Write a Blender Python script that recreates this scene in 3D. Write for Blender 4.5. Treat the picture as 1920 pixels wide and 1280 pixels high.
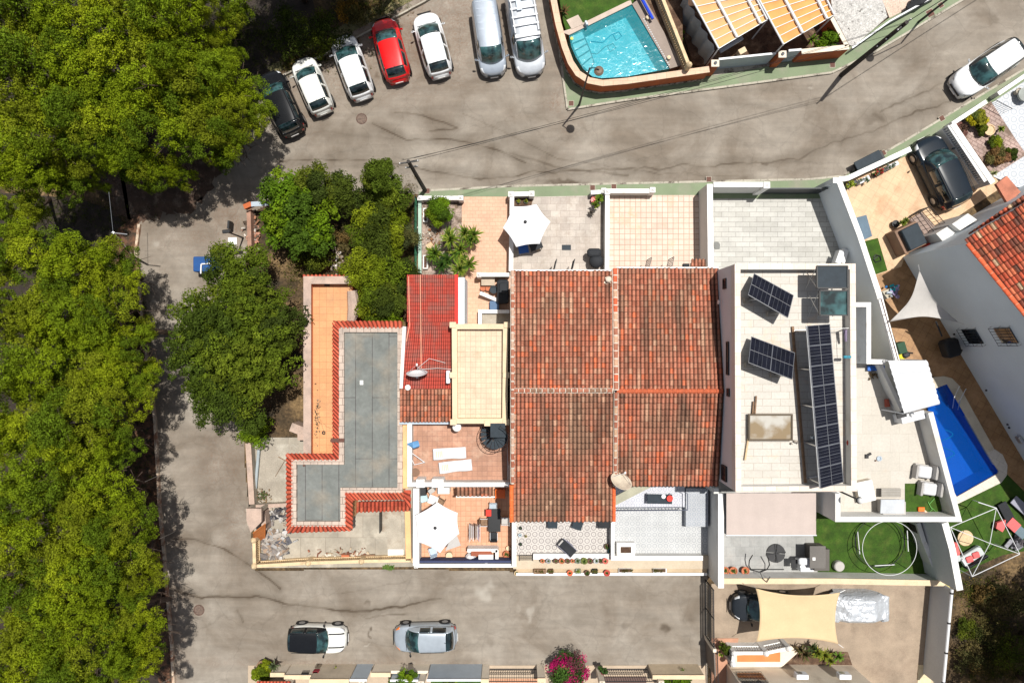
import bpy, math, random
import numpy as np
from mathutils import Vector, Matrix, noise as mnoise
R = math.radians; PI = math.pi
for o in list(bpy.data.objects): bpy.data.objects.remove(o)
S = bpy.context.scene; COL = S.collection
# ---------------------------------------------------------------- camera
H = 44.0; F = 1280.0
cam_d = bpy.data.cameras.new('camera'); cam = bpy.data.objects.new('camera', cam_d); COL.objects.link(cam)
cam.location = (0, 0, H); cam.rotation_euler = (0, 0, 0)
cam_d.lens = 24.0; cam_d.sensor_width = 36.0; cam_d.clip_start = 0.1; cam_d.clip_end = 500
S.camera = cam
# ---------------------------------------------------------------- light
sun_dir = Vector((7.73, 9.63, 44.0)).normalized()
elev = math.asin(sun_dir.z); azim = math.atan2(sun_dir.x, sun_dir.y)
w = bpy.data.worlds.new('World'); S.world = w; w.use_nodes = True
nt = w.node_tree; bg = nt.nodes['Background']
sky = nt.nodes.new('ShaderNodeTexSky'); sky.sky_type = 'NISHITA'; sky.sun_disc = False
sky.sun_elevation = elev; sky.sun_rotation = azim; sky.air_density = 1.0; sky.dust_density = 2.0; sky.ozone_density = .6
hs = nt.nodes.new('ShaderNodeHueSaturation'); hs.inputs['Saturation'].default_value = .55
nt.links.new(sky.outputs[0], hs.inputs['Color']); nt.links.new(hs.outputs[0], bg.inputs[0]); bg.inputs[1].default_value = 0.072
sd = bpy.data.lights.new('sun', 'SUN'); sd.energy = 4.8; sd.angle = R(0.5); sd.color = (1.0, 0.965, 0.9)
so = bpy.data.objects.new('sun', sd); COL.objects.link(so)
so.rotation_euler = (-sun_dir).to_track_quat('-Z', 'Y').to_euler(); so.location = (10, 12, 60)
S.view_settings.view_transform = 'Standard'; S.view_settings.look = 'None'
S.view_settings.exposure = 0.22; S.view_settings.gamma = 1.0

# ---------------------------------------------------------------- helpers
def W(px, py, z=0.0):
    k = (H - z) / F
    return Vector(((px - 960) * k, (640 - py) * k, z))
def WL(pts, z=0.0): return [W(p[0], p[1], z) for p in pts]
ORG = {}
def tag(o, label=None, cat=None, group=None, kind=None):
    if label: o['label'] = label
    if cat: o['category'] = cat
    if group: o['group'] = group
    if kind: o['kind'] = kind
    return o
def thing(name, label, cat, loc=(0, 0, 0), group=None):
    o = bpy.data.objects.new(name, None); COL.objects.link(o)
    o.empty_display_size = 0.3; o.location = loc; ORG[o.name] = Vector(loc)
    return tag(o, label, cat, group)
def finish(o, parent):
    if parent is not None:
        o.parent = parent; ORG[o.name] = ORG[parent.name]
    return o
class MB:
    def __init__(s): s.v = []; s.f = []; s.c = []; s.cur = (1, 1, 1)
    def add(s, vs, fs):
        n = len(s.v); s.v += [tuple(p) for p in vs]
        for f in fs: s.f.append(tuple(i + n for i in f)); s.c.append(s.cur)
        return s
    def prism(s, pts, z0, z1):
        n = len(pts)
        a = sum(pts[i][0] * pts[(i + 1) % n][1] - pts[(i + 1) % n][0] * pts[i][1] for i in range(n))
        if a < 0: pts = pts[::-1]
        vs = [(p[0], p[1], z0) for p in pts] + [(p[0], p[1], z1) for p in pts]
        fs = [tuple(range(n - 1, -1, -1)), tuple(range(n, 2 * n))] + [(i, (i + 1) % n, n + (i + 1) % n, n + i) for i in range(n)]
        return s.add(vs, fs)
    def sheet(s, pts, z=None):
        vs = [(p[0], p[1], p[2] if z is None else z) for p in pts]
        n = len(vs)
        a = sum(vs[i][0] * vs[(i + 1) % n][1] - vs[(i + 1) % n][0] * vs[i][1] for i in range(n))
        if a < 0: vs = vs[::-1]
        return s.add(vs, [tuple(range(n))])
    def box(s, c, d, rz=0.0, M=None, ch=0.0):
        x, y, z = d[0] / 2, d[1] / 2, d[2] / 2
        if ch <= 0:
            vs = [Vector((a * x, b * y, g * z)) for g in (-1, 1) for a, b in ((-1, -1), (1, -1), (1, 1), (-1, 1))]
            fs = [(3, 2, 1, 0), (4, 5, 6, 7), (0, 1, 5, 4), (1, 2, 6, 5), (2, 3, 7, 6), (3, 0, 4, 7)]
        else:
            ch = min(ch, x * .9, y * .9, z * .9)
            rings = []
            def ring(ix, zz):
                xx, yy = x - ix, y - ix; k = ch
                return [(-xx + k, -yy, zz), (xx - k, -yy, zz), (xx, -yy + k, zz), (xx, yy - k, zz), (xx - k, yy, zz), (-xx + k, yy, zz), (-xx, yy - k, zz), (-xx, -yy + k, zz)]
            vs = []
            for ix, zz in ((ch * .9, -z), (0, -z + ch), (0, z - ch), (ch * .35, z - ch * .35), (ch * .9, z)): vs += ring(ix, zz)
            vs = [Vector(p) for p in vs]
            fs = [tuple(range(7, -1, -1)), tuple(range(32, 40))]
            for k in range(4):
                for i in range(8): fs.append((k * 8 + i, k * 8 + (i + 1) % 8, k * 8 + 8 + (i + 1) % 8, k * 8 + 8 + i))
        T = M if M is not None else Matrix.Rotation(rz, 4, 'Z')
        c = Vector(c)
        return s.add([c + (T @ p) for p in vs], fs)
    def bar(s, p, q, w, h=None):
        p, q = Vector(p), Vector(q); h = h or w; d = q - p; L = d.length
        if L < 1e-6: return s
        M = d.to_track_quat('X', 'Z').to_matrix().to_4x4()
        return s.box((p + q) / 2, (L, w, h), M=M)
    def tube(s, pts, r, n=8, close=False):
        pts = [Vector(p) for p in pts]; m = len(pts); rr = r if isinstance(r, (list, tuple)) else [r] * m
        vs = []
        for i, p in enumerate(pts):
            if close: t = pts[(i + 1) % m] - pts[i - 1]
            else: t = pts[min(i + 1, m - 1)] - pts[max(i - 1, 0)]
            t.normalize(); up = Vector((0, 0, 1)) if abs(t.z) < .9 else Vector((1, 0, 0))
            a = t.cross(up).normalized(); b = a.cross(t)
            for k in range(n):
                g = 2 * PI * k / n; vs.append(p + (a * math.cos(g) + b * math.sin(g)) * rr[i])
        fs = []
        for i in range(m if close else m - 1):
            j = (i + 1) % m
            for k in range(n): fs.append((i * n + k, j * n + k, j * n + (k + 1) % n, i * n + (k + 1) % n))
        if not close: fs += [tuple(range(n)), tuple(range((m - 1) * n + n - 1, (m - 1) * n - 1, -1))]
        return s.add(vs, fs)
    def lathe(s, prof, c, n=20, M=None):
        c = Vector(c); vs = []; m = len(prof)
        for r, z in prof:
            for k in range(n):
                g = 2 * PI * k / n; p = Vector((r * math.cos(g), r * math.sin(g), z))
                vs.append(c + (M @ p if M is not None else p))
        fs = []
        for i in range(m - 1):
            for k in range(n): fs.append((i * n + k, i * n + (k + 1) % n, (i + 1) * n + (k + 1) % n, (i + 1) * n + k))
        if prof[0][0] > 1e-4: fs.append(tuple(range(n - 1, -1, -1)))
        if prof[-1][0] > 1e-4: fs.append(tuple(range((m - 1) * n, m * n)))
        return s.add(vs, fs)
    def grid(s, fn, nu, nv, flip=False):
        vs = [fn(i / nu, j / nv) for j in range(nv + 1) for i in range(nu + 1)]
        fs = []
        for j in range(nv):
            for i in range(nu):
                a = j * (nu + 1) + i; q = (a, a + 1, a + nu + 2, a + nu + 1)
                fs.append(q[::-1] if flip else q)
        return s.add(vs, fs)
    def build(s, name, mat, parent=None, smooth=False, label=None, solid=0, subd=0, bev=0):
        me = bpy.data.meshes.new(name); o = bpy.data.objects.new(name, me); COL.objects.link(o)
        vs = s.v
        if parent is not None: off = ORG[parent.name]
        else:
            xs = [p[0] for p in vs]; ys = [p[1] for p in vs]; zs = [p[2] for p in vs]
            off = Vector(((min(xs) + max(xs)) / 2, (min(ys) + max(ys)) / 2, min(zs))); o.location = off; ORG[o.name] = off.copy()
        me.from_pydata([(p[0] - off.x, p[1] - off.y, p[2] - off.z) for p in vs], [], s.f)
        if any(c != (1, 1, 1) for c in s.c):
            at = me.attributes.new('col', 'FLOAT_COLOR', 'FACE')
            at.data.foreach_set('color', [x for c in s.c for x in (c[0], c[1], c[2], 1.0)])
        if smooth: me.polygons.foreach_set('use_smooth', [True] * len(me.polygons))
        me.materials.append(mat)
        if solid:
            m = o.modifiers.new('thick', 'SOLIDIFY'); m.thickness = solid; m.offset = 0
        if subd:
            m = o.modifiers.new('sub', 'SUBSURF'); m.levels = m.render_levels = subd
        if bev:
            m = o.modifiers.new('bev', 'BEVEL'); m.width = bev; m.segments = 2; m.limit_method = 'ANGLE'; m.angle_limit = R(40)
        finish(o, parent)
        if label: o['label'] = label
        return o
def np_mesh(name, V, Q, C, mat, parent=None, off=(0, 0, 0), smooth=False):
    me = bpy.data.meshes.new(name); off = np.array(off)
    V = np.asarray(V, dtype=np.float32) - off
    me.vertices.add(len(V)); me.vertices.foreach_set('co', V.astype(np.float32).ravel())
    n = len(Q); k = Q.shape[1]
    me.loops.add(n * k); me.loops.foreach_set('vertex_index', Q.astype(np.int32).ravel())
    me.polygons.add(n); me.polygons.foreach_set('loop_start', np.arange(0, n * k, k, dtype=np.int32))
    me.polygons.foreach_set('loop_total', np.full(n, k, dtype=np.int32))
    me.update(calc_edges=True)
    if C is not None:
        at = me.attributes.new('col', 'FLOAT_COLOR', 'FACE' if len(C) == n else 'POINT')
        at.data.foreach_set('color', np.hstack([C, np.ones((len(C), 1))]).astype(np.float32).ravel())
    me.materials.append(mat)
    o = bpy.data.objects.new(name, me); COL.objects.link(o)
    return finish(o, parent)
def copy_tree(o, loc=None, rz=None, scale=None, label=None, group=None, parent=None):
    c = o.copy(); COL.objects.link(c); c.parent = parent
    if loc is not None: c.location = loc
    if rz is not None: c.rotation_euler = (0, 0, rz)
    if scale is not None: c.scale = scale
    if label: c['label'] = label
    if group: c['group'] = group
    for ch in list(o.children):
        if ch.name in COL.objects: copy_tree(ch, parent=c)
    ORG[c.name] = Vector(c.location)
    return c
def pip(px, py, poly):
    ins = np.zeros(px.shape, bool); n = len(poly)
    for i in range(n):
        x1, y1 = poly[i]; x2, y2 = poly[(i + 1) % n]
        cnd = ((y1 > py) != (y2 > py)) & (px < (x2 - x1) * (py - y1) / ((y2 - y1) + 1e-12) + x1)
        ins ^= cnd
    return ins
def dist_curve(px, py, pts):
    d = np.full(px.shape, 1e9)
    for (x1, y1), (x2, y2) in zip(pts[:-1], pts[1:]):
        dx, dy = x2 - x1, y2 - y1
        t = np.clip(((px - x1) * dx + (py - y1) * dy) / (dx * dx + dy * dy + 1e-9), 0, 1)
        d = np.minimum(d, np.hypot(px - x1 - t * dx, py - y1 - t * dy))
    return d
def vnoise(x, y, sc, seed=0):
    x = x / sc; y = y / sc; xi = np.floor(x); yi = np.floor(y); fx = x - xi; fy = y - yi
    fx = fx * fx * (3 - 2 * fx); fy = fy * fy * (3 - 2 * fy)
    def h(a, b):
        v = np.sin(a * 127.1 + b * 311.7 + seed * 74.7) * 43758.5453
        return v - np.floor(v)
    return (h(xi, yi) * (1 - fx) + h(xi + 1, yi) * fx) * (1 - fy) + (h(xi, yi + 1) * (1 - fx) + h(xi + 1, yi + 1) * fx) * fy

# ---------------------------------------------------------------- materials
def nmat(name):
    m = bpy.data.materials.new(name); m.use_nodes = True
    t = m.node_tree; return m, t, t.nodes['Principled BSDF']
def node(t, typ, **kw):
    n = t.nodes.new(typ)
    for k, v in kw.items():
        if k.startswith('i_'): n.inputs[k[2:].replace('_', ' ')].default_value = v
        else: setattr(n, k, v)
    return n
def c4(c): return (c[0], c[1], c[2], 1)
def pos(t, rot=0.0, off=(0, 0, 0), sc=(1, 1, 1)):
    g = t.nodes.new('ShaderNodeNewGeometry'); mp = t.nodes.new('ShaderNodeMapping')
    mp.inputs['Rotation'].default_value = (0, 0, rot); mp.inputs['Location'].default_value = off; mp.inputs['Scale'].default_value = sc
    t.links.new(g.outputs['Position'], mp.inputs['Vector']); return mp.outputs[0]
def mulnoise(t, P, colsock, scale, lo, hi, detail=4, rough=.6, a=.3, b=.7):
    n = node(t, 'ShaderNodeTexNoise', i_Scale=scale, i_Detail=detail, i_Roughness=rough); t.links.new(P, n.inputs['Vector'])
    mr = node(t, 'ShaderNodeMapRange'); mr.inputs[1].default_value = a; mr.inputs[2].default_value = b
    mr.inputs[3].default_value = lo; mr.inputs[4].default_value = hi; t.links.new(n.outputs['Fac'], mr.inputs[0])
    vm = t.nodes.new('ShaderNodeVectorMath'); vm.operation = 'SCALE'
    t.links.new(colsock, vm.inputs[0]); t.links.new(mr.outputs[0], vm.inputs['Scale']); return vm.outputs[0], n.outputs['Fac']
def mixcol(t, fac, a, b):
    m = t.nodes.new('ShaderNodeMix'); m.data_type = 'RGBA'
    if hasattr(fac, 'default_value') or True:
        if isinstance(fac, float): m.inputs[0].default_value = fac
        else: t.links.new(fac, m.inputs[0])
    for s, i in ((a, 6), (b, 7)):
        if isinstance(s, tuple): m.inputs[i].default_value = c4(s)
        else: t.links.new(s, m.inputs[i])
    return m.outputs[2]
def bump(t, b, fac, strength=.3, dist=.02):
    n = node(t, 'ShaderNodeBump', i_Strength=strength, i_Distance=dist); t.links.new(fac, n.inputs['Height']); t.links.new(n.outputs[0], b.inputs['Normal'])
def M(name, col, rough=.75, var=.12, scale=1.2, stain=None, stf=(.5, .7), fine=.08, bmp=.15, metal=0, spec=.4, fscale=18):
    m, t, b = nmat(name); P = pos(t)
    base = node(t, 'ShaderNodeRGB'); base.outputs[0].default_value = c4(col); s = base.outputs[0]
    if stain:
        n = node(t, 'ShaderNodeTexNoise', i_Scale=scale * .8, i_Detail=6.0, i_Roughness=.65); t.links.new(P, n.inputs['Vector'])
        r = node(t, 'ShaderNodeMapRange'); r.inputs[1].default_value = stf[0]; r.inputs[2].default_value = stf[1]; t.links.new(n.outputs['Fac'], r.inputs[0])
        s = mixcol(t, r.outputs[0], s, stain)
    s, _ = mulnoise(t, P, s, scale, 1 - var, 1 + var)
    s, f = mulnoise(t, P, s, fscale, 1 - fine, 1 + fine, detail=3)
    t.links.new(s, b.inputs['Base Color']); b.inputs['Roughness'].default_value = rough; b.inputs['Metallic'].default_value = metal
    b.inputs['Specular IOR Level'].default_value = spec
    if bmp: bump(t, b, f, bmp, .015)
    return m
def MT(name, c1, c2, mort, w, h, rot=0.0, off=.5, ms=.02, rough=.6, var=.1, stain=None, stf=(.5, .75), loc=(0, 0, 0), bias=0, vsc=.9):
    """brick/tile floor in metres"""
    m, t, b = nmat(name); P = pos(t, rot, loc)
    br = node(t, 'ShaderNodeTexBrick', offset=off, i_Scale=1.0)
    br.inputs['Color1'].default_value = c4(c1); br.inputs['Color2'].default_value = c4(c2); br.inputs['Mortar'].default_value = c4(mort)
    br.inputs['Mortar Size'].default_value = ms; br.inputs['Mortar Smooth'].default_value = .2; br.inputs['Bias'].default_value = bias
    br.inputs['Brick Width'].default_value = w; br.inputs['Row Height'].default_value = h
    t.links.new(P, br.inputs['Vector']); s = br.outputs['Color']
    if stain:
        n = node(t, 'ShaderNodeTexNoise', i_Scale=.7, i_Detail=7.0, i_Roughness=.7); t.links.new(P, n.inputs['Vector'])
        r = node(t, 'ShaderNodeMapRange'); r.inputs[1].default_value = stf[0]; r.inputs[2].default_value = stf[1]; t.links.new(n.outputs['Fac'], r.inputs[0])
        s = mixcol(t, r.outputs[0], s, stain)
    s, _ = mulnoise(t, P, s, vsc, 1 - var, 1 + var, detail=5)
    s, f = mulnoise(t, P, s, 9, .93, 1.07)
    t.links.new(s, b.inputs['Base Color']); b.inputs['Roughness'].default_value = rough
    bump(t, b, br.outputs['Fac'], -.25, .01)
    return m
def MC(name, rough=.75, fine=.15, fs=14, bmp=.2, spec=.3, trans=0.0):
    m, t, b = nmat(name); P = pos(t)
    a = node(t, 'ShaderNodeAttribute', attribute_name='col'); s = a.outputs['Color']
    if fine:
        s, f = mulnoise(t, P, s, fs, 1 - fine, 1 + fine)
        if bmp: bump(t, b, f, bmp, .01)
    t.links.new(s, b.inputs['Base Color']); b.inputs['Roughness'].default_value = rough; b.inputs['Specular IOR Level'].default_value = spec
    if trans:
        tr = t.nodes.new('ShaderNodeBsdfTranslucent'); t.links.new(s, tr.inputs[0]); mx = node(t, 'ShaderNodeMixShader'); mx.inputs[0].default_value = trans
        t.links.new(b.outputs[0], mx.inputs[1]); t.links.new(tr.outputs[0], mx.inputs[2]); t.links.new(mx.outputs[0], t.nodes['Material Output'].inputs[0])
    return m
def paint(name, col, metal=0.0, rough=.25):
    m, t, b = nmat(name); P = pos(t)
    base = node(t, 'ShaderNodeRGB'); base.outputs[0].default_value = c4(col)
    s, f = mulnoise(t, P, base.outputs[0], 2.5, .9, 1.06, detail=6)
    t.links.new(s, b.inputs['Base Color']); b.inputs['Roughness'].default_value = rough; b.inputs['Metallic'].default_value = metal
    dk = max(col) < .05; b.inputs['Coat Weight'].default_value = .15 if dk else .5; b.inputs['Specular IOR Level'].default_value = .25 if dk else .5; b.inputs['Coat Roughness'].default_value = .08
    return m
WHITE = M('white_render', (.61, .60, .575), var=.05, scale=.7, stain=(.46, .42, .36), stf=(.56, .82), fine=.03, bmp=.08)
WHITE_C = M('white_coping', (.74, .73, .71), var=.05, scale=1.5, stain=(.46, .39, .31), stf=(.58, .8), fine=.04, bmp=.08)
CREAM = M('cream_coping', (.62, .49, .33), var=.08, scale=1.5, stain=(.55, .4, .24), stf=(.55, .8), bmp=.1)
CREAMW = M('cream_wall', (.66, .58, .47), var=.08, scale=.8, stain=(.4, .33, .25), stf=(.55, .8))
GREYW = M('grey_render', (.5, .52, .54), var=.05, scale=.6)
BLUEW = M('blue_white_render', (.60, .65, .69), var=.05, scale=.4, stain=(.62, .65, .66), stf=(.5, .8), fine=.03, bmp=.08)
ORNG = M('orange_render', (.42, .10, .028), var=.12, scale=1.0, stain=(.3, .09, .04), stf=(.5, .8))
PEACH = M('peach_render', (.75, .42, .2), var=.1, scale=1.0, stain=(.5, .3, .18), stf=(.55, .8))
CONC = M('old_concrete', (.36, .32, .26), var=.18, scale=1.0, stain=(.22, .16, .11), stf=(.5, .72), fine=.15, bmp=.3)
CONCP = M('pink_concrete_cap', (.42, .31, .25), var=.15, scale=1.5, stain=(.25, .2, .17), stf=(.5, .75), fine=.12)
STONE = M('stone_footing', (.3, .27, .22), var=.4, scale=5, stain=(.06, .05, .04), stf=(.48, .6), fine=.3, bmp=.6)
METW = M('white_metal', (.62, .63, .65), rough=.35, var=.03, fine=.02, bmp=0, metal=.0)
METG = M('blue_grey_sheet', (.36, .42, .48), rough=.4, var=.06, scale=2, fine=.03, bmp=0, metal=.1)
METAL = M('bare_metal', (.55, .55, .55), rough=.35, var=.05, bmp=0, metal=.9)
BLKM = M('black_iron', (.012, .012, .014), rough=.5, var=.1, bmp=0)
BLK = M('black_plastic', (.012, .013, .015), rough=.5, var=.2, bmp=0)
DARK = M('charcoal_fabric', (.017, .019, .023), rough=.8, var=.2, bmp=.1)
SLATE = M('slate_top', (.022, .032, .042), spec=.2, rough=.6, var=.15, scale=3, bmp=.05)
WOOD = M('weathered_wood', (.2, .12, .07), var=.3, scale=6, fine=.2)
LWOOD = M('light_wood', (.55, .4, .24), var=.15, scale=5)
TERRA = M('terracotta', (.42, .13, .06), var=.15, scale=6)
REDP = M('bright_red', (.7, .03, .015), rough=.4, var=.1)
ORGP = M('orange_plastic', (.85, .16, .02), rough=.4, var=.08)
BLUP = M('blue_plastic', (.01, .1, .4), rough=.4, var=.1)
TEALP = M('teal_plastic', (.02, .25, .35), rough=.4, var=.2)
GLASS = None
def glassm(name, col, rough=.05):
    m, t, b = nmat(name); P = pos(t)
    base = node(t, 'ShaderNodeRGB'); base.outputs[0].default_value = c4(col)
    s, f = mulnoise(t, P, base.outputs[0], 1.8, .3, 2.2, detail=2, a=.38, b=.66)
    t.links.new(s, b.inputs['Base Color']); b.inputs['Roughness'].default_value = rough; b.inputs['Specular IOR Level'].default_value = .8
    b.inputs['Coat Weight'].default_value = .5
    return m
GLS = glassm('car_glass', (.006, .014, .016)); GLST = glassm('teal_glass', (.018, .05, .052)); GLSB = glassm('window_glass', (.012, .018, .025))
FABW = M('white_canvas', (.68, .68, .7), rough=.9, var=.04, fine=.03, bmp=.05)
FABG = M('grey_canvas', (.42, .4, .38), rough=.9, var=.06, fine=.05)
FABS = M('sand_canvas', (.56, .415, .245), rough=.9, var=.05, fine=.05)
FABO = M('orange_canvas', (.62, .35, .15), rough=.9, var=.08, scale=1.3, stain=(.55, .35, .19), fine=.05)
FABP = M('pale_pink_awning', (.46, .385, .35), rough=.9, var=.04, fine=.04)
TURF = M('artificial_turf', (.03, .07, .005), var=.35, scale=1.6, stain=(.055, .085, .012), stf=(.5, .7), fine=.45, bmp=.5, rough=.95, fscale=24)
SOIL = M('garden_soil', (.085, .048, .03), var=.4, scale=2, stain=(.17, .11, .07), stf=(.5, .62), fine=.4, bmp=.8, rough=1)
LEAF = MC('leaf', rough=.8, fine=0, spec=.08, trans=.12)
LEAFN = MC('pine_needles', rough=.75, fine=0, spec=.05, trans=.06)
BARK = M('bark', (.11, .075, .055), var=.3, scale=4, fine=.3, bmp=.6)
TILE = MC('clay_tile', rough=.85, fine=.22, fs=9, bmp=.3, spec=.2)
PAVG = M('green_pavement', (.17, .215, .125), var=.1, scale=.8, stain=(.22, .22, .16), stf=(.5, .72), fine=.08, fscale=25)
KERB = M('kerb_stone', (.36, .33, .27), var=.15, scale=2, stain=(.1, .08, .06), stf=(.52, .66), fine=.12)
DRAIN = M('rusty_iron', (.12, .055, .04), var=.2, scale=6, metal=.2)
# ================================================================ GROUND, ROAD
POOLB = [(1733, 735), (1757, 727), (1775, 720), (1872, 885), (1792, 931), (1745, 790)]
def ground():
    m, t, b = nmat('dry_ground'); P = pos(t)
    n = node(t, 'ShaderNodeTexNoise', i_Scale=.35, i_Detail=8.0, i_Roughness=.65); t.links.new(P, n.inputs['Vector'])
    cr = t.nodes.new('ShaderNodeValToRGB'); e = cr.color_ramp.elements
    e[0].position = .36; e[0].color = (.02, .017, .01, 1); e[1].position = .66; e[1].color = (.2, .13, .06, 1)
    k = cr.color_ramp.elements.new(.5); k.color = (.07, .045, .022, 1)
    t.links.new(n.outputs['Fac'], cr.inputs[0]); s, f = mulnoise(t, P, cr.outputs[0], 6, .5, 1.5)
    t.links.new(s, b.inputs['Base Color']); b.inputs['Roughness'].default_value = 1; bump(t, b, f, .8, .08)
    from mathutils.geometry import tessellate_polygon
    outer = [Vector((x, y, 0)) for x, y in ((-260, -260), (260, -260), (260, 260), (-260, 260))]; hole = [Vector((p.x, p.y, 0)) for p in WL(POOLB, .1)][::-1]
    al = outer + hole; mb = MB(); fs = []
    for tr in tessellate_polygon([outer, hole]):
        a, b_, c = (al[i] for i in tr); fs.append(tr if (b_ - a).cross(c - a).z > 0 else tr[::-1])
    mb.add([(p.x, p.y, -.03) for p in al], fs)
    tag(mb.build('ground', m), kind='structure')
ground()
ROAD = [(805, -60), (700, -300), (990, -300), (1018, -60), (1034, 0), (1064, 205), (1170, 186), (1560, 134), (1640, 96), (1900, -60), (2300, -300), (2500, -200), (2000, 88), (1920, 134), (1700, 268), (1580, 336),
        (1300, 346), (960, 354), (785, 363), (560, 356), (478, 395), (462, 480), (458, 850), (478, 1068), (780, 1066), (1328, 1078), (1328, 1250), (1328, 1520), (332, 1520), (325, 1280),
        (318, 1120), (300, 950), (292, 800), (272, 620), (256, 440), (262, 408), (215, 380), (200, 330), (330, 250), (480, 165), (520, 143), (620, 92)]
def road():
    m, t, b = nmat('worn_asphalt'); P = pos(t)
    a = node(t, 'ShaderNodeAttribute', attribute_name='col'); sep = t.nodes.new('ShaderNodeSeparateColor'); t.links.new(a.outputs['Color'], sep.inputs[0])
    n = node(t, 'ShaderNodeTexNoise', i_Scale=.28, i_Detail=9.0, i_Roughness=.6, i_Distortion=.6); t.links.new(P, n.inputs['Vector'])
    cr = t.nodes.new('ShaderNodeValToRGB'); e = cr.color_ramp.elements
    e[0].position = .34; e[0].color = (.168, .137, .106, 1); e[1].position = .66; e[1].color = (.283, .250, .209, 1)
    t.links.new(n.outputs['Fac'], cr.inputs[0]); s = cr.outputs[0]
    P2 = pos(t, R(8), sc=(.25, 2.2, 1))
    s, _ = mulnoise(t, P2, s, .9, .84, 1.1, detail=7)
    s, _ = mulnoise(t, P, s, 1.1, .92, 1.06, detail=9)
    s, _ = mulnoise(t, P, s, 3, .93, 1.06, detail=8)
    s = mixcol(t, sep.outputs[0], s, (.06, .042, .026))
    # leaf litter: spotty brown where the litter channel is high
    v = node(t, 'ShaderNodeTexNoise', i_Scale=7.0, i_Detail=4.0, i_Roughness=.8); t.links.new(P, v.inputs['Vector'])
    mm = node(t, 'ShaderNodeMath', operation='MULTIPLY'); r = node(t, 'ShaderNodeMapRange'); r.inputs[1].default_value = .4; r.inputs[2].default_value = .62
    t.links.new(v.outputs['Fac'], r.inputs[0]); t.links.new(r.outputs[0], mm.inputs[0]); t.links.new(sep.outputs[1], mm.inputs[1])
    s = mixcol(t, mm.outputs[0], s, (.16, .085, .05))
    s = mixcol(t, sep.outputs[2], s, (.42, .39, .34))
    s, f = mulnoise(t, P, s, 40, .88, 1.12, detail=3)
    # fine hairline cracks
    vo = node(t, 'ShaderNodeTexVoronoi', feature='DISTANCE_TO_EDGE', i_Scale=.33); wn = node(t, 'ShaderNodeTexNoise', i_Scale=1.3, i_Detail=5.0)
    ad = node(t, 'ShaderNodeMixRGB', blend_type='ADD'); ad.inputs[0].default_value = .8; t.links.new(P, wn.inputs['Vector']); t.links.new(P, ad.inputs[1]); t.links.new(wn.outputs['Color'], ad.inputs[2]); t.links.new(ad.outputs[0], vo.inputs['Vector'])
    r2 = node(t, 'ShaderNodeMapRange'); r2.inputs[1].default_value = .004; r2.inputs[2].default_value = .016; r2.inputs[3].default_value = .9; r2.inputs[4].default_value = 1
    t.links.new(vo.outputs['Distance'], r2.inputs[0]); vm = t.nodes.new('ShaderNodeVectorMath'); vm.operation = 'SCALE'; t.links.new(s, vm.inputs[0]); t.links.new(r2.outputs[0], vm.inputs['Scale']); s = vm.outputs[0]
    t.links.new(s, b.inputs['Base Color']); b.inputs['Roughness'].default_value = .9; bump(t, b, f, .25, .01)
    st = .085; xs = np.arange(-39, 39, st); ys = np.arange(-27, 27, st); X, Y = np.meshgrid(xs, ys)
    PX = X * F / H + 960; PY = 640 - Y * F / H
    wob = (vnoise(PX, PY, 40, 1) - .5) * 14 + (vnoise(PX, PY, 13, 2) - .5) * 6
    wb2 = (vnoise(PX, PY, 9, 11) - .5) * 12; wb3 = (vnoise(PX, PY, 8, 12) - .5) * 12
    def seam(pts, wd, amt, soft, samt, side=1):
        d = dist_curve(PX + wob, PY + wob * .6, pts)
        k = .5 + .9 * vnoise(PX, PY, 25, 7)
        return np.maximum(amt * np.exp(-(d / wd) ** 2) * k, samt * np.exp(-(d / soft) ** 2) * k)
    Rr = np.zeros_like(X)
    for pts, wd, amt, soft, sa in [
        ([(735, 208), (780, 214), (830, 228), (858, 240), (800, 243)], 2.2, .5, 12, .16), ([(695, 230), (760, 262), (840, 258), (930, 280), (990, 308)], 2.2, .6, 14, .22),
        ([(870, 215), (930, 240), (1000, 275), (1050, 300), (1200, 322), (1400, 332)], 2, .38, 18, .16), ([(520, 300), (600, 299), (700, 301), (760, 308), (830, 325), (900, 334), (1000, 326), (1300, 312), (1500, 300), (1640, 240), (1790, 190)], 2.2, .5, 12, .18),
        ([(520, 262), (600, 245), (660, 252), (740, 262)], 5, .25, 18, .15), ([(1100, 180), (1240, 190), (1330, 218), (1375, 190)], 2.5, .12, 22, .12), ([(960, 290), (1060, 318), (1180, 330)], 3, .4, 10, .12),
        ([(325, 1010), (370, 1013), (420, 1028), (470, 1060), (505, 1085), (520, 1100)], 2, .8, 10, .18), ([(335, 1110), (380, 1122), (430, 1116), (490, 1116), (540, 1132), (600, 1139), (700, 1148), (760, 1134), (820, 1118)], 2.2, .85, 9, .2),
        ([(640, 1110), (700, 1104), (760, 1085)], 2, .3, 14, .1), ([(440, 1140), (455, 1165)], 2, .4, 6, .1), ([(655, 1140), (690, 1160), (760, 1150)], 1.6, .35, 8, .1), ([(400, 830), (385, 900), (400, 960), (440, 1010)], 5, .16, 16, .16),
        ([(1180, 75), (1180, 76)], 1, 0, 1, 0), ([(1540, 90), (1700, 110), (1800, 60)], 3, .2, 16, .1), ([(1650, 210), (1720, 180), (1770, 160)], 2.4, .35, 8, .1), ([(1640, 215), (1655, 225)], 8, .35, 12, .2), ([(1320, 1140), (1270, 1170), (1290, 1200)], 4, .14, 10, .1)]:
        Rr = np.maximum(Rr, seam(pts, wd, min(1, amt * 1.5), soft * 1.1, sa * 1.8))
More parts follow.
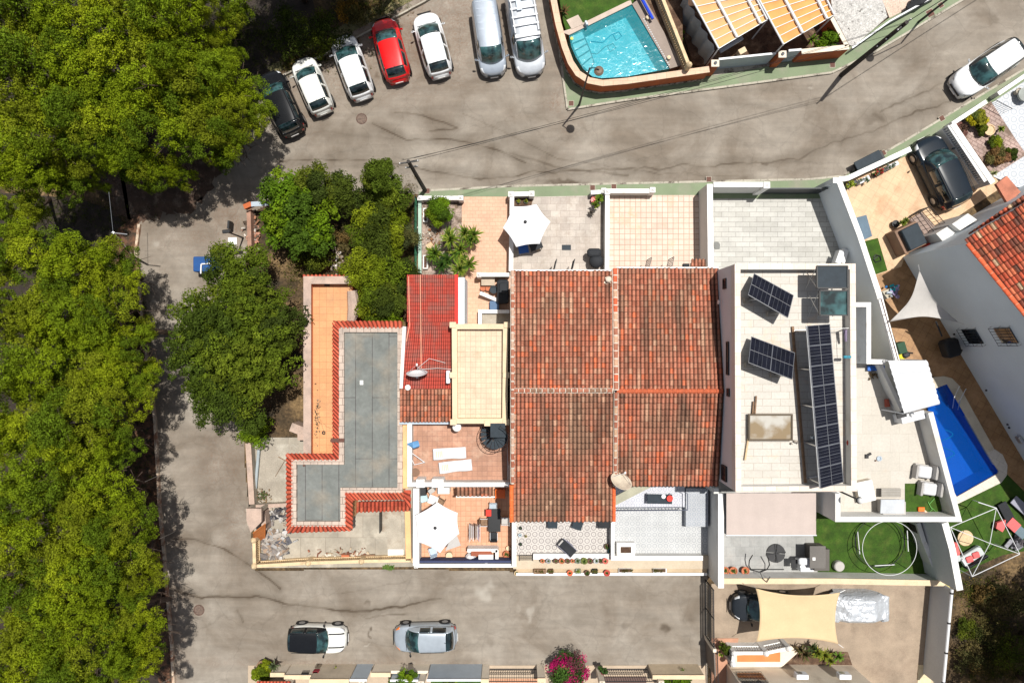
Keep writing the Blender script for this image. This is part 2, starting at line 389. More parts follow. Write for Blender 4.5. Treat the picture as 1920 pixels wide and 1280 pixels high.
    def blot(x, y, rx, ry, amt, e=3):
        d = np.hypot((PX + wob * .7 + wb2 - x) / rx, (PY + wob * .5 + wb3 - y) / ry); return amt * (.6 + .6 * vnoise(PX, PY, 11, 5)) / (1 + np.exp((d - 1) * e * 1.6))
    for a in [(1245, 1173, 9, 8, .7), (925, 1203, 8, 7, .45), (1173, 1170, 6, 7, .45), (1085, 1150, 30, 32, .22), (1085, 1180, 25, 20, .14), (690, 1132, 6, 4, .6), (692, 1189, 3, 4, .9), (696, 1180, 4, 3, .9), (655, 1148, 12, 5, .2), (1180, 300, 5, 3, .5), (1432, 303, 4, 3, .8), (1418, 307, 3, 2, .7),
              (1055, 345, 38, 5, .85), (1350, 208, 24, 12, .2), (1635, 222, 22, 9, .4), (1870, 40, 9, 9, .3), (1300, 230, 30, 10, .06), (545, 1130, 20, 8, .2), (380, 830, 12, 14, .25), (430, 940, 22, 60, .28), (390, 860, 16, 40, .2), (840, 85, 5, 4, .8), (885, 118, 10, 12, .3), (900, 150, 22, 10, .2), (705, 140, 4, 4, .8), (1060, 1080, 60, 6, .1)]:
        Rr = np.maximum(Rr, blot(*a))
    G = np.zeros_like(X)
    for a in [(760, 70, 130, 70, .8), (860, 30, 50, 90, .75), (600, 120, 80, 60, .6), (420, 870, 40, 50, .5), (440, 980, 30, 60, .4), (1045, 190, 16, 14, .7), (1060, 120, 14, 90, .5), (360, 440, 60, 30, .5), (440, 420, 40, 40, .7), (325, 1150, 14, 150, .6), (560, 200, 30, 50, .5), (600, 1242, 200, 5, .5), (430, 480, 20, 30, .4), (300, 640, 18, 260, .25)]:
        G = np.maximum(G, blot(*a, e=1.2))
    B = np.zeros_like(X)
    for a in [(902, 1112, 12, 14, .55), (915, 1095, 8, 7, .4), (998, 1155, 7, 12, .5), (972, 1145, 6, 8, .3), (690, 1205, 5, 1.5, .5), (1520, 165, 5, 2, .5), (290, 455, 5, 7, .4), (286, 560, 5, 4, .5), (960, 1166, 40, 4, .15), (1390, 160, 8, 2, .3), (1015, 1030, 1, 1, 0)]:
        B = np.maximum(B, blot(*a))
    # grid mesh clipped to the road outline
    ny, nx = X.shape; idx = np.arange(nx * ny).reshape(ny, nx)
    ins = pip(PX[:-1, :-1] + 2, PY[:-1, :-1] - 2, ROAD)
    Q = np.stack([idx[:-1, :-1][ins], idx[:-1, 1:][ins], idx[1:, 1:][ins], idx[1:, :-1][ins]], 1)
    used = np.zeros(nx * ny, bool); used[Q.ravel()] = True; re = np.cumsum(used) - 1; Q = re[Q]
    V = np.stack([X.ravel(), Y.ravel(), np.full(nx * ny, .004)], 1)[used]; C = np.stack([Rr.ravel(), G.ravel(), B.ravel()], 1)[used]
    tag(np_mesh('road', V, Q, np.clip(C, 0, 1), m), kind='structure')
road()
def ragged(pts, amp, seed=1):
    g = random.Random(seed); out = []
    for a, b in zip(pts, pts[1:] + pts[:1]):
        n = max(1, int(math.hypot(b[0] - a[0], b[1] - a[1]) / 5))
        for i in range(n): out.append((a[0] + (b[0] - a[0]) * i / n + g.uniform(-amp, amp), a[1] + (b[1] - a[1]) * i / n + g.uniform(-amp, amp)))
    return out
def slab(name, pts, z, mat, kerb=None, zb=-.05, kw=.13, kind='structure', label=None, cat=None):
    mb = MB(); mb.prism(WL(pts, z), zb, z); o = mb.build(name, mat); tag(o, label, cat, kind=kind)
    if kerb:
        k = MB()
        for pl in kerb:
            P = WL(pl, z)
            for a, b2 in zip(P[:-1], P[1:]):
                d = (b2 - a); d.z = 0; L = d.length; n = max(1, int(L / .95)); u = d / L
                for i in range(n):
                    q0 = a + d * (i / n) + u * .008; q1 = a + d * ((i + 1) / n) - u * .008
                    k.bar(q0 + Vector((0, 0, -.06)), q1 + Vector((0, 0, -.06)), kw, .14)
        k.build('kerb', KERB, o)
    return o
pn = [(785, 358), (960, 349), (1300, 341), (1520, 336), (1580, 330), (1700, 262), (1920, 130), (2120, 5)]
slab('pavement', pn + [(2160, 50), (1920, 168), (1785, 235), (1705, 290), (1590, 338), (1560, 372), (1330, 372), (1140, 372), (785, 372)], .12, PAVG, [pn])
pv = [(1031, -60), (1036, 0), (1064, 205), (1170, 188), (1560, 136), (1640, 98), (1815, -6), (1900, -60)]
slab('pavement', pv + [(1800, -60), (1700, 10), (1590, 90), (1335, 130), (1130, 160), (1085, 135), (1060, 70), (1050, 0), (1045, -60)], .12, PAVG, [pv])
# thin kerb lines at the wood and the rough verge
def kerbline(pts, label, z=.1, wd=.16, mat=None):
    mb = MB(); P = WL(pts, z)
    for a, b2 in zip(P[:-1], P[1:]):
        d = b2 - a; L = d.length; n = max(1, int(L / 1.0)); u = d / L
        for i in range(n):
            j = Vector((random.uniform(-.02, .02), random.uniform(-.02, .02), random.uniform(-.01, .01)))
            mb.bar(a + d * (i / n) + u * .01 + j, a + d * ((i + 1) / n) - u * .01 + j, wd, .22)
    o = mb.build('kerb', mat or KERB); tag(o, kind='structure')
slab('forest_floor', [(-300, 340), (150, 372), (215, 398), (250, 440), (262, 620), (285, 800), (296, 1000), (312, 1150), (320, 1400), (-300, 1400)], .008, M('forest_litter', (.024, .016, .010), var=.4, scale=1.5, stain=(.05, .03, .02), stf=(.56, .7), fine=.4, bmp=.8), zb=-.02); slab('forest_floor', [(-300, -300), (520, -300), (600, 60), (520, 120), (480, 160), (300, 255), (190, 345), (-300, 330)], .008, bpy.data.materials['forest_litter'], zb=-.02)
random.seed(4)
kerbline([(262, 420), (256, 470), (268, 600), (275, 660), (290, 780), (294, 850), (300, 950), (312, 1090), (322, 1200), (327, 1290), (330, 1400)], '', mat=M('pale_kerb', (.5, .4, .3), var=.2, scale=2, stain=(.25, .12, .07), stf=(.45, .6)))
kerbline([(500, 158), (560, 128), (700, 55), (800, 2), (850, -30)], '', wd=.1)
slab('verge', [(515, 140), (560, 112), (640, 70), (705, 37), (790, -8), (740, -8), (690, 20), (600, 72), (500, 128)], .03, M('dry_grass_verge', (.13, .12, .05), var=.5, scale=3, stain=(.2, .14, .07), fine=.4, bmp=.8), zb=-.02)
slab('verge', ragged([(190, 345), (240, 300), (330, 262), (400, 262), (425, 275), (412, 300), (425, 318), (405, 335), (398, 358), (380, 372), (372, 390), (352, 400), (318, 396), (290, 408), (262, 420), (215, 400)], 7), .016, M('pine_shade_sheet', (.07, .04, .025), var=.4, scale=2, stain=(.15, .11, .08), stf=(.52, .66), fine=.4, bmp=.8), zb=-.02)  # last verge: dark sheet over the road, standing in for deep pine shade
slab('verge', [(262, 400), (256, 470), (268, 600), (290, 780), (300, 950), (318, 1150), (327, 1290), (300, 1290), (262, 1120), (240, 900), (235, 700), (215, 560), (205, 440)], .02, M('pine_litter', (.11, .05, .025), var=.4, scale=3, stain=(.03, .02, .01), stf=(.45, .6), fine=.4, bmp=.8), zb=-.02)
# ground cover: shrubs and grass in the rough corners
def rosette(mb, c, n, L, wd, up=.5, cols=((.05, .11, .02),), tip=None, droop=.25):
    for i in range(n):
        a = random.uniform(0, 2 * PI); e = random.uniform(.1, 1.0) * PI / 2 * up + .1; l = L * random.uniform(.7, 1.05)
        d = Vector((math.cos(a) * math.cos(e), math.sin(a) * math.cos(e), math.sin(e))); sd_ = Vector((-math.sin(a), math.cos(a), 0)) * wd
        k = random.choice(cols); f = random.uniform(.7, 1.3); mb.cur = (k[0] * f, k[1] * f, k[2] * f)
        p0 = Vector(c); p1 = p0 + d * l * .55; p2 = p0 + d * l + Vector((0, 0, -droop * l))
        mb.add([p0 - sd_ * .5, p0 + sd_ * .5, p1 + sd_ * .5 + Vector((0, 0, .01)), p1 - sd_ * .5, p2], [(0, 1, 2, 3), (3, 2, 4)])
def leafcloud(cs, rs, cols, per, ls, seed=0, flat=.6, up=.25, inner=.7, asp=.55, jit=1.0, zmin=None):
    """cs: puff centres (n,3), rs radii (n,), cols (n,3) -> V,Q,C"""
    g = np.random.default_rng(seed); n = len(cs); N = n * per
    c = np.repeat(np.asarray(cs), per, 0); r = np.repeat(np.asarray(rs), per)[:, None]; k = np.repeat(np.asarray(cols), per, 0)
    d = g.normal(size=(N, 3)); d[:, 2] = np.abs(d[:, 2]) * 1.0 - .35; d /= np.linalg.norm(d, axis=1)[:, None]
    rad = inner + (1.08 - inner) * g.random((N, 1)); p = c + d * r * rad * np.array([1, 1, flat])
    nn = d + g.normal(size=(N, 3)) * .55 * jit + np.array([0, 0, up]); nn /= np.linalg.norm(nn, axis=1)[:, None]
    t = np.cross(nn, g.normal(size=(N, 3))); t /= np.linalg.norm(t, axis=1)[:, None] + 1e-9; b = np.cross(nn, t)
    s = ls * (.65 + .7 * g.random((N, 1))); t = t * s; b = b * s * asp
    V = np.stack([p - t, p - b * .9, p + t, p + b * .9], 1).reshape(-1, 3)
    Q = np.arange(4 * N).reshape(N, 4); C = k * (.75 + .5 * g.random((N, 1)))
    return V, Q, C
# ================================================================ TREES
PINEC = [(.165, .22, .008), (.135, .19, .009), (.195, .235, .009), (.095, .145, .009), (.165, .195, .011)]
def pine_proto(seed, Rr=3.0, ht=9.0):
    g = np.random.default_rng(seed); rnd = random.Random(seed)
    cs, rs, ks = [], [], []; lobes = []
    nl = 14
    for i in range(nl):
        a = i * 2.399 + g.random() * .5; q = math.sqrt((i + .3) / nl); rr = Rr * .74 * q * (1 + .18 * g.normal())
        z = ht - .9 - 1.9 * q ** 2 + g.normal() * .75; lr = Rr * (.28 + .10 * g.random()) * (1.1 - .25 * q)
        lobes.append((rr * math.cos(a), rr * math.sin(a), z, lr))
    for (lx, ly, lz, lr) in lobes:
        base = np.array(rnd.choice(PINEC)) * (.85 + .3 * g.random())
        for j in range(34):
            d = g.normal(size=3); d[2] = abs(d[2]) - .15; d /= np.linalg.norm(d)
            k = .78 + .32 * g.random(); cs.append((lx + d[0] * lr * k, ly + d[1] * lr * k, lz + d[2] * lr * .85 * k))
            rs.append(.2 + .17 * g.random()); ks.append(base * (.82 + .36 * g.random()))
    V, Q, C = leafcloud(cs, rs, ks, 72, .062, seed, flat=.9, up=.1, inner=.6, asp=.5, jit=.85)
    t = thing('pine_tree', 'x', 'pine tree')
    np_mesh('crown', V, Q, C, LEAFN, t)
    tb = MB(); lean = Vector((rnd.uniform(-.5, .5), rnd.uniform(-.5, .5), 0)); fork = Vector((0, 0, ht * .55)) + lean * .6
    tb.tube([(0, 0, -.1), lean * .15 + Vector((0, 0, ht * .2)), lean * .4 + Vector((0, 0, ht * .4)), fork, fork + lean * .3 + Vector((0, 0, ht * .25))], [.24, .2, .17, .14, .07], 8)
    for (lx, ly, lz, lr) in lobes:
        e = Vector((lx, ly, lz - lr * .15)); m = fork.lerp(e, .5) + Vector((0, 0, -.25))
        tb.tube([fork + Vector((0, 0, rnd.uniform(-.8, .6))), m, e], [.08, .05, .02], 5)
        for q in range(4):
            e2 = e + Vector((rnd.uniform(-1, 1) * lr, rnd.uniform(-1, 1) * lr, rnd.uniform(0, .5) * lr)); tb.tube([m.lerp(e, .6), e2], [.03, .012], 4)
    tb.build('trunk', BARK, t, smooth=True); return t
PP = [pine_proto(11), pine_proto(23), pine_proto(37), pine_proto(59), pine_proto(71)]
# crown centre in photo px, crown radius in px, height of the crown top
PINES = [(40, 30, 105, 10), (140, 55, 95, 9.5), (235, 25, 100, 10), (330, 45, 92, 9.5), (395, 20, 62, 8.5), (50, 135, 105, 10), (165, 140, 100, 9.5), (275, 120, 105, 10), (345, 130, 62, 9), (60, 235, 100, 10), (165, 235, 90, 9.5),
         (262, 215, 92, 9), (345, 225, 84, 8.5), (425, 152, 74, 8), (446, 215, 62, 7.5), (430, 262, 52, 7), (40, 320, 70, 9), (105, 318, 66, 8.5), (225, 290, 60, 8), (165, 330, 34, 6.5), (275, 322, 46, 7), (338, 332, 30, 6), (420, 300, 28, 5.5), (30, 405, 60, 6.5), (408, 100, 44, 7),
         (40, 480, 80, 8), (135, 500, 85, 8.5), (205, 505, 62, 7.5), (185, 600, 80, 8.5), (90, 590, 84, 9), (20, 600, 70, 9), (238, 655, 62, 7.5), (150, 690, 85, 9), (50, 700, 90, 9.5), (222, 742, 72, 8), (120, 790, 95, 9.5), (20, 800, 80, 9.5), (190, 840, 66, 8.5),
         (90, 890, 95, 10), (165, 930, 80, 9), (228, 985, 66, 8), (20, 960, 80, 9.5), (110, 1010, 92, 9.5), (200, 1060, 78, 8.5), (262, 1078, 46, 7), (40, 1080, 85, 9.5), (130, 1120, 90, 9.5), (215, 1160, 62, 8.5), (255, 1215, 58, 8), (60, 1190, 90, 9.5), (160, 1235, 85, 9.5), (15, 1270, 80, 9), (215, 1290, 70, 9)]
ph = ['bushy yellow-green', 'rounded olive-green', 'broad bright green', 'tufted lime-green', 'ragged mid-green']
random.seed(8)
def where(px, py):
    if py < 420:
        a = 'upper wood'; rows = ['top edge', 'second row down', 'third row down', 'lower fringe']; r = rows[0 if py < 80 else 1 if py < 180 else 2 if py < 275 else 3]
        c = ['at the far left', 'second from the left', 'in the left middle', 'in the middle', 'right of the middle', 'beside the parked black car'][min(5, px // 80)]
        return f'{r} of the {a}, {c}'
    k = int((py - 440) // 85); rows = ['facing the top of the lane', 'below the lane top', 'opposite the big round tree top', 'opposite the big round tree', 'opposite the big round tree foot', 'above the middle of the lane wood', 'opposite the concrete yard', 'opposite the yard gateway', 'level with the manhole', 'near the bottom edge', 'on the bottom edge']
    return f'{["by the left edge of the photo", "deep in the wood", "behind the lane fringe", "on the lane side"][min(3, int(px // 70))]}, {rows[min(k, 10)]}'
for i, (px, py, rp, top) in enumerate(PINES):
    s = top / 9.0; z = top - 1.6; p = W(px, py, z); rr = rp * (H - z) / F; q = rr / 3.0 * .95
    lab = f'{ph[i % 5]} pine {where(px, py)}'
    kw = dict(loc=(p.x, p.y, 0), rz=random.uniform(0, 6.28), scale=(q, q, s), label=lab[:150], group='pines of the wood')
    if i < 5:
        o = PP[i]; o.location = kw['loc']; o.rotation_euler = (0, 0, kw['rz']); o.scale = kw['scale']; o['label'] = kw['label']; o['group'] = kw['group']
    else: o = copy_tree(PP[i % 5], **kw)
    edge = (px > 150 if py > 420 else (py > 200 or px > 330))
    for ch in o.children:
        if ch.name.startswith('trunk') and edge:   # trunks rooted back in the wood lean out under their crowns
            wv = Vector((-2.0, .5, 0)) if py > 420 else Vector((-1.4, 2.0, 0)); lv = Matrix.Rotation(-kw['rz'], 3, 'Z') @ wv; lv = Vector((lv.x / q, lv.y / q, 0))
            ch.location = lv; ax = Vector((0, 0, 1)).cross(-lv); ch.rotation_mode = 'QUATERNION'
            from mathutils import Quaternion
            ch.rotation_quaternion = Quaternion(ax.normalized(), math.atan2(lv.length, 5.5))
# pines just beyond the frame whose shade falls into the picture
for i, (px, py, rp, top) in enumerate([(480, -150, 110, 10), (590, -160, 110, 10.5), (530, -215, 110, 11), (680, -190, 90, 11), (380, -110, 90, 10), (2110, 1300, 120, 9), (2190, 1220, 120, 10), (2120, 1400, 130, 9.5)]):
    s = top / 9.0; z = top - 1.6; p = W(px, py, z); q = rp * (H - z) / F / 3.0
    copy_tree(PP[i % 5], loc=(p.x, p.y, 0), rz=i * 1.3, scale=(q, q, s), label=['tall pine beyond the top photo edge, above the shaded bank left of centre', 'tallest pine beyond the top photo edge, above the shaded bank', 'pine furthest beyond the top photo edge', 'pine beyond the top edge nearest the red car', 'pine beyond the top edge nearest the wood', 'pine beyond the right photo edge, middle of three', 'pine beyond the right photo edge, highest of three', 'pine beyond the bottom right photo corner'][i], group='pines beyond the photo edge')
def broad(name, label, px, py, rpx, ht, cols, seed, per=60, ls=.07, nl=14, npf=24, flat=.75, cat='tree', pr=(.22, .42), squash=1.0, group=None, asp=.6, low=.35, trunk=True):
    g = np.random.default_rng(seed); rnd = random.Random(seed); z = ht - rpx * .02; P = W(px, py, max(.5, ht * .75)); Rr = rpx * (H - ht * .75) / F
    cs, rs, ks = [], [], []; lobes = []
    for i in range(nl):
        a = i * 2.399 + g.random() * .5; q = math.sqrt((i + .2) / nl); rr = Rr * .76 * q * (1 + .1 * g.normal())
        lr = Rr * (.30 + .1 * g.random()) if nl > 5 else Rr * .5
        lobes.append((rr * math.cos(a), rr * math.sin(a) * squash, ht - lr * .5 - (ht * low) * q ** 2 + g.normal() * .12 * Rr * .3, lr))
    for (lx, ly, lz, lr) in lobes:
        base = np.array(rnd.choice(cols)) * (.85 + .3 * g.random())
        for j in range(npf):
            d = g.normal(size=3); d[2] = abs(d[2]) - .3; d /= np.linalg.norm(d); k = .5 + .6 * g.random()
            cs.append((lx + d[0] * lr * k, ly + d[1] * lr * k, max(.15, lz + d[2] * lr * .8 * k))); rs.append((pr[0] + (pr[1] - pr[0]) * g.random()) * min(1, Rr / 1.2)); ks.append(base * (.7 + .6 * g.random()))
    V, Q, C = leafcloud(cs, rs, ks, per, ls, seed, flat=flat, up=.35, inner=.55, asp=asp, jit=.75)
    t = thing(name, label, cat, (P.x, P.y, 0), group)
    np_mesh('crown', V, Q, C, LEAF, t, off=(0, 0, 0))
    if trunk:
        tb = MB(); f = Vector((P.x, P.y, ht * .4)); k = max(.03, Rr * .05)
        tb.tube([(P.x, P.y, -.1), (P.x + k, P.y, ht * .2), f], [k * 1.5, k * 1.2, k], 7)
        for (lx, ly, lz, lr) in lobes: tb.tube([f, (P.x + lx * .5, P.y + ly * .5, (ht * .4 + lz) / 2), (P.x + lx, P.y + ly, lz)], [k * .6, k * .4, k * .15], 5)
        tb.build('trunk', BARK, t, smooth=True)
    return t
G1 = [(.062, .092, .008), (.078, .11, .008), (.046, .07, .008), (.10, .13, .010)]
G2 = [(.095, .16, .006), (.068, .125, .006), (.12, .18, .008), (.05, .09, .008)]
G3 = [(.036, .052, .008), (.052, .072, .008), (.085, .105, .010)]
G4 = [(.11, .145, .006), (.08, .115, .007), (.145, .175, .008), (.05, .07, .008)]
GD = [(.10, .08, .03), (.06, .06, .02), (.14, .09, .03)]
broad('round_tree', 'large dark green rounded tree overhanging the lane beside the orange terrace', 432, 640, 132, 6.5, G1, 101, per=70, ls=.075, nl=26, npf=30)
broad('round_tree', 'lower olive-green limb of foliage over the blue container at the lane corner', 440, 515, 66, 5.0, G1, 102, per=60, ls=.07, nl=9, npf=26, group=None)
broad('round_tree', 'grey-green tree below the large round tree, nearest the concrete yard', 420, 735, 82, 5.5, G3 + G1, 103, per=60, ls=.07, nl=12, npf=26)
broad('round_tree', 'dark tree right of the large round tree, against the orange terrace wall', 510, 620, 62, 5.2, G3 + G1, 104, per=60, ls=.07, nl=9, npf=24)
broad('shrub', 'bright green low bush at the foot of the grey-green tree by the yard', 478, 812, 30, 1.8, G2, 105, per=45, ls=.06, nl=5, npf=16, cat='shrub')
broad('leafy_tree', 'bright green leafy tree beside the top left corner of the overgrown garden', 560, 405, 82, 4.2, G2, 106, per=60, ls=.085, nl=13, npf=24, asp=.7)
broad('leafy_tree', 'fresh green sapling on the road edge left of the overgrown garden', 520, 360, 34, 3.2, G2, 107, per=45, ls=.08, nl=5, npf=18)
broad('leafy_tree', 'dark green fir-like tree pointing over the top road', 592, 345, 40, 4.4, G3, 108, per=60, ls=.07, nl=6, npf=22)
broad('leafy_tree', 'dark hedge tree in the middle of the road side of the overgrown garden', 640, 366, 44, 3.2, G3, 109, per=55, ls=.07, nl=7, npf=22)
broad('cypress_tree', 'tall dark conical cypress leaning over the road beside the utility pole', 716, 332, 30, 5.6, G3 + G1[:1], 110, per=60, ls=.065, nl=5, npf=26, low=.2)
broad('cypress_tree', 'dark shaggy cypress below the tall conical one', 722, 368, 48, 4.0, G3 + G1, 111, per=60, ls=.07, nl=8, npf=22)
broad('leafy_tree', 'mid green tree with long leaves in the middle of the overgrown garden', 705, 425, 56, 4.2, G4, 112, per=60, ls=.09, nl=9, npf=24, asp=.4)
broad('leafy_tree', 'yellow-green tree above the orange terrace in the overgrown garden', 700, 500, 62, 4.0, G4, 113, per=60, ls=.07, nl=11, npf=24)
broad('leafy_tree', 'dark dense tree between the orange terrace and the red sheet roof', 712, 560, 50, 3.8, G3 + G4, 114, per=60, ls=.07, nl=9, npf=24)
broad('shrub', 'small green shrub at the corner of the grey flat roof and red roof', 735, 590, 22, 2.8, G2, 115, per=45, ls=.06, nl=5, npf=16, cat='shrub')
broad('shrub', 'olive bush growing along the green mesh fence of the overgrown garden', 752, 440, 32, 3.0, [(.05, .06, .02), (.07, .07, .02)], 116, per=50, ls=.06, nl=7, npf=20, cat='shrub')
broad('shrub', 'dusty olive bush lower down the green mesh fence', 756, 510, 26, 2.6, G3, 117, per=50, ls=.06, nl=6, npf=18, cat='shrub')
broad('shrub', 'dry brown scrub in the gap of the overgrown garden', 640, 450, 30, .9, GD, 118, per=26, ls=.05, nl=6, npf=12, cat='shrub')
broad('shrub', 'dark scrub left of the dry gap in the overgrown garden', 585, 475, 42, 1.6, G3, 119, per=40, ls=.06, nl=8, npf=16, cat='shrub')
broad('shrub', 'clipped round bright green shrub behind the white wall by the pavement', 824, 394, 26, 1.9, G2, 120, per=60, ls=.06, nl=8, npf=20, cat='shrub')
broad('shrub', 'dark shrub on the bank above the first two parked white cars', 610, 60, 46, 1.6, G3, 121, per=30, ls=.06, nl=8, npf=14, cat='shrub')
broad('shrub', 'golden dry bush beside the dark bank above the red car', 655, 24, 32, 1.2, [(.3, .16, .02), (.16, .1, .02), (.08, .07, .02)], 122, per=34, ls=.05, nl=7, npf=12, cat='shrub')
broad('shrub', 'dark bush on the shaded bank at the top, left of the golden one', 540, 55, 50, 2.0, G3, 123, per=30, ls=.06, nl=9, npf=14, cat='shrub')
for i, (px, py, r, h, c, lab) in enumerate([(1850, 1190, 46, 1.0, [(.05, .055, .012), (.035, .04, .01), (.09, .075, .025)], 'dark green scrub in the middle of the waste ground at bottom right'), (1822, 1240, 34, 1.0, GD, 'brown scrub beside the long white boundary wall'), (1895, 1130, 36, 1.0, GD, 'dry golden scrub at the right photo edge below the furniture'),
        (1905, 1230, 44, 1.6, G3, 'shaded dark scrub in the bottom right corner'), (1850, 1120, 24, .6, GD, 'small dry tuft below the white metal frame'), (1815, 1180, 22, .7, G3, 'small dark tuft against the boundary wall')]):
    broad('shrub', lab, px, py, r, h, c, 130 + i, per=26, ls=.05, nl=7, npf=13, cat='shrub', trunk=False)
# loose wiry grass on the waste ground and bank
def grass(name, label, regs, cols, seed, n):
    g = np.random.default_rng(seed); V, Q, C = [], [], []
    for (px, py, rx, ry) in regs:
        c = [W(px + rx * g.normal() * .5, py + ry * g.normal() * .5, .05) for _ in range(n)]
        a, b, k = leafcloud([tuple(p) for p in c], [.16] * n, [cols[i % len(cols)] for i in range(n)], 9, .07, seed, flat=.6, up=.1, asp=.2)
        Q.append(b + sum(len(v) for v in V)); V.append(a); C.append(k)
    tag(np_mesh(name, np.vstack(V), np.vstack(Q), np.vstack(C), LEAF), label, 'grass', kind='stuff')
grass('grass', 'dry scrubby grass on the waste ground and banks', [(1860, 1160, 60, 90), (1830, 1110, 40, 30), (1890, 1230, 40, 60), (1850, 1250, 50, 40), (600, 95, 80, 30), (690, 15, 60, 30), (560, 120, 30, 14), (640, 470, 40, 50), (575, 490, 50, 50), (760, 400, 18, 60), (765, 520, 14, 60)], GD + G3 + [(.2, .14, .04)], 5, 420)
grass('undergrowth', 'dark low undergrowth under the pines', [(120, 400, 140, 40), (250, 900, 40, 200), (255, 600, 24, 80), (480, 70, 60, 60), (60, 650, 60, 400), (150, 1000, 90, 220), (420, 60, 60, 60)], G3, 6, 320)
# ================================================================ CARS
HEADL = paint('headlight', (.6, .62, .65), rough=.1); TAILR = paint('red_lens', (.5, .01, .01), rough=.2); AMB = paint('amber_lens', (.8, .2, .02)); TYRE = M('rubber', (.015, .015, .016), bmp=0); RIM = M('alloy', (.35, .36, .38), metal=.7, rough=.35, bmp=0)
TRIM = M('dark_trim', (.02, .021, .023), rough=.5, bmp=0)
def interp(x, pts):
    xs = [p[0] for p in pts]; ys = [p[1] for p in pts]; return float(np.interp(x, xs, ys))
def smooth_stations(a, b, n, ends=(True, True)):
    return [a + (b - a) * (.5 - .5 * math.cos(PI * i / n)) if all(ends) else a + (b - a) * i / n for i in range(n + 1)]
def car(label, L, Wd, Ht, pm, roofm=None, kind='hatch', group=None, opts=(), lightc=None):
    random.seed(3); t = thing('van' if kind == 'van' else 'parked_car', label, 'van' if kind == 'van' else 'car', (0, 0, 0), group); roofm = roofm or pm
    K = dict(hatch=dict(hood=[(-.5, .5), (-.485, .78), (-.44, .9), (-.2, .95), (.2, .97), (.27, .94), (.4, .84), (.465, .72), (.49, .58), (.5, .42)], cab=(-.455, -.335, .075, .285), n=4.2),
             suv=dict(hood=[(-.5, .55), (-.487, .9), (-.45, 1.0), (-.2, 1.06), (.2, 1.08), (.28, 1.05), (.42, .98), (.475, .85), (.492, .68), (.5, .45)], cab=(-.475, -.375, .08, .265), n=5),
             van=dict(hood=[(-.5, .6), (-.495, 1.0), (-.2, 1.1), (.25, 1.12), (.33, 1.06), (.43, .92), (.475, .8), (.492, .62), (.5, .45)], cab=(-.496, -.47, .185, .345), n=6),
             mini=dict(hood=[(-.5, .5), (-.49, .82), (-.46, .93), (-.2, .97), (.2, .98), (.27, .96), (.4, .9), (.465, .78), (.49, .6), (.5, .42)], cab=(-.48, -.415, .03, .19), n=4.6))[kind]
    n = K['n']; zb = .2; NI = 34
    S_ = [-.5 + (1.0) * (.5 - .5 * math.cos(PI * i / NI)) for i in range(NI + 1)]
    prof = [(.86, 0, 0), (.96, .12, 0), (1.0, .32, 0), (1.0, .6, 0), (.985, .8, 0), (.955, .92, 0), (.9, .985, 0), (.8, 1.01, 0), (.55, 1.025, 0), (.28, 1.035, 0)]
    prof = [(a, b) for a, b, _ in prof] + [(0, 1.038)] + [(-a, b) for a, b, _ in prof[::-1]]
    def wid(s): return Wd / 2 * max(.001, (1 - abs(min(1, abs(2 * s))) ** n)) ** (1 / n) if abs(s) < .5 else .12
    def width(s):
        w_ = wid(s); return max(w_, Wd * .36)
    B = {}
    def put(key, q):
        if key not in B: B[key] = MB()
        B[key].add(q, [(0, 1, 2, 3)])
    def bp(i, j):
        s = S_[i]; z1 = interp(s, K['hood']); w_ = width(s); yf, zf = prof[j]
        # round the nose in plan: move the corner inwards along x
        x = s * L - math.copysign(1, s) * max(0, abs(2 * s) - .72) * L * .16 * (abs(yf) ** 3)
        return Vector((x, yf * w_, zb + (z1 - zb) * zf))
    NJ = len(prof) - 1
    for i in range(NI):
        sm = (S_[i] + S_[i + 1]) / 2
        for j in range(NJ):
            ym = (prof[j][0] + prof[j + 1][0]) / 2; zm = (prof[j][1] + prof[j + 1][1]) / 2; key = 'body'
            if sm > .405 and sm < .478 and .75 < abs(ym) and zm > .75: key = 'headlightL' if ym > 0 else 'headlightR'
            if sm < -.43 and .78 < abs(ym) and zm > .55: key = 'tail_lightL' if ym > 0 else 'tail_lightR'
            if zm < .2 and abs(ym) < 1.0: key = 'bumper_trim'
            put(key, [bp(i, j), bp(i + 1, j), bp(i + 1, j + 1), bp(i, j + 1)])
    for key, (i, rev) in {'rear': (0, 1), 'front': (NI, 0)}.items():
        pts = [bp(i, j) for j in range(NJ + 1)]
        B['body'].add(pts, [tuple(range(len(pts)))[::-1] if not rev else tuple(range(len(pts)))])
    xr0, xr1, xf1, xf0 = K['cab']
    cs = [xr0 + (xr1 - xr0) * k / 5 for k in range(5)] + [xr1 + (xf1 - xr1) * k / 12 for k in range(12)] + [xf1 + (xf0 - xf1) * k / 7 for k in range(8)]
    cp = [(1, -.06), (.985, .15), (.955, .45), (.915, .72), (.87, .88), (.82, .955), (.72, .99), (.5, 1.015), (.25, 1.028)]; cp = cp + [(0, 1.03)] + [(-a, b) for a, b in cp[::-1]]
    vanb = kind == 'van'
    def zc(s):
        b0 = interp(s, K['hood']) - .02
        if s < xr1: k = (s - xr0) / (xr1 - xr0); h = math.sin(k * PI / 2) ** .8
        elif s > xf1: k = (xf0 - s) / (xf0 - xf1); h = math.sin(min(1, k) * PI / 2) ** .95
        else: h = 1.0 + .02 * math.sin((s - xr1) / (xf1 - xr1) * PI)
        return b0, b0 + (Ht - b0) * h * (1 - .035 * max(0, (-s - .1)) * (not vanb))
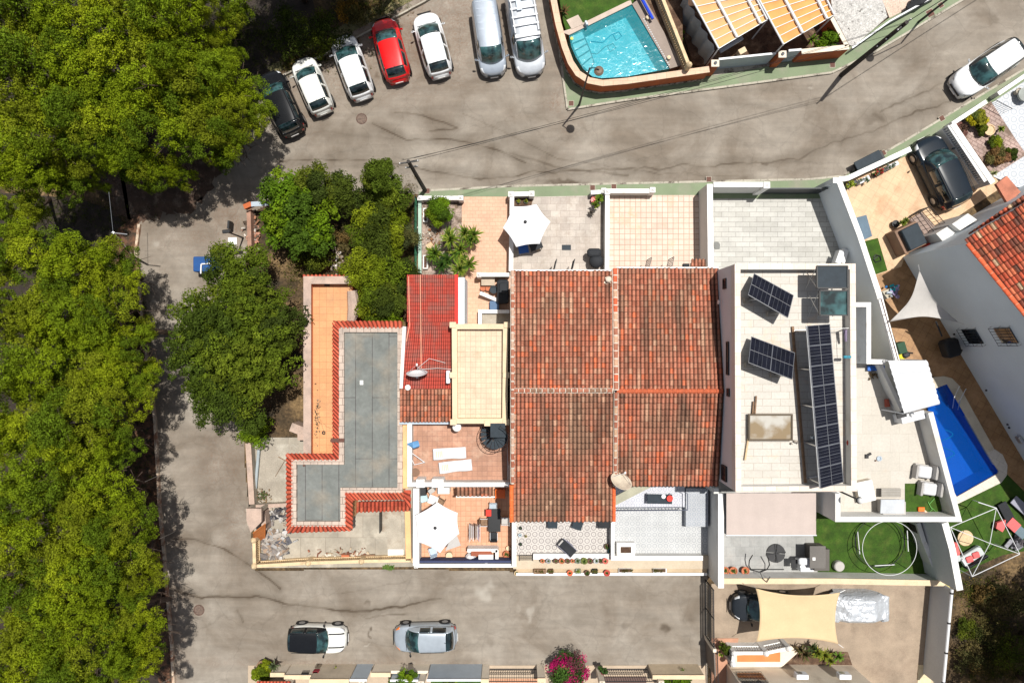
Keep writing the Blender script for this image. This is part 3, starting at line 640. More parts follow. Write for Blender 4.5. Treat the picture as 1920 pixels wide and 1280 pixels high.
    def cpnt(i, j):
        s = cs[i]; b0, z1 = zc(s); yf, zf = cp[j]
        wc = Wd / 2 * (.965 if vanb else .95) * (1 - .10 * max(0, s / .3) ** 2 - (0 if vanb else .13) * max(0, -(s + .12) / .33) ** 2)
        nar = 1 - (.08 if vanb else .13) * max(0, min(1, zf)) * ((z1 - b0) / (Ht - .95))
        bow = 0
        if s > xf1 - .04: bow = .055 * L * (1 - yf * yf) * min(1, (s - xf1 + .04) / .08)
        if s < xr1: bow = -.018 * L * (1 - yf * yf)
        return Vector((s * L + bow - (.03 * L if s > xf1 - .04 else 0) * min(1, (s - xf1 + .04) / .08 if s > xf1 - .04 else 0), yf * wc * nar, b0 + (z1 - b0) * zf))
    for i in range(len(cs) - 1):
        sm = (cs[i] + cs[i + 1]) / 2
        for j in range(len(cp) - 1):
            ym = abs(cp[j][0] + cp[j + 1][0]) / 2; zm = (cp[j][1] + cp[j + 1][1]) / 2; side = 'L' if cp[j][0] + cp[j + 1][0] > 0 else 'R'
            if sm > xf1: key = 'windshield' if ym < .86 else 'pillars'
            elif sm < xr1: key = 'rear_window' if (ym < .78 and sm > xr0 + (xr1 - xr0) * .2 and not vanb) else 'pillars'
            else:
                k = (sm - xr1) / (xf1 - xr1)
                if zm > .9: key = 'roof'
                elif .1 < zm < .9 and (not vanb or k > .8) and not (.47 < k < .55): key = 'side_window' + side
                else: key = 'pillars'
            put(key, [cpnt(i, j), cpnt(i + 1, j), cpnt(i + 1, j + 1), cpnt(i, j + 1)])
    MATS = dict(body=pm, bumper_trim=TRIM, headlight=(lightc or HEADL), tail_light=TAILR, windshield=GLST, rear_window=GLS, side_window=GLS, roof=roofm, pillars=(roofm if 'dark_pillars' not in opts else TRIM))
    for key, mb in B.items():
        nm = key.rstrip('LR'); o = mb.build({'pillars': 'roof_pillars'}.get(nm, nm), MATS[nm], t, smooth=True)
        import bmesh
        bm = bmesh.new(); bm.from_mesh(o.data); bmesh.ops.remove_doubles(bm, verts=bm.verts, dist=.0006); bmesh.ops.recalc_face_normals(bm, faces=bm.faces); bm.to_mesh(o.data); bm.free()
        if nm not in ('body', 'roof', 'bumper_trim'):
            m_ = o.modifiers.new('s', 'SOLIDIFY'); m_.thickness = .006; m_.offset = 1
    for sx in (-.3, .31):
        for sy in (1, -1):
            mb = MB(); r = .33 if kind != 'suv' else .37; Mx = Matrix.Rotation(R(90) * -sy, 4, 'X'); cx, cy = sx * L, sy * (Wd / 2 - .19)
            mb.lathe([(r * .62, .185), (r * .94, .205), (r, .17), (r, -.02), (r * .9, -.04)], (cx, cy, r), 22, Mx); wh = mb.build('wheel', TYRE, t, smooth=True)
            mb = MB(); mb.lathe([(0, .2), (r * .3, .198), (r * .6, .19), (r * .62, .18)], (cx, cy, r), 10, Mx); mb.build('rim', RIM, wh)
            mb = MB(); mb.lathe([(r * 1.16, .188), (r * 1.02, .2), (r * 1.0, .15)], (cx, cy, r + .02), 22, Mx); mb.build('wheel_arch', TRIM, t, smooth=True)
    for sy in (1, -1):
        xm = (xf0 - .055) * L; ym = Wd / 2 - .03; z = 1.0 if kind in ('hatch', 'mini') else 1.12
        mb = MB(); mb.bar((xm, sy * ym, z - .05), (xm - .02, sy * (ym + .1), z), .05, .04); mb.box((xm - .03, sy * (ym + .14), z + .04), (.11, .2, .14), rz=sy * .2, ch=.04); mb.build('mirror', pm if 'black_mirrors' not in opts else TRIM, t)
    if not vanb:
        mb = MB(); mb.tube([(xr1 * L + .12, 0, Ht + .0), (xr1 * L - .06, 0, Ht + .13)], .012, 5); mb.build('antenna', BLK, t)
        ys = Wd / 2 * .72
        for sy in (1, -1): mb = MB(); mb.bar((xr1 * L + .1, sy * ys, Ht - .005), (xf1 * L - .1, sy * ys, Ht + .002), .02, .03); mb.build('roof_gutter', TRIM, t)
        for sy in (-.28, .2): mb = MB(); mb.bar((xf0 * L - .02, sy * Wd + .3, interp(xf0, K['hood']) + .075), (xf0 * L - .0, sy * Wd - .1, interp(xf0, K['hood']) + .065), .025, .02); mb.build('wiper', BLK, t)
    
    for q_ in ((-.5 * L - .012, 0, .68), (.5 * L + .012, 0, .42)): mb = MB(); mb.box(q_, (.02, .5, .12)); mb.build('number_plate', WHITE_C, t)
    mb = MB(); mb.box((.497 * L, 0, .6), (.03, Wd * .5, .16), ch=.01); mb.build('grille', TRIM, t)
    if 'rails' in opts:
        for sy in (1, -1):
            mb = MB(); y = sy * Wd / 2 * .76; mb.tube([(xr1 * L, y, Ht - .03), (xr1 * L + .15, y, Ht + .05), (xf1 * L - .15, y, Ht + .06), (xf1 * L, y, Ht - .02)], .022, 6); mb.build('roof_rail', RIM if 'darkrails' not in opts else TRIM, t)
    if 'stripes' in opts:
        for sy in (1, -1):
            mb = MB(); y = sy * .42
            for k in range(8):
                s0 = .2 + .255 * k / 8; s1 = .2 + .255 * (k + 1) / 8
                mb.bar((s0 * L, y, interp(s0, K['hood']) + .022), (s1 * L, y, interp(s1, K['hood']) + .022), .09, .012)
            mb.build('bonnet_stripe', TRIM, t)
    if 'ribs' in opts:
        for k in range(5):
            mb = MB(); x = -.44 * L + k * .42; mb.box((x, 0, Ht + .02), (.035, Wd * .62, .035)); mb.build('roof_rib', pm, t)
    if 'rack' in opts:
        for k in range(6):
            mb = MB(); x = -.47 * L + k * .52; mb.box((x, 0, Ht + .16), (.1, Wd * .8, .05)); c_ = mb.build('roof_bar', METW, t)
        for sy in (1, -1):
            mb = MB(); mb.bar((-.48 * L, sy * Wd * .36, Ht + .12), (.1 * L, sy * Wd * .36, Ht + .12), .06, .06)
            for k in range(4): mb.bar((-.46 * L + k * .75, sy * Wd * .36, Ht - .05), (-.46 * L + k * .75, sy * Wd * .36, Ht + .12), .04)
            mb.build('rack_rail', METW, t)
        mb = MB(); mb.box((.14 * L, 0, Ht + .13), (.22, Wd * .78, .05), ch=.02); mb.build('wind_deflector', METW, t)
        mb = MB(); mb.box((-.3 * L, -.25, Ht + .2), (1.6, .3, .03)); mb.build('roof_plank', METG, t)
    if 'louvre' in opts:
        mb = MB()
        for k in range(9): mb.box((-.43 * L, (k - 4) * .13, Ht - .32), (.42, .03, .02), M=Matrix.Rotation(R(-35), 4, 'Y'))
        mb.build('rear_slats', RIM, t)
    return t
def place(t, px, py, dx, dy, z=.8):
    p = W(px, py, z); t.location = (p.x, p.y, .005 if t.get('zz') is None else t['zz']); t.rotation_euler = (0, 0, math.atan2(-dy, dx)); return t
PW = paint('white_car_paint', (.74, .75, .76)); PWC = paint('cream_white_car_paint', (.7, .7, .66)); PS = paint('silver_car_paint', (.40, .45, .5), metal=.35, rough=.3); PSW = paint('pale_silver_car_paint', (.5, .53, .57), metal=.2)
PR = paint('red_car_paint', (.62, .006, .008)); PB = paint('black_car_paint', (.008, .009, .011)); PN = paint('blue_black_car_paint', (.010, .016, .024)); PV = paint('silver_van_paint', (.40, .45, .52), metal=.35); PG = paint('graphite_car_paint', (.02, .024, .03))
gk = 'cars parked nose-in at the bank'
place(car('black car half under the pine branches, leftmost of the parked row', 4.35, 1.85, 1.7, PB, kind='suv', group=gk, opts=('louvre',)), 526, 194, -235, -525)
place(car('small cream-white hatchback between the black car and the white estate', 3.85, 1.72, 1.5, PWC, kind='hatch', group=gk), 585, 160, -222, -530)
place(car('long white hatchback with dark rear window, just left of the red car', 4.35, 1.8, 1.5, PW, kind='hatch', group=gk), 660, 125, -215, -600)
place(car('bright red hatchback in the row of white cars', 4.25, 1.8, 1.5, PR, kind='hatch', group=gk), 732, 93, -170, -620)
place(car('white hatchback with roof aerial, rightmost car of the parked row', 4.3, 1.8, 1.52, PW, kind='hatch', group=gk), 811, 83, -175, -630)
place(car('silver van with ribbed roof facing down the photo', 4.4, 1.78, 1.95, PV, kind='van', opts=('ribs',)), 917, 74, 85, 575, 1.0)
place(car('larger white van with roof rack beside the pool wall', 5.3, 2.0, 2.1, PSW, kind='van', opts=('rack',)), 985, 60, 95, 580, 1.0)
place(car('white estate car with dark roof rails parked on the top road at the right edge', 4.75, 1.88, 1.68, PW, kind='suv', opts=('rails', 'darkrails', 'dark_pillars')), 1851, 128, -830, 560)
place(car('large blue-black people carrier in the tan paved driveway', 4.9, 2.02, 1.75, PN, kind='suv', opts=('rails', 'darkrails')), 1766, 322, -310, -640, .9)
place(car('small white car with black roof and bonnet stripes in the bottom street', 3.75, 1.72, 1.42, PWC, roofm=PB, kind='mini', opts=('stripes', 'black_mirrors')), 595, 1198, 1, .02)
place(car('silver hatchback parked in the bottom street behind the black-roofed one', 4.1, 1.72, 1.5, PS, kind='hatch', opts=('black_mirrors',), lightc=AMB), 797, 1196, -1, .02)
place(car('dark graphite car half under the sand-coloured shade sail', 4.2, 1.75, 1.45, PG, kind='hatch', opts=('black_mirrors',)), 1435, 1139, -1, 0, .8)
# car under a silver cover
def covered():
    m, t, b = nmat('silver_cover'); P = pos(t); b.inputs['Base Color'].default_value = (.55, .58, .62, 1); b.inputs['Metallic'].default_value = .4; b.inputs['Roughness'].default_value = .42
    n = node(t, 'ShaderNodeTexNoise', i_Scale=2.2, i_Detail=3.0, i_Distortion=1.5); t.links.new(P, n.inputs['Vector']); bump(t, b, n.outputs['Fac'], .9, .12)
    p = W(1604, 1139, .8); L, Wd = 4.7, 1.9; mb = MB()
    def fn(u, v):
        a = v * 2 * PI; k = math.sin(u * PI / 2); s = abs(math.cos(a)) ** .45 * math.copysign(1, math.cos(a)); c = abs(math.sin(a)) ** .45 * math.copysign(1, math.sin(a))
        x = s * k * L / 2; y = c * k * Wd / 2 * (1 - .1 * abs(s) ** 4); X_ = x / L
        top = interp(X_, [(-.5, .75), (-.42, .92), (-.3, 1.0), (-.12, 1.38), (.2, 1.42), (.36, 1.0), (.46, .9), (.5, .7)]); e = max(abs(x) / (L / 2), abs(y) / (Wd / 2))
        z = top if e < .8 else top * (1 - ((e - .8) / .2) ** 3 * .75)
        if X_ > -.25 and X_ < .35 and abs(y) > Wd * .33: z -= (abs(y) - Wd * .33) * 1.3
        return Vector((p.x + x, p.y + y, z * 1.0 + .06 * (mnoise.noise(Vector((x * 2.3, y * 2.3, 1))) + .6 * mnoise.noise(Vector((x * 6, y * 3, 4))))))
    mb.grid(fn, 40, 96); mb.build('silver_car_cover', m, None, smooth=True)
    o = bpy.data.objects['silver_car_cover']; tag(o, 'car under a crumpled silver cover behind the shade sail', 'covered car')
    mb = MB(); k = MB()
    for i in range(3): k.tube([(p.x - 1.6 + i * 1.6, p.y - Wd / 2 - .01, .35), (p.x - 1.6 + i * 1.6, p.y - Wd / 2 - .02, .2)], .02, 6)
    k.build('tie_strap', BLK, o)
covered()
# ================================================================ BUILDINGS
rt = random.Random(77)
def pick(cols): return rt.choice(cols)
def tile_roof(parent, R0, R1, E0, E1, ncol, nrow, colfn, amp=.075, mat=None, name='tiled_roof', step=.035, seg=6):
    """R0-R1 upper edge, E0-E1 lower edge; barrel tiles run from R to E"""
    R0, R1, E0, E1 = map(Vector, (R0, R1, E0, E1)); up = (R1 - R0).cross(E0 - R0); up.normalize()
    if up.z < 0: up = -up
    us = []
    for i in range(ncol):
        for k in range(seg):
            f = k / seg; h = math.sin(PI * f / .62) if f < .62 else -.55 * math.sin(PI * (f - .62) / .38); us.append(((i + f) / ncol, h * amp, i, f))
    us.append((1.0, 0, ncol - 1, 0)); nu = len(us)
    vs, fs, cs = [], [], []; off = [[rt.uniform(-.012, .012) for _ in range(ncol)] for _ in range(nrow)]; wb = [rt.uniform(-.006, .006) for _ in range(ncol)]
    for j in range(nrow):
        for e in (0, .87, 1):
            for (u, h, i, f) in us:
                v = (j + e) / nrow + (off[j][i] * .3 if e == 1 and f < .62 else 0); v = min(v, 1.01)
                p = (R0.lerp(R1, u)).lerp(E0.lerp(E1, u), v); vs.append(p + up * (h * (.9 + .1 * e) + e * step + off[j][i] * .4) + (R1 - R0).normalized() * wb[i])
        b = 3 * j * nu; row = [colfn((i + .5) / ncol, (j + .5) / nrow, i, j) for i in range(ncol)]
        for k in range(nu - 1):
            fs.append((b + k, b + nu + k, b + nu + k + 1, b + k + 1)); i, f = us[k][2], us[k][3]; c = row[i]; s = 1 if f < .6 else .32  # pans coloured darker, standing in for groove shade
            cs.append((c[0] * s, c[1] * s, c[2] * s)); s *= .5 if nrow > 5 else .8  # lower strip of each row darkened: overlap shadow and dirt painted together
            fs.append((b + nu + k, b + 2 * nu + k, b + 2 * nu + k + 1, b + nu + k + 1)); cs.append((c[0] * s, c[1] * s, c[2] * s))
            if j < nrow - 1: fs.append((b + 2 * nu + k, b + 3 * nu + k, b + 3 * nu + k + 1, b + 2 * nu + k + 1)); cs.append((c[0] * .35, c[1] * .35, c[2] * .35))  # risers coloured dark as painted shade between rows
    mb = MB(); mb.v = [tuple(p) for p in vs]; mb.f = fs; mb.c = cs
    return mb.build(name, mat or TILE, parent)
def caps(parent, p, q, n, cols, r=.11, mortar=(.62, .55, .46), name='ridge_cap', ml=.12, lift=.04):
    p, q = Vector(p), Vector(q); d = (q - p); L = d.length; u = d / L; a = u.cross(Vector((0, 0, 1))).normalized(); b = a.cross(u); b = b if b.z > 0 else -b; mb = MB(); mb.cur = (mortar[0] * .8, mortar[1] * .8, mortar[2] * .8)
    if ml > .1: mb.bar(p + b * .02, q + b * .02, r * 2.5, .05)
    for i in range(n):
        s0, s1 = i / n, (i + 1 - ml) / n; c = pick(cols) if isinstance(cols, list) else cols
        for (t0, t1, rr0, rr1, cc) in ((s0, s1, r, r * .9, c), (s1, (i + 1) / n, r * 1.02, r * 1.02, mortar if ml > .02 else c)):
            mb.cur = cc; vs = []
            for tt, rr in ((t0, rr0), (t1, rr1)):
                for k in range(7): g = PI * k / 6; vs.append(p + d * tt + a * rr * math.cos(g) + b * (rr * .8 * math.sin(g) + lift))
            mb.add(vs, [(k, k + 1, k + 8, k + 7) for k in range(6)] + [(0, 1, 2, 3, 4, 5, 6)])
    return mb.build(name, TILE, parent)
def clamp01(x): return max(0, min(1, x))
def fnoise(x, y, s=0): return mnoise.noise(Vector((x, y, s)))
RED1, RED2, BRN, DRK, TAN, ORG1 = (.30, .108, .066), (.335, .135, .085), (.205, .115, .075), (.10, .055, .038), (.42, .27, .18), (.42, .115, .055)
def oldtiles(seed, brown=.3, tan=.12):
    def fn(u, v, i, j):
        n1 = fnoise(u * 4, v * 4, seed); n2 = fnoise(u * 9 + 3, v * 2.2, seed + 5); n3 = fnoise(i * 7.31, j * .16, seed + 9); b = clamp01(brown - .06 + n1 * 1.1 + rt.uniform(-.07, .08))
        c = Vector(pick([RED1, RED1, RED1, RED1, RED2, RED2, RED2, ORG1])).lerp(Vector(BRN), b)
        if n3 > .32 + (.2 - tan): c = c.lerp(Vector(TAN), clamp01((n3 - .26) * 2.0) * (.5 + .5 * rt.random()))
        if rt.random() < .03 + tan * .4: c = c.lerp(Vector(TAN), rt.uniform(.2, .6))
        if n2 < -.22: c = c.lerp(Vector(DRK), clamp01(-n2 * 1.3))
        return tuple(c * rt.uniform(.88, 1.1) * 1.42)
    return fn
def newtiles(u, v, i, j):
    c = Vector(pick([(.48, .09, .05), (.43, .08, .045), (.52, .12, .065)])); return tuple(c * rt.uniform(.85, 1.15))
def window(parent, c, w_, h, axis, d=.06, name='window', frame=None):
    """opening on a wall: axis 'x' = wall faces +-x"""
    c = Vector(c); mb = MB(); sz = (d, w_, h) if axis == 'x' else (w_, d, h); mb.box(c, sz); g = mb.build(name, GLSB, parent)
    f = MB(); k = .05
    for s in (-1, 1):
        if axis == 'x': f.box(c + Vector((0, s * w_ / 2, 0)), (d + .03, k, h + k)); f.box(c + Vector((0, 0, s * h / 2)), (d + .034, w_ - k, k))
        else: f.box(c + Vector((s * w_ / 2, 0, 0)), (k, d + .03, h + k)); f.box(c + Vector((0, 0, s * h / 2)), (w_ - k, d + .034, k))
    f.build('frame', frame or TRIM, g); return g
# ---- twin tiled houses
def house(label, x0, x1r, yN, yR, yS, zN, zR, zS, seedN, seedS, capcols, mort, x1N=None):
    x1N = x1N or x1r; t = thing('tiled_house', label, 'house', W((x0 + x1r) / 2, (yN + yS) / 2, 0), 'twin tiled houses')
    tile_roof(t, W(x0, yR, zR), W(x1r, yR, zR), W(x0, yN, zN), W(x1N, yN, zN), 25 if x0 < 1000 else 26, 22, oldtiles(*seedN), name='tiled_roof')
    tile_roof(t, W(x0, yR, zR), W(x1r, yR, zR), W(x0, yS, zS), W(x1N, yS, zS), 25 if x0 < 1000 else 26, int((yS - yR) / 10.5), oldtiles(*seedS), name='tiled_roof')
    caps(t, W(x0, yR, zR), W(x1r - 2, yR, zR), 17, capcols, mortar=mort)
    a, b, c, d = W(x0 + 4, yN + 6, zN), W(x1N - 4, yN + 6, zN), W(x1N - 4, yS - 6, zS), W(x0 + 4, yS - 6, zS); mb = MB(); yr = W(0, yR, zR).y
    pr = [(a.y, zN - .12), (yr, zR - .12), (c.y, zS - .12)]
    vs = [(X, y, z) for X in (a.x, b.x) for (y, z) in [(a.y, -.05)] + pr + [(c.y, -.05)]]
    mb.add(vs, [(0, 1, 2, 3, 4), (9, 8, 7, 6, 5), (0, 5, 6, 1), (1, 6, 7, 2), (2, 7, 8, 3), (3, 8, 9, 4), (4, 9, 5, 0)]); mb.build('wall', WHITE, t)
    g = MB(); g.bar(W(x0, yN - 1, zN - .05), W(x1N, yN - 1, zN - .05), .09, .06); g.build('eave_trim', WHITE_C, t)
    for k, y in ((0, a.y + .03), (1, c.y - .03)):
        for s in (.28, .72): window(t, (a.x + (b.x - a.x) * s, y, 3.6), 1.0, 1.1, 'y')
        for s in (.3,): window(t, (a.x + (b.x - a.x) * s, y, 1.1), 1.0, 2.1, 'y', name='door')
    return t
hl = house('left tiled house whose brown lower roof slope reaches further down, with white mortared ridge', 962, 1151, 508, 732, 977, 5.3, 6.5, 5.1, (3, .18, .10), (8, .55, .1), [RED1, BRN, RED2], (.56, .5, .42))
hr = house('right tiled house with orange ridge, in the shade strip of the white villa', 1156, 1357, 503, 733, 911, 5.3, 6.5, 5.55, (14, .25, .24), (21, .42, .16), (.42, .10, .045), (.38, .09, .04), x1N=1347)
caps(hl, W(961, 508, 5.34), W(961, 732, 6.54), 15, [RED1, RED2, (.45, .3, .22)], r=.1, mortar=(.5, .42, .35), name='verge_cap', ml=.2)
caps(hl, W(961, 732, 6.54), W(961, 906, 5.55), 12, [RED1, RED2, (.45, .3, .22)], r=.1, mortar=(.5, .42, .35), name='verge_cap', ml=.2)
caps(hl, W(959, 908, 5.5), W(959, 977, 5.14), 5, [(.6, .14, .04)], r=.13, mortar=(.6, .2, .08), name='verge_cap', ml=.05)
caps(hl, W(1151, 912, 5.5), W(1151, 976, 5.14), 5, [(.65, .12, .04)], r=.1, mortar=(.6, .2, .08), name='verge_cap', ml=.05)
caps(hr, W(1153, 504, 5.36), W(1155, 732, 6.56), 16, [(.5, .11, .05), RED2, (.5, .3, .2)], r=.13, mortar=(.6, .5, .42), name='verge_cap', ml=.14)
caps(hr, W(1155, 735, 6.56), W(1153, 911, 5.6), 13, [RED1, (.45, .28, .18)], r=.1, mortar=(.48, .4, .33), name='verge_cap', ml=.18)
mb = MB(); mb.cur = (.6, .52, .42); mb.lathe([(.15, 0), (.17, .25), (.1, .3), (.0, .31)], W(1140, 524, 5.4), 9)
for k in range(14): mb.box(W(1134 + rt.uniform(0, 12), 520 + rt.uniform(0, 12), 5.45), (.12, .1, .1), rz=k)
mb.build('vent_pipe', TILE, hl)
# lower lean-to roof between the houses and the parapet of the left house: rough mortar fillet
def dish(label, px, py, z, r, elev_, az, polez, mat, group=None, tint=None):
    P = W(px, py, z); t = thing('satellite_dish', label, 'satellite dish', (P.x, P.y, polez), group)
    n = Vector((math.cos(R(az)) * math.cos(R(elev_)), math.sin(R(az)) * math.cos(R(elev_)), math.sin(R(elev_)))); Mx = n.to_track_quat('Z', 'Y').to_matrix().to_4x4()
    mb = MB(); mb.lathe([(0, 0), (r * .3, .015), (r * .6, .06), (r * .85, .12), (r, .17), (r * 1.02, .165), (r * .85, .1), (r * .5, .02), (0, -.03)], P, 32, Mx); mb.build('reflector', mat, t, smooth=True)
    up = (Mx @ Vector((0, 1, 0))); sd = (Mx @ Vector((1, 0, 0))); f = P + n * r * 1.0 - up * r * .35
    mb = MB(); mb.tube([P - up * r, f], .02, 6); mb.tube([P + sd * r * .9 + n * .15, f], .012, 5); mb.tube([P - sd * r * .9 + n * .15, f], .012, 5); mb.build('feed_arm', METAL, t)
    mb = MB(); mb.lathe([(.04, -.08), (.06, 0), (.05, .06)], f, 10, Mx); mb.build('feed_horn', WHITE_C, t)
    mb = MB(); b = P - n * .12; mb.tube([(b.x, b.y, polez), b], .035, 8); mb.box((b.x, b.y, polez + .02), (.25, .25, .04)); mb.bar(b, P - n * .01, .14, .14); mb.build('mast', METAL, t); return t
dish('large beige satellite dish tilted beside the left roof end, throwing a dark oval shadow', 1163, 905, 6.1, .62, 34, 68, 5.2, M('beige_dish', (.55, .48, .38), rough=.5, stain=(.4, .33, .26)))
dish('white satellite dish on the red sheet roof, seen almost edge-on', 782, 704, 5.0, .6, 15, 92, 3.9, METW)
# ---- white modern villa
VT = MT('villa_roof_tile', (.455, .425, .38), (.50, .47, .425), (.32, .27, .22), .95, .38, ms=.012, var=.06, stain=(.56, .42, .3), stf=(.56, .72))
VC = MT('villa_coping_tile', (.60, .50, .43), (.64, .57, .51), (.5, .42, .35), .6, .6, ms=.02, var=.06)
VF = MT('villa_terrace_tile', (.44, .405, .35), (.47, .435, .385), (.35, .31, .26), 1.1, 1.1, ms=.008, var=.04, stain=(.5, .4, .3), stf=(.6, .8))
v = thing('white_villa', 'tall white flat-roofed villa with solar panels on its tiled roof terrace', 'house', W(1490, 700, 0))
def band(mb, pts, z0, z1, th, closed=False):
    """wall band of thickness th centred on polyline pts (world xy), mitred"""
    n = len(pts); P = [Vector((p[0], p[1])) for p in pts]; Lf, Rt = [], []
    for i in range(n):
        a = P[i - 1] if (i > 0 or closed) else None; c = P[(i + 1) % n] if (i < n - 1 or closed) else None
        d1 = (P[i] - a).normalized() if a is not None else None; d2 = (c - P[i]).normalized() if c is not None else None
        d = d1 if d2 is None else d2 if d1 is None else (d1 + d2).normalized(); nn = Vector((-d.y, d.x)); k = 1.0
        if d1 is not None and d2 is not None: k = 1 / max(.35, nn.dot(Vector((-d1.y, d1.x))))
        Lf.append(P[i] + nn * th / 2 * k); Rt.append(P[i] - nn * th / 2 * k)
    m = n if closed else n - 1
    if not closed: mb.prism(Lf + Rt[::-1], z0, z1)
    else:
        vs = [(p.x, p.y, z) for z in (z0, z1) for p in Lf] + [(p.x, p.y, z) for z in (z0, z1) for p in Rt]; fs = []
        for i in range(n):
            j = (i + 1) % n; fs += [(i, n + i, n + j, j), (2 * n + i, 2 * n + j, 3 * n + j, 3 * n + i), (n + i, 3 * n + i, 3 * n + j, n + j)]
        mb.add(vs, fs)
    return mb
def wallpx(name, label, pts, z1, th, mat, cap=None, z0=-.05, posts=(), capw=.05, cat='wall', group=None, fence=None, parent=None, ph=.12, pw=1.5):
    P = WL(pts, z1); mb = MB(); band(mb, P, z0, z1 - (.05 if cap else 0), th); o = mb.build(name, mat, parent)
    if parent is None: tag(o, label, cat, group)
    if cap: c = MB(); band(c, P, z1 - .05, z1, th + capw); c.build('coping', cap, o)
    for (px, py) in posts:
        q = W(px, py, z1 + ph); c = MB(); c.box((q.x, q.y, (z1 + ph) / 2 + z0 / 2), (th * pw, th * pw, z1 + ph - z0)); c.lathe([(th * .9, 0), (th * .5, .06), (0, .16)], (q.x, q.y, z1 + ph), 4, Matrix.Rotation(PI / 4, 4, 'Z')); c.build('gate_post', cap or mat, o)
    return o
top = WL([(1378, 495), (1603, 495), (1606, 920), (1380, 922)], 8.4)
mb = MB(); mb.prism(top, -.05, 7.75); mb.build('wall', BLUEW, v)
mb = MB(); mb.sheet(WL([(1388, 504), (1594, 504), (1597, 912), (1389, 912)], 7.756)); mb.build('roof_terrace_floor', VT, v)
cen = WL([(1383, 499.5), (1599, 499.5), (1601.5, 915.5), (1384.5, 917)], 8.4); mb = MB(); band(mb, cen, 7.75, 8.35, .26, True); mb.build('parapet', WHITE, v)
mb = MB(); band(mb, cen, 8.35, 8.4, .30, True); mb.build('parapet_coping', VC, v)
xw = top[0].x - .02
def wx(px): return H - xw * F / (px - 960)
for (px, y0, y1, hh) in ((1358.5, 523, 541, .5), (1364, 641, 702, .32), (1365, 729, 742, .32), (1357, 873, 900, .75)):
    z = wx(px); a = W(px, y0, z); b = W(px, y1, z); window(v, (top[0].x if y0 < 900 else xw, (a.y + b.y) / 2, z), abs(b.y - a.y), hh, 'x', .08)
mb = MB(); q = W(1347, 567, 5.9); mb.lathe([(.02, 0), (.12, .05), (.13, .1)], (top[0].x - .12, q.y, 6.2), 10, Matrix.Rotation(-PI / 2, 4, 'Y')); mb.build('wall_lamp', WHITE_C, v)
# rooftop gutter pipe
mb = MB(); mb.tube(WL([(1592, 602), (1594, 912)], 7.85), .05, 8); mb.build('drain_pipe', DRAIN, v)
mb = MB(); mb.tube(WL([(1590, 602), (1591, 690)], 7.95), .05, 8); mb.build('cable_bundle', DARK, v)
mb = MB(); mb.sheet(WL([(1586, 604), (1597, 604), (1598, 911), (1589, 911)], 7.762)); mb.build('rust_stained_strip', M('rust_stain', (.33, .2, .13), var=.3, scale=3, stain=(.6, .5, .4), stf=(.45, .6)), v)
# stair block and lower east terrace
mb = MB(); mb.prism(WL([(1600, 690), (1652, 690), (1700, 788), (1748, 775), (1802, 978), (1566, 978), (1566, 925), (1600, 925)], 4.5), -.05, 3.3); mb.build('lower_storey', WHITE, v)
mb = MB(); mb.sheet(WL([(1602, 672), (1648, 678), (1702, 792), (1744, 779), (1798, 970), (1576, 968), (1576, 922), (1602, 922)], 3.306)); mb.build('lower_terrace_floor', VF, v)
mb = MB(); band(mb, WL([(1745, 773), (1798, 973), (1571, 973), (1571, 925)], 4.5), 3.3, 4.5, .3); mb.build('terrace_parapet', WHITE, v)
mb = MB(); band(mb, WL([(1651, 682), (1698, 782)], 4.1), 3.3, 4.1, .2); mb.build('terrace_side_wall', WHITE, v)
mb = MB(); band(mb, WL([(1604, 571), (1629, 571), (1629, 678), (1660, 678)], 4.6), 2.0, 4.6, .26); mb.build('stair_parapet', WHITE_C, v)
mb = MB(); mb.prism(WL([(1603, 566), (1634, 566), (1634, 680), (1603, 680)], 3.3), -.05, 2.0); mb.build('stair_landing', M('cream_floor', (.66, .58, .46), stain=(.4, .22, .1), stf=(.55, .75), scale=1), v)
mb = MB(); mb.box(W(1660, 1, 0) * 0 + W(1642, 690, 3.5), (1.0, .3, .12)); mb.build('blue_awning_roll', BLUP, v)
# ---- ground around the villa
CREAMF = M('cream_floor', (.42, .38, .3), var=.08, scale=.8, stain=(.36, .28, .18), stf=(.5, .75))
slab('passage_floor', [(1578, 345), (1700, 700), (1700, 800), (1560, 800), (1560, 500)], .05, CREAMF)
GPLK = MT('grey_plank_tile', (.34, .33, .30), (.42, .41, .38), (.2, .19, .17), .9, .32, ms=.014, var=.1, rough=.6)
slab('courtyard_paving', [(1320, 345), (1572, 345), (1640, 520), (1600, 520), (1320, 520)], .07, GPLK)
wallpx('garden_wall', 'white wall with wide coping running from the top road down the left side of the grey plank courtyard', [(1333, 510), (1331, 345)], 2.1, .3, WHITE, WHITE_C)
wallpx('garden_wall', 'white front wall of the grey plank courtyard with a corner post beside the dark gate', [(1338, 346), (1440, 346)], 2.0, .26, WHITE, WHITE_C, posts=[(1438, 347)])
g = tag(MB().build('x', WHITE) if False else wallpx('sliding_gate', 'dark charcoal sliding gate closing the grey plank courtyard', [(1444, 353), (1553, 353)], 1.6, .06, M('charcoal_metal', (.03, .035, .042), rough=.5, bmp=0)), None, 'gate')
mb = MB(); mb.box(W(1345, 462, .1), (.32, .32, .06), ch=.02); mb.lathe([(.24, 0), (.24, .03), (.16, .035)], W(1343, 460, .08), 18); tag(mb.build('drain_cover', M('grey_iron', (.18, .18, .17), bmp=0)), 'round grey drain cover at the left edge of the plank courtyard', 'drain cover')
wallpx('boundary_wall', 'long diagonal white boundary wall between the villa and the tan driveway', [(1562, 338), (1573, 338), (1612, 440), (1648, 550), (1682, 676), (1712, 778)], 2.7, .28, BLUEW, WHITE_C)
mb = MB(); pts = WL([(1652, 560), (1686, 682)], 2.95); mb.tube(pts, .03, 6)
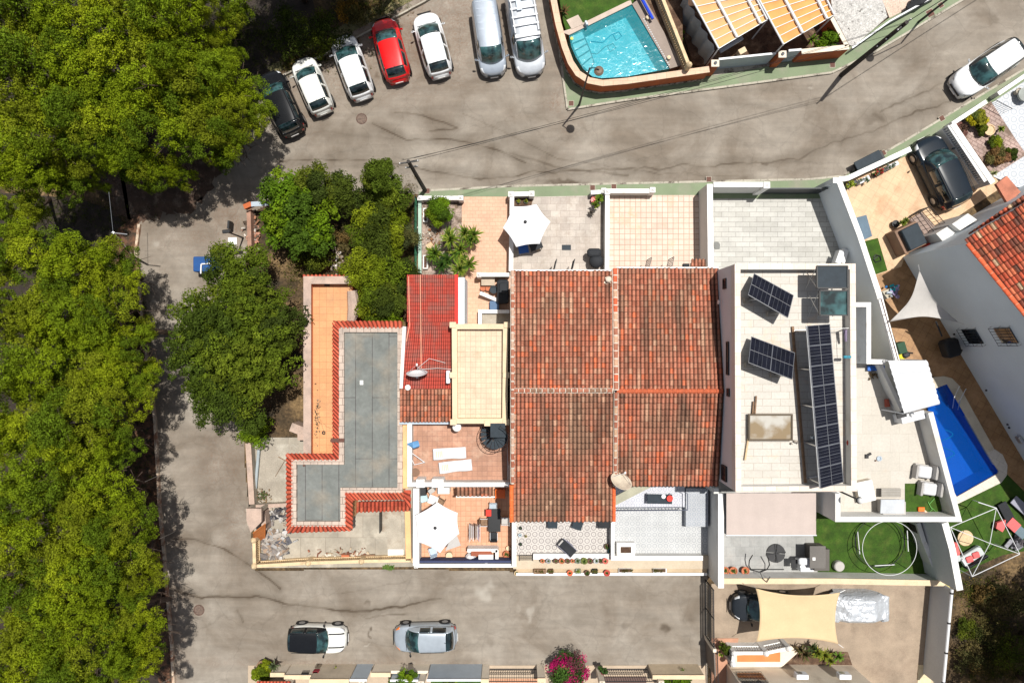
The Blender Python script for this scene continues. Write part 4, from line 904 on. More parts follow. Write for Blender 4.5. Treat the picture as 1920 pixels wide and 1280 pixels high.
for k in range(5): p = pts[0].lerp(pts[1], k / 4); mb.tube([(p.x, p.y, 2.7), p], .02, 5)
tag(mb.build('handrail', M('maroon_iron', (.06, .02, .02), bmp=0)), 'thin dark maroon handrail on top of the diagonal boundary wall', 'handrail')
# small AC/box by the wall
mb = MB(); mb.box(W(1575, 482, .6), (.4, .9, 1.1), rz=R(-20), ch=.03); o = mb.build('storage_cabinet', WHITE_C); tag(o, 'white narrow cabinet in the lower right corner of the plank courtyard', 'cabinet')
mb = MB(); mb.box(W(1575, 482, 1.2), (.34, .8, .03), rz=R(-20)); mb.build('lid', METW, o)
# ---- south plots of the villa
wallpx('garden_wall', 'tall white wall between the patterned tile patio and the villa back yard, with a raised white coping end', [(1352, 925), (1352, 1102)], 2.4, .3, WHITE, WHITE_C)
wallpx('garden_wall', 'white wall with dark west side just below the white villa', [(1343, 915), (1343, 925)], 2.6, .3, WHITE)
slab('back_yard_paving', [(1340, 900), (1545, 900), (1545, 1092), (1340, 1092)], .06, MT('grey_stone_floor', (.27, .27, .26), (.31, .31, .3), (.2, .2, .2), .6, .6, ms=.01, var=.15, stain=(.36, .34, .32)))
slab('artificial_lawn', [(1520, 960), (1790, 960), (1790, 1092), (1536, 1092)], .09, TURF)
wallpx('garden_wall', 'long white-cream wall between the villa back yard with its lawn and the driveway below', [(1356, 1089), (1560, 1089), (1772, 1093)], 1.35, .3, WHITE, CREAM)
wallpx('garden_wall', 'thick slanting white wall at the right end of the artificial lawn', [(1772, 980), (1786, 1030), (1800, 1106)], 3.3, .34, GREYW, WHITE_C)
wallpx('planter_wall', 'low white planter wall slanting beside the thick slanting wall', [(1722, 980), (1733, 1015), (1752, 1062)], 1.1, .22, WHITE, WHITE_C)
mb = MB(); mb.prism(WL([(1716, 985), (1745, 985), (1768, 1050), (1745, 1060)], .9), 0, .85); tag(mb.build('planter_soil', M('dark_soil', (.03, .024, .02), var=.4, fine=.4, bmp=.8)), kind='structure')
# pink awning
mb = MB()
def aw(u, vv): p = W(1362 + u * 168, 924 + vv * 78, 2.9 - .35 * vv); return Vector((p.x, p.y, p.z + .012 * math.sin(u * PI * 12)))
mb.grid(aw, 96, 8, flip=True); o = mb.build('canopy_cloth', FABP, thing('patio_awning', 'pale pink-beige awning stretched below the white villa', 'awning', W(1446, 965, 0)), solid=.02)
mb = MB(); mb.tube(WL([(1361, 1003), (1531, 1003)], 2.53), .035, 8)
for px in (1363, 1445, 1529): p = W(px, 1002, 2.5); mb.tube([(p.x, p.y, 0), p], .03, 6)
mb.build('awning_frame', METW, o.parent)
# street light on roof? tall white lamp post on the lower terrace edge
p = W(1615, 939, 6.2); t = thing('street_lamp', 'white globe lamp on a post between the villa roof and the lower terrace', 'lamp', (p.x, p.y, 3.3))
mb = MB(); mb.tube([(p.x, p.y, 3.3), (p.x, p.y, 6.0)], [.06, .045], 8); mb.build('post', BLKM, t)
mb = MB(); mb.lathe([(.05, -.05), (.15, .02), (.17, .14), (.12, .26), (0, .31)], (p.x, p.y, 6.0), 16); mb.build('globe', WHITE_C, t, smooth=True)
mb = MB(); mb.lathe([(.19, 0), (.2, .03), (.19, .05), (.12, .05)], (p.x, p.y, 5.97), 16); mb.build('lamp_ring', BLKM, t)
# ---- pool plot on the east
TANT = MT('tan_paver', (.52, .35, .205), (.54, .37, .22), (.46, .30, .175), .5, .5, rot=R(30), ms=.02, var=.12, stain=(.40, .22, .11), stf=(.5, .7), off=0)
TAN2 = MT('brown_stamped_floor', (.25, .13, .05), (.31, .17, .07), (.2, .1, .04), .45, .45, rot=R(28), ms=.02, var=.22, stain=(.36, .2, .09), stf=(.45, .62), off=0)
slab('driveway_paving', [(1580, 340), (1708, 286), (1790, 236), (1880, 350), (1700, 470), (1690, 500), (1630, 520)], .06, TANT)
slab('side_passage_paving', [(1628, 505), (1700, 470), (1790, 600), (1925, 860), (1960, 960), (1880, 880), (1800, 730), (1740, 700), (1720, 790), (1690, 690)], .05, TAN2)
def basin(name, label, pts, zt, depth, lin, wat, coping, steps=None):
    t = thing(name, label, 'pool', WL([pts[0]], zt)[0])
    P = WL(pts, zt); mb = MB(); n = len(P); a = sum(P[i].x * P[(i + 1) % n].y - P[(i + 1) % n].x * P[i].y for i in range(n))
    if a < 0: P = P[::-1]
    vs = [(p.x, p.y, zt) for p in P] + [(p.x, p.y, zt - depth) for p in P]
    mb.add(vs, [(i, n + i, n + (i + 1) % n, (i + 1) % n) for i in range(n)] + [tuple(range(n, 2 * n))]); mb.build('basin', lin, t)
    mb = MB(); mb.sheet([(p.x, p.y) for p in P], zt - .09); o = mb.build('water_surface', wat, t)
    return t
def water(name, tint, scale, body):
    m, t, b = nmat(name); P = pos(t); out = t.nodes['Material Output']; t.nodes.remove(b)
    tr = t.nodes.new('ShaderNodeBsdfTransparent'); tr.inputs[0].default_value = c4(tint); gl = node(t, 'ShaderNodeBsdfGlossy'); gl.inputs['Roughness'].default_value = .12
    n = node(t, 'ShaderNodeTexNoise', i_Scale=scale, i_Detail=3.0, i_Distortion=1.0); t.links.new(P, n.inputs['Vector'])
    bp = node(t, 'ShaderNodeBump', i_Strength=.25, i_Distance=.05); t.links.new(n.outputs['Fac'], bp.inputs['Height']); t.links.new(bp.outputs[0], gl.inputs['Normal'])
    df = t.nodes.new('ShaderNodeBsdfDiffuse'); df.inputs[0].default_value = c4(body); m0 = node(t, 'ShaderNodeMixShader'); m0.inputs[0].default_value = .3; t.links.new(tr.outputs[0], m0.inputs[1]); t.links.new(df.outputs[0], m0.inputs[2])
    mx = node(t, 'ShaderNodeMixShader'); mx.inputs[0].default_value = .035; t.links.new(m0.outputs[0], mx.inputs[1]); t.links.new(gl.outputs[0], mx.inputs[2]); t.links.new(mx.outputs[0], out.inputs[0]); return m
LINB = MT('dark_blue_liner', (.003, .10, .50), (.003, .092, .47), (.003, .08, .42), .9, .9, ms=.01, var=.08)
# the liner of the bright pool carries a wavy net pattern in pale aqua
def net_liner():
    m, t, b = nmat('turquoise_net_liner'); P = pos(t); n = node(t, 'ShaderNodeTexNoise', i_Scale=1.8, i_Detail=2.0); t.links.new(P, n.inputs['Vector'])
    ad = node(t, 'ShaderNodeMixRGB', blend_type='ADD'); ad.inputs[0].default_value = .5; t.links.new(P, ad.inputs[1]); t.links.new(n.outputs['Color'], ad.inputs[2])
    vo = node(t, 'ShaderNodeTexVoronoi', feature='DISTANCE_TO_EDGE', i_Scale=3.4); t.links.new(ad.outputs[0], vo.inputs['Vector'])
    r = node(t, 'ShaderNodeMapRange'); r.inputs[1].default_value = .0; r.inputs[2].default_value = .12; r.inputs[3].default_value = 1; r.inputs[4].default_value = 0; t.links.new(vo.outputs['Distance'], r.inputs[0])
    n2 = node(t, 'ShaderNodeTexNoise', i_Scale=.9, i_Detail=3.0); t.links.new(P, n2.inputs['Vector']); r2 = node(t, 'ShaderNodeMapRange'); r2.inputs[1].default_value = .42; r2.inputs[2].default_value = .62; t.links.new(n2.outputs['Fac'], r2.inputs[0])
    mm = node(t, 'ShaderNodeMath', operation='MULTIPLY'); t.links.new(r.outputs[0], mm.inputs[0]); t.links.new(r2.outputs[0], mm.inputs[1])
    s = mixcol(t, mm.outputs[0], (.008, .36, .43), (.42, .78, .8)); s, _ = mulnoise(t, P, s, 1.2, .8, 1.15); t.links.new(s, b.inputs['Base Color']); b.inputs['Roughness'].default_value = .5; return m
NETL = net_liner()
basin('swimming_pool', 'deep blue swimming pool slanting beside the terrace wall at the right', POOLB, .1, 1.5, LINB, water('blue_water', (.45, .78, .9), 2.5, (.0, .10, .5)), None)
bp_ = bpy.data.objects['swimming_pool']
for k in range(4):
    mb = MB(); c = W(1762, 722, .1); pts = []; r = .55 + .5 * k
    for q in range(9): a = R(-118 + 62 * q / 8 + 18); pts.append((c.x + 0.1 + math.cos(a) * r, c.y + math.sin(a) * r))
    mb.prism([(c.x - .25, c.y + .1), *pts, (c.x + .55, c.y + .1)], -1.38, -.25 - .28 * k); mb.build('pool_step', M('liner_step', (.004, .11, .5), bmp=0) if k == 0 else bpy.data.materials['liner_step'], bp_)
COPS = M('beige_pool_surround', (.5, .44, .34), var=.08, scale=1, stain=(.38, .32, .24)); COPW = MT('cream_pool_coping', (.56, .5, .43), (.6, .54, .47), (.45, .4, .34), .5, .5, ms=.012, rot=R(30), var=.05)
def ringcop(name, label, outer, inner, z, mat):
    mb = MB(); O = WL(outer, z); I = WL(inner, z); n = len(O)
    vs = [(p.x, p.y, z) for p in O] + [(p.x, p.y, z) for p in I] + [(p.x, p.y, z - .2) for p in O] + [(p.x, p.y, z - .2) for p in I]
    fs = []
    for i in range(n - 1): fs += [(i, i + 1, n + i + 1, n + i), (i + 1, i, 2 * n + i, 2 * n + i + 1), (n + i, n + i + 1, 3 * n + i + 1, 3 * n + i)]
    mb.add(vs, fs); o = mb.build(name, mat, None); tag(o, kind='structure'); return o
ringcop('pool_surround', '', [(1738, 718), (1752, 707), (1770, 705), (1785, 709), (1798, 722), (1868, 848)], [(1745, 732), (1752, 729), (1762, 725), (1770, 722), (1776, 720), (1851, 850)], .12, COPS)
ringcop('pool_surround', '', [(1866, 842), (1880, 852), (1889, 872), (1888, 890), (1878, 904), (1792, 946), (1786, 930)], [(1850, 848), (1862, 868), (1872, 882), (1872, 886), (1868, 889), (1794, 931), (1789, 922)], .124, COPW)
slab('artificial_lawn', [(1880, 860), (1900, 850), (1990, 960), (1990, 1020), (1880, 1040), (1790, 1080), (1770, 980), (1790, 935), (1870, 905)], .04, TURF)
bpy.data.objects['ground']['kind'] = 'structure'
mb = MB(); a = WL([(1800, 724), (1790, 745), (1786, 765)], .6)
mb.tube([a[0], W(1799, 724, .9), W(1789, 745, 1.0), W(1786, 765, .2)], .025, 6); mb.tube([W(1812, 729, .15), W(1811, 729, .9), W(1800, 750, 1.0), W(1796, 768, .2)], .025, 6); tag(mb.build('pool_ladder', METAL), 'steel ladder rails over the top right edge of the deep blue pool', 'pool ladder')
mb = MB(); rr = random.Random(3); pts = [W(1772 + 14 * math.sin(k * .35) + k * .15, 805 + k * 2.0, -.03) for k in range(34)]; mb.tube(pts, .03, 5); o = mb.build('pool_hose', TEALP); tag(o, 'thin teal cleaner hose coiled in the deep blue pool', 'pool hose')
# big white neighbour house with gable wall
nb = thing('gable_house', 'large white neighbour house with red tiled roof and two grilled windows at the right edge', 'house', W(1790, 560, 0))
B0, B1 = W(1692, 482, 0), W(1912, 852, 0); d = (B1 - B0); d2 = d * 1.5; nrm = Vector((-d.y, d.x, 0)).normalized(); nrm = nrm if nrm.x > 0 else -nrm
A = B0; Bq = B0 + d2; dep = 12.0; z0_, zr = 6.3, 8.4; mid = A + d * .62
vs = [A, Bq, Bq + nrm * dep, A + nrm * dep]; V_ = [(p.x, p.y, -.05) for p in vs]
mt = A + d * .6
V_ += [(A.x, A.y, z0_), (mt.x, mt.y, zr), (Bq.x, Bq.y, z0_)] + [(p.x + nrm.x * dep, p.y + nrm.y * dep, z) for p, z in ((A, z0_), (mt, zr), (Bq, z0_))]
mb = MB(); mb.add(V_, [(0, 1, 6, 5, 4), (3, 7, 8, 9, 2), (0, 4, 7, 3), (1, 2, 9, 6), (4, 5, 8, 7), (5, 6, 9, 8)]); mb.build('wall', BLUEW, nb)
def rich(u, v_, i, j):
    c = Vector(pick([(.5, .10, .05), (.45, .11, .06), (.55, .16, .08), (.38, .09, .05)]));
    if rt.random() < .28: c = c.lerp(Vector((.07, .05, .04)), rt.uniform(.4, .9))
    if rt.random() < .08: c = Vector((.5, .35, .22))
    return tuple(c * rt.uniform(.8, 1.2))
e = Vector((0, 0, .06)); ov = -nrm * .12
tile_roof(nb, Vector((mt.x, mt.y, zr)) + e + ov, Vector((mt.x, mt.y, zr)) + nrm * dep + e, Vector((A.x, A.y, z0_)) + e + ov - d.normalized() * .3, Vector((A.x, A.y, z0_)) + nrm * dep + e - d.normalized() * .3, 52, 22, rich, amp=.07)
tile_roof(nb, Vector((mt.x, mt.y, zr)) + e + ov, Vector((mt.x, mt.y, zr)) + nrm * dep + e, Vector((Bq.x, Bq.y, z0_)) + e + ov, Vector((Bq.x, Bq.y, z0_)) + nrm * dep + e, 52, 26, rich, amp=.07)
caps(nb, Vector((A.x, A.y, z0_ + .1)) + ov, Vector((mt.x, mt.y, zr + .1)) + ov, 18, [(.62, .12, .05), (.55, .1, .04)], r=.13, mortar=(.5, .3, .2), name='verge_cap', ml=.04)
u_ = d.normalized()
def onwall(px, py):  # intersect view ray with the gable wall plane
    D = Vector(((px - 960) / F, (640 - py) / F, -1)); C0 = Vector((0, 0, H)); t_ = ((A - C0).dot(nrm)) / D.dot(nrm); return C0 + D * t_
for (px, py) in ((1824, 630), (1887, 628)):
    c = onwall(px, py); Mx = Matrix(((u_.x, nrm.x, 0, 0), (u_.y, nrm.y, 0, 0), (0, 0, 1, 0), (0, 0, 0, 1)))
    mb = MB(); mb.box(c - nrm * .02, (1.0, .1, 1.25), M=Mx); wd = mb.build('window', GLSB, nb)
    mb = MB(); g0 = c - nrm * .25
    for k in range(7): x = (k - 3) * .19; mb.tube([g0 + u_ * x + Vector((0, 0, -.75)), g0 + u_ * x + Vector((0, 0, .75))], .015, 4)
    for zz in (-.75, 0, .75): mb.tube([g0 + nrm * .22 - u_ * .6 + Vector((0, 0, zz)), g0 - u_ * .6 + Vector((0, 0, zz)), g0 + u_ * .6 + Vector((0, 0, zz)), g0 + nrm * .22 + u_ * .6 + Vector((0, 0, zz))], .015, 4)
    mb.build('grille', BLKM, wd)
for k, (px, py) in enumerate(((1790, 626), (1804, 656), (1850, 731), (1890, 795), (1893, 801))):
    c = onwall(px, py); mb = MB(); mb.box(c - nrm * .04, (.1, .1, .12), rz=.5, ch=.02); mb.build('wall_spotlight', BLKM, nb)
mb = MB(); c = onwall(1915, 822); mb.box(c - nrm * .12, (.5, .2, .4), rz=math.atan2(u_.y, u_.x), ch=.03); mb.build('meter_box', METAL, nb)
# ================================================================ LEFT HALF OF THE BLOCK
MEMB = None
def memb():
    m, t, b = nmat('grey_roof_membrane'); P = pos(t)
    br = node(t, 'ShaderNodeTexBrick', offset=.5, i_Scale=1.0); br.inputs['Color1'].default_value = (.170, .178, .168, 1); br.inputs['Color2'].default_value = (.152, .162, .152, 1); br.inputs['Mortar'].default_value = (.06, .05, .05, 1)
    br.inputs['Brick Width'].default_value = 7.3; br.inputs['Row Height'].default_value = 1.0; br.inputs['Mortar Size'].default_value = .018
    P2 = pos(t, PI / 2, (0.3, .35, 0)); t.links.new(P2, br.inputs['Vector']); s = br.outputs['Color']
    n = node(t, 'ShaderNodeTexNoise', i_Scale=.6, i_Detail=6.0); t.links.new(P, n.inputs['Vector']); r = node(t, 'ShaderNodeMapRange'); r.inputs[1].default_value = .5; r.inputs[2].default_value = .7; t.links.new(n.outputs['Fac'], r.inputs[0])
    s = mixcol(t, r.outputs[0], s, (.225, .205, .17)); s, _ = mulnoise(t, P, s, 1.3, .82, 1.12, detail=8); s, f = mulnoise(t, P, s, 5, .88, 1.1, detail=6); t.links.new(s, b.inputs['Base Color']); b.inputs['Roughness'].default_value = .9; bump(t, b, f, .2, .01); return m
MEMB = memb()
CAPT = MT('pink_cap_tile', (.42, .33, .27), (.48, .38, .31), (.2, .14, .11), .42, .42, ms=.02, var=.15, stain=(.25, .21, .18))
fh = thing('flat_roof_house', 'house with grey L-shaped flat roof edged by sloping orange tiles', 'house', W(680, 800, 0)); ZF = 3.4
UP = [(636, 614), (755, 614), (755, 924), (648, 924), (648, 986), (548, 986), (548, 862), (636, 862)]
mb = MB(); mb.prism(WL(UP, ZF), -.05, ZF - .22); mb.build('wall', PEACH, fh)
mb = MB(); mb.sheet(WL([(642, 620), (750, 620), (750, 918), (642, 918), (642, 980), (554, 980), (554, 868), (642, 868)], ZF - .2)); mb.build('flat_roof', MEMB, fh)
mb = MB(); band(mb, WL([(640, 618), (750, 618), (750, 919), (643, 919), (643, 982), (551, 982), (551, 866), (640, 866)], ZF), ZF - .24, ZF, .3, True); mb.build('roof_coping', CAPT, fh)
def strip(par, a, b, c, d, n, name='tile_edging', z0=ZF, z1=ZF - .28):  # a-b inner upper edge, c-d outer lower edge
    return tile_roof(par, W(*a, z0), W(*b, z0), W(*c, z1), W(*d, z1), n, 1, newtiles, amp=.055, name=name, step=.02)
strip(fh, (636, 616), (636, 864), (624, 604), (624, 850), 33); strip(fh, (636, 616), (755, 616), (624, 602), (755, 602), 16)
strip(fh, (549, 863), (636, 863), (537, 850), (624, 850), 11); strip(fh, (549, 863), (549, 984), (537, 850), (538, 998), 17)
strip(fh, (549, 984), (646, 984), (538, 998), (661, 994), 14); strip(fh, (646, 922), (646, 984), (661, 937), (661, 994), 7); strip(fh, (646, 922), (757, 922), (661, 937), (768, 936), 15)
strip(fh, (757, 918), (757, 936), (770, 918), (770, 957), 3)
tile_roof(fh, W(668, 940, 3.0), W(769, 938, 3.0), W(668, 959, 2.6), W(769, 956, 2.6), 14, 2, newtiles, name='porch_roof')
mb = MB(); mb.tube([W(641, 826, 3.2), W(620, 826, 3.1)], .07, 8); mb.tube([W(570, 874, 3.2), W(568, 852, 3.1)], .07, 8); mb.box(W(633, 825, 3.42), (.8, .22, .08)); mb.build('rain_spout', DRAIN, fh)
mb = MB(); mb.box(W(678, 717, 3.25), (.2, .26, .05)); mb.build('roof_vent', WHITE_C, fh)
mb = MB(); band(mb, WL([(760, 795), (760, 915)], 3.3), -.05, 3.3, .3); mb.build('side_wall', PEACH, fh)
# orange terrace
ot = thing('orange_terrace', 'raised narrow orange terrace with thick pinkish parapet left of the grey flat roof', 'terrace', W(615, 690, 0))
mb = MB(); mb.prism(WL([(570, 520), (662, 520), (662, 606), (634, 606), (634, 862), (570, 862)], 2.3), -.05, 2.3); mb.build('terrace_base', ORNG, ot)
mb = MB(); mb.sheet(WL([(584, 528), (660, 528), (660, 604), (632, 604), (632, 860), (584, 860)], 2.306)); mb.build('floor', MT('orange_floor_tile', (.52, .25, .10), (.55, .28, .12), (.4, .18, .07), .42, .42, ms=.015, var=.1, off=0, stain=(.4, .2, .09)), ot)
mb = MB(); band(mb, WL([(576, 862), (576, 525), (662, 525)], 3.0), 2.3, 2.94, .3); mb.build('parapet_wall', M('salmon_wall', (.62, .24, .12), var=.12), ot)
mb = MB(); band(mb, WL([(576, 862), (576, 525), (662, 525)], 3.0), 2.94, 3.0, .46); mb.build('coping', CONCP, ot)
tile_roof(ot, W(568, 522, 2.9), W(650, 522, 2.9), W(568, 516, 2.75), W(650, 516, 2.75), 11, 1, newtiles, amp=.05, name='tile_edging')
mb = MB(); mb.box(W(572, 602, 3.02), (.22, .4, .05), ch=.01); mb.build('blue_vent', METG, ot)
mb = MB(); p = W(660, 590, 2.5); mb.tube([W(660, 545, 2.6), W(664, 580, 2.5), W(658, 602, 2.5)], [.3, .4, .25], 8); mb.build('rough_mortar', CONCP, ot)
def clutter(name, label, cat, cx, cy, rx, ry, n, z, cols, seed, sz=(.1, .35), kind='stuff'):
    g = random.Random(seed); mb = MB()
    for k in range(n):
        f_ = g.uniform(.6, 1.3); mb.cur = tuple(c * f_ for c in g.choice(cols)); p = W(cx + g.gauss(0, rx / 2), cy + g.gauss(0, ry / 2), z + g.uniform(0, .12))
        mb.box(p, (g.uniform(*sz), g.uniform(*sz) * .5, g.uniform(.03, .12)), M=Matrix.Rotation(g.uniform(0, 6), 4, 'Z') @ Matrix.Rotation(g.uniform(-.3, .3), 4, 'X'))
    return tag(mb.build(name, TILE), label, cat, kind=kind)
clutter('rubble', 'small heaps of dark leaves and rubbish on the orange terrace floor', 'debris', 594, 780, 5, 50, 70, 2.28, [(.10, .07, .045), (.16, .11, .07), (.24, .17, .12)], 1, (.04, .11))
t = thing('coiled_cable', 'small coil of black cable lying on the orange terrace', 'cable', W(607, 811, 2.3)); mb = MB(); c = W(607, 811, 2.34); mb.tube([(c.x + .08 * math.cos(a), c.y + .08 * math.sin(a), c.z + .02) for a in [k * .5 for k in range(13)]], .035, 6); mb.tube([c + Vector((0, .1, 0)), W(600, 785, 2.33), W(612, 800, 2.33), W(620, 802, 2.33)], .006, 4); mb.build('loop', BLK, t)
tag(MB().box(W(613, 533, 2.4), (.3, .2, .15), ch=.03).build('floodlight', BLKM), 'small black floodlight at the top wall of the orange terrace', 'floodlight')
# ---- red sheet roof house
rh = thing('red_roof_house', 'narrow house with bright red sheet roof between the grey flat roof and the cream box', 'house', W(805, 650, 0))
def redsheet(u, v, i, j): c = Vector((.46, .065, .042)).lerp(Vector((.34, .10, .075)), clamp01(.4 + fnoise(u * 4, v * 5, 2) * 1.6 + .5 * fnoise(i * 3.7, v * 1.5, 7))); return tuple(c * rt.uniform(.93, 1.07) * .9)
SHEET = MC('red_sheet', rough=.7, fine=.08, bmp=.05)
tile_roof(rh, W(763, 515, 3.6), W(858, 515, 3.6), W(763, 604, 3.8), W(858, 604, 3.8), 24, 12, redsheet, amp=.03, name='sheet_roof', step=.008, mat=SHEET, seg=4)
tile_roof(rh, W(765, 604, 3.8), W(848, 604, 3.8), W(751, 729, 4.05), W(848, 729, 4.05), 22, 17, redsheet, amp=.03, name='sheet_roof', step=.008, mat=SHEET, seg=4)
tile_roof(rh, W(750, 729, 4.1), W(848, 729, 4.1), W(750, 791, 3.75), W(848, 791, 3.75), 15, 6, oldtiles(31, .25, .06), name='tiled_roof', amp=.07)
mb = MB(); mb.bar(W(856, 515, 3.72), W(856, 606, 3.9), .2, .1); mb.build('roof_edge', M('red_edge', (.62, .03, .02), bmp=0), rh)
mb = MB(); mb.bar(W(788, 515, 3.66), W(790, 700, 4.06), .05, .02); mb.bar(W(766, 518, 3.67), W(768, 610, 3.85), .05, .02); mb.bar(W(768, 610, 3.87), W(762, 640, 3.9), .05, .02); mb.build('roof_seam', M('pale_seam', (.55, .25, .16), bmp=0), rh)
mb = MB(); mb.prism(WL([(767, 519), (856, 519), (856, 604), (846, 604), (846, 788), (754, 788), (754, 729), (767, 606)], 3.6), -.05, 3.4); mb.build('wall', WHITE, rh)
mb = MB(); mb.bar(W(749, 793, 3.72), W(848, 793, 3.72), .12, .08); mb.build('gutter', METG, rh)
mb = MB(); band(mb, WL([(758, 612), (752, 728)], 4.1), 3.3, 4.1, .18); mb.build('white_gable_edge', WHITE_C, rh)
mb = MB(); band(mb, WL([(865, 520), (865, 607)], 3.1), -.05, 3.1, .38); mb.build('side_wall', BLUEW, rh)
mb = MB(); mb.lathe([(0, 0), (.16, .01), (.16, .1), (0, .12)], W(765, 726, 4.1), 14); mb.build('round_vent', WHITE_C, rh)
mb = MB(); mb.box(W(841, 706, 4.35), (.22, .75, .7), ch=.03); mb.build('air_conditioner', METW, rh)
wire = MB(); wire.tube([W(846, 692, 4.5), W(820, 690, 4.12), W(795, 692, 4.15), W(783, 690, 4.3)], .012, 4); wire.tube([W(783, 690, 4.3), W(805, 672, 4.12), W(835, 680, 4.12)], .012, 4); tag(wire.build('cable', WHITE_C), 'thin white aerial cable across the red sheet roof', 'cable')
# ---- cream box roof
cb = thing('cream_roof_house', 'cream parapeted box roof with beige tiles between the red roof and the left tiled house', 'house', W(900, 700, 0)); ZC = 4.9
mb = MB(); mb.prism(WL([(847, 607), (953, 607), (951, 794), (848, 794)], ZC), -.05, ZC - .45); mb.build('wall', CREAMW, cb)
mb = MB(); mb.sheet(WL([(855, 615), (945, 615), (944, 786), (855, 786)], ZC - .44)); mb.build('roof_floor', MT('beige_roof_tile', (.53, .40, .28), (.58, .45, .32), (.36, .26, .18), .3, .3, ms=.012, var=.1, off=0, stain=(.36, .27, .17), stf=(.58, .75)), cb)
mb = MB(); band(mb, WL([(852, 612), (948, 612), (946.5, 789), (853, 789)], ZC), ZC - .45, ZC, .3, True); mb.build('parapet', CREAM, cb)
for (px, py) in ((849, 609), (951, 609), (949, 703), (849, 703), (850, 791), (949, 791), (914, 793)): mb = MB(); mb.box(W(px, py, ZC + .01), (.38, .34, .1), ch=.02); mb.build('parapet_block', CREAM, cb)
mb = MB(); mb.lathe([(0, 0), (.26, .02), (.25, .2), (.1, .3), (0, .32)], W(857, 800, 4.0), 14); mb.build('round_lamp', WHITE_C, cb)
# ---- middle brown terrace
mt_ = thing('brown_terrace', 'raised brick-brown tiled terrace with white walls, below the cream box roof', 'terrace', W(860, 850, 0)); ZT = 2.9
mb = MB(); mb.prism(WL([(768, 790), (955, 790), (955, 912), (768, 912)], ZT), -.05, ZT); mb.build('base', WHITE, mt_)
mb = MB(); mb.sheet(WL([(769, 790), (951, 790), (951, 904), (769, 904)], ZT + .006)); mb.build('floor', MT('brick_brown_tile', (.33, .165, .10), (.40, .205, .13), (.26, .13, .085), .3, .3, ms=.015, var=.2, off=0, stain=(.46, .29, .2), stf=(.5, .7)), mt_)
mb = MB(); band(mb, WL([(768, 795), (768, 908), (955, 908)], ZT + .9), ZT - .02, ZT + .85, .2); mb.build('parapet', WHITE, mt_)
mb = MB(); band(mb, WL([(768, 795), (768, 908), (955, 908)], ZT + .9), ZT + .85, ZT + .9, .26); mb.build('coping', WHITE_C, mt_)
mb = MB(); band(mb, WL([(953, 795), (956, 905)], ZT + .5), ZT, ZT + .5, .14); mb.build('right_edge', M('brick_edge', (.4, .15, .08), stain=(.55, .5, .45)), mt_)
for (px, w_) in ((790, .5), (822, .7)): mb = MB(); mb.box(W(px, 903, ZT + .5), (w_, .5, .9), ch=.02); mb.build('chimney_block', WHITE_C, mt_)
def lounger(label, px, py, rz, z, group):
    p = W(px, py, z); t = thing('sun_lounger', label, 'sun lounger', p, group); Mx = Matrix.Rotation(rz, 4, 'Z'); L, Wd = 1.95, .66
    mb = MB()
    def fn(u, v_): x = (u - .5) * L; y = (v_ - .5) * Wd * (1 + .03 * math.sin(u * 9)); zz = .3 + .05 * math.sin(u * PI * 3) + (.1 * max(0, .28 - u) / .28) + .012 * math.cos(v_ * PI * 2); return p + Mx @ Vector((x, y, zz))
    mb.grid(fn, 28, 8); mb.build('bed', METW, t, smooth=True, solid=.05)
    mb = MB()
    for k in range(4): q = p + Mx @ Vector((-L / 2 + .2 + k * .11, 0, .43)); mb.box(q, (.06, Wd * .6, .03), M=Mx)
    mb.build('headrest_slats', CREAM, t)
    for sx in (-1, 1):
        for sy in (-1, 1): mb = MB(); q = p + Mx @ Vector((sx * L * .38, sy * Wd * .42, .15)); mb.box(q, (.07, .05, .3), M=Mx); mb.build('leg', METW, t)
lounger('upper of the two white plastic sun loungers on the brown terrace', 844, 848, R(3), ZT, 'white sun loungers'); lounger('lower of the two white plastic sun loungers on the brown terrace', 855, 872, R(6), ZT, 'white sun loungers')
# spiral staircase
def spiral():
    t = thing('spiral_staircase', 'black iron spiral staircase with fan of slate-blue treads at the terrace corner', 'staircase', W(927, 815, ZT)); c = W(927, 812, ZT); top_ = 2.1
    mb = MB(); mb.tube([c, c + Vector((0, 0, top_ + 1))], .05, 10); mb.build('centre_pole', BLKM, t)
    for k in range(15):
        a = R(60 - k * 21); b = a - R(19); z = ZT + top_ - k * .14 - .1; mb = MB(); r = .8
        mb.add([c + Vector((0, 0, z - ZT))] + [c + Vector((math.cos(g) * r, math.sin(g) * r, z - ZT)) for g in (a, (a + b) / 2, b)] + [c + Vector((0, 0, z - ZT - .03))] + [c + Vector((math.cos(g) * r, math.sin(g) * r, z - ZT - .03)) for g in (a, (a + b) / 2, b)], [(0, 3, 2, 1), (4, 5, 6, 7), (1, 2, 6, 5), (2, 3, 7, 6), (0, 1, 5, 4), (3, 0, 4, 7)]); mb.build('tread', SLATE, t)
    mb = MB(); mb.box(c + Vector((.25, .45, top_)), (.85, .8, .04)); mb.build('landing', SLATE, t)
    mb = MB(); hp = [c + Vector((math.cos(R(60 - k * 10.5)) * .84, math.sin(R(60 - k * 10.5)) * .84, top_ + .8 - k * .07)) for k in range(30)]; mb.tube(hp, .02, 5)
    for k in range(0, 30, 2): mb.tube([hp[k], hp[k] - Vector((0, 0, .85))], .012, 4)
    mb.build('handrail', BLKM, t)
spiral()
tag(MB().tube([W(764, 832, ZT + 1.0), W(775, 834, ZT + 1.1), W(785, 831, ZT + 1.0)], [.04, .22, .2], 7).build('folded_parasol', M('faded_blue_cloth', (.12, .28, .5), var=.2)), 'small folded faded blue parasol on the left terrace wall', 'parasol')
t = thing('folding_chair', 'overturned white tubular chair frame by the left terrace wall', 'chair', W(780, 865, ZT)); mb = MB()
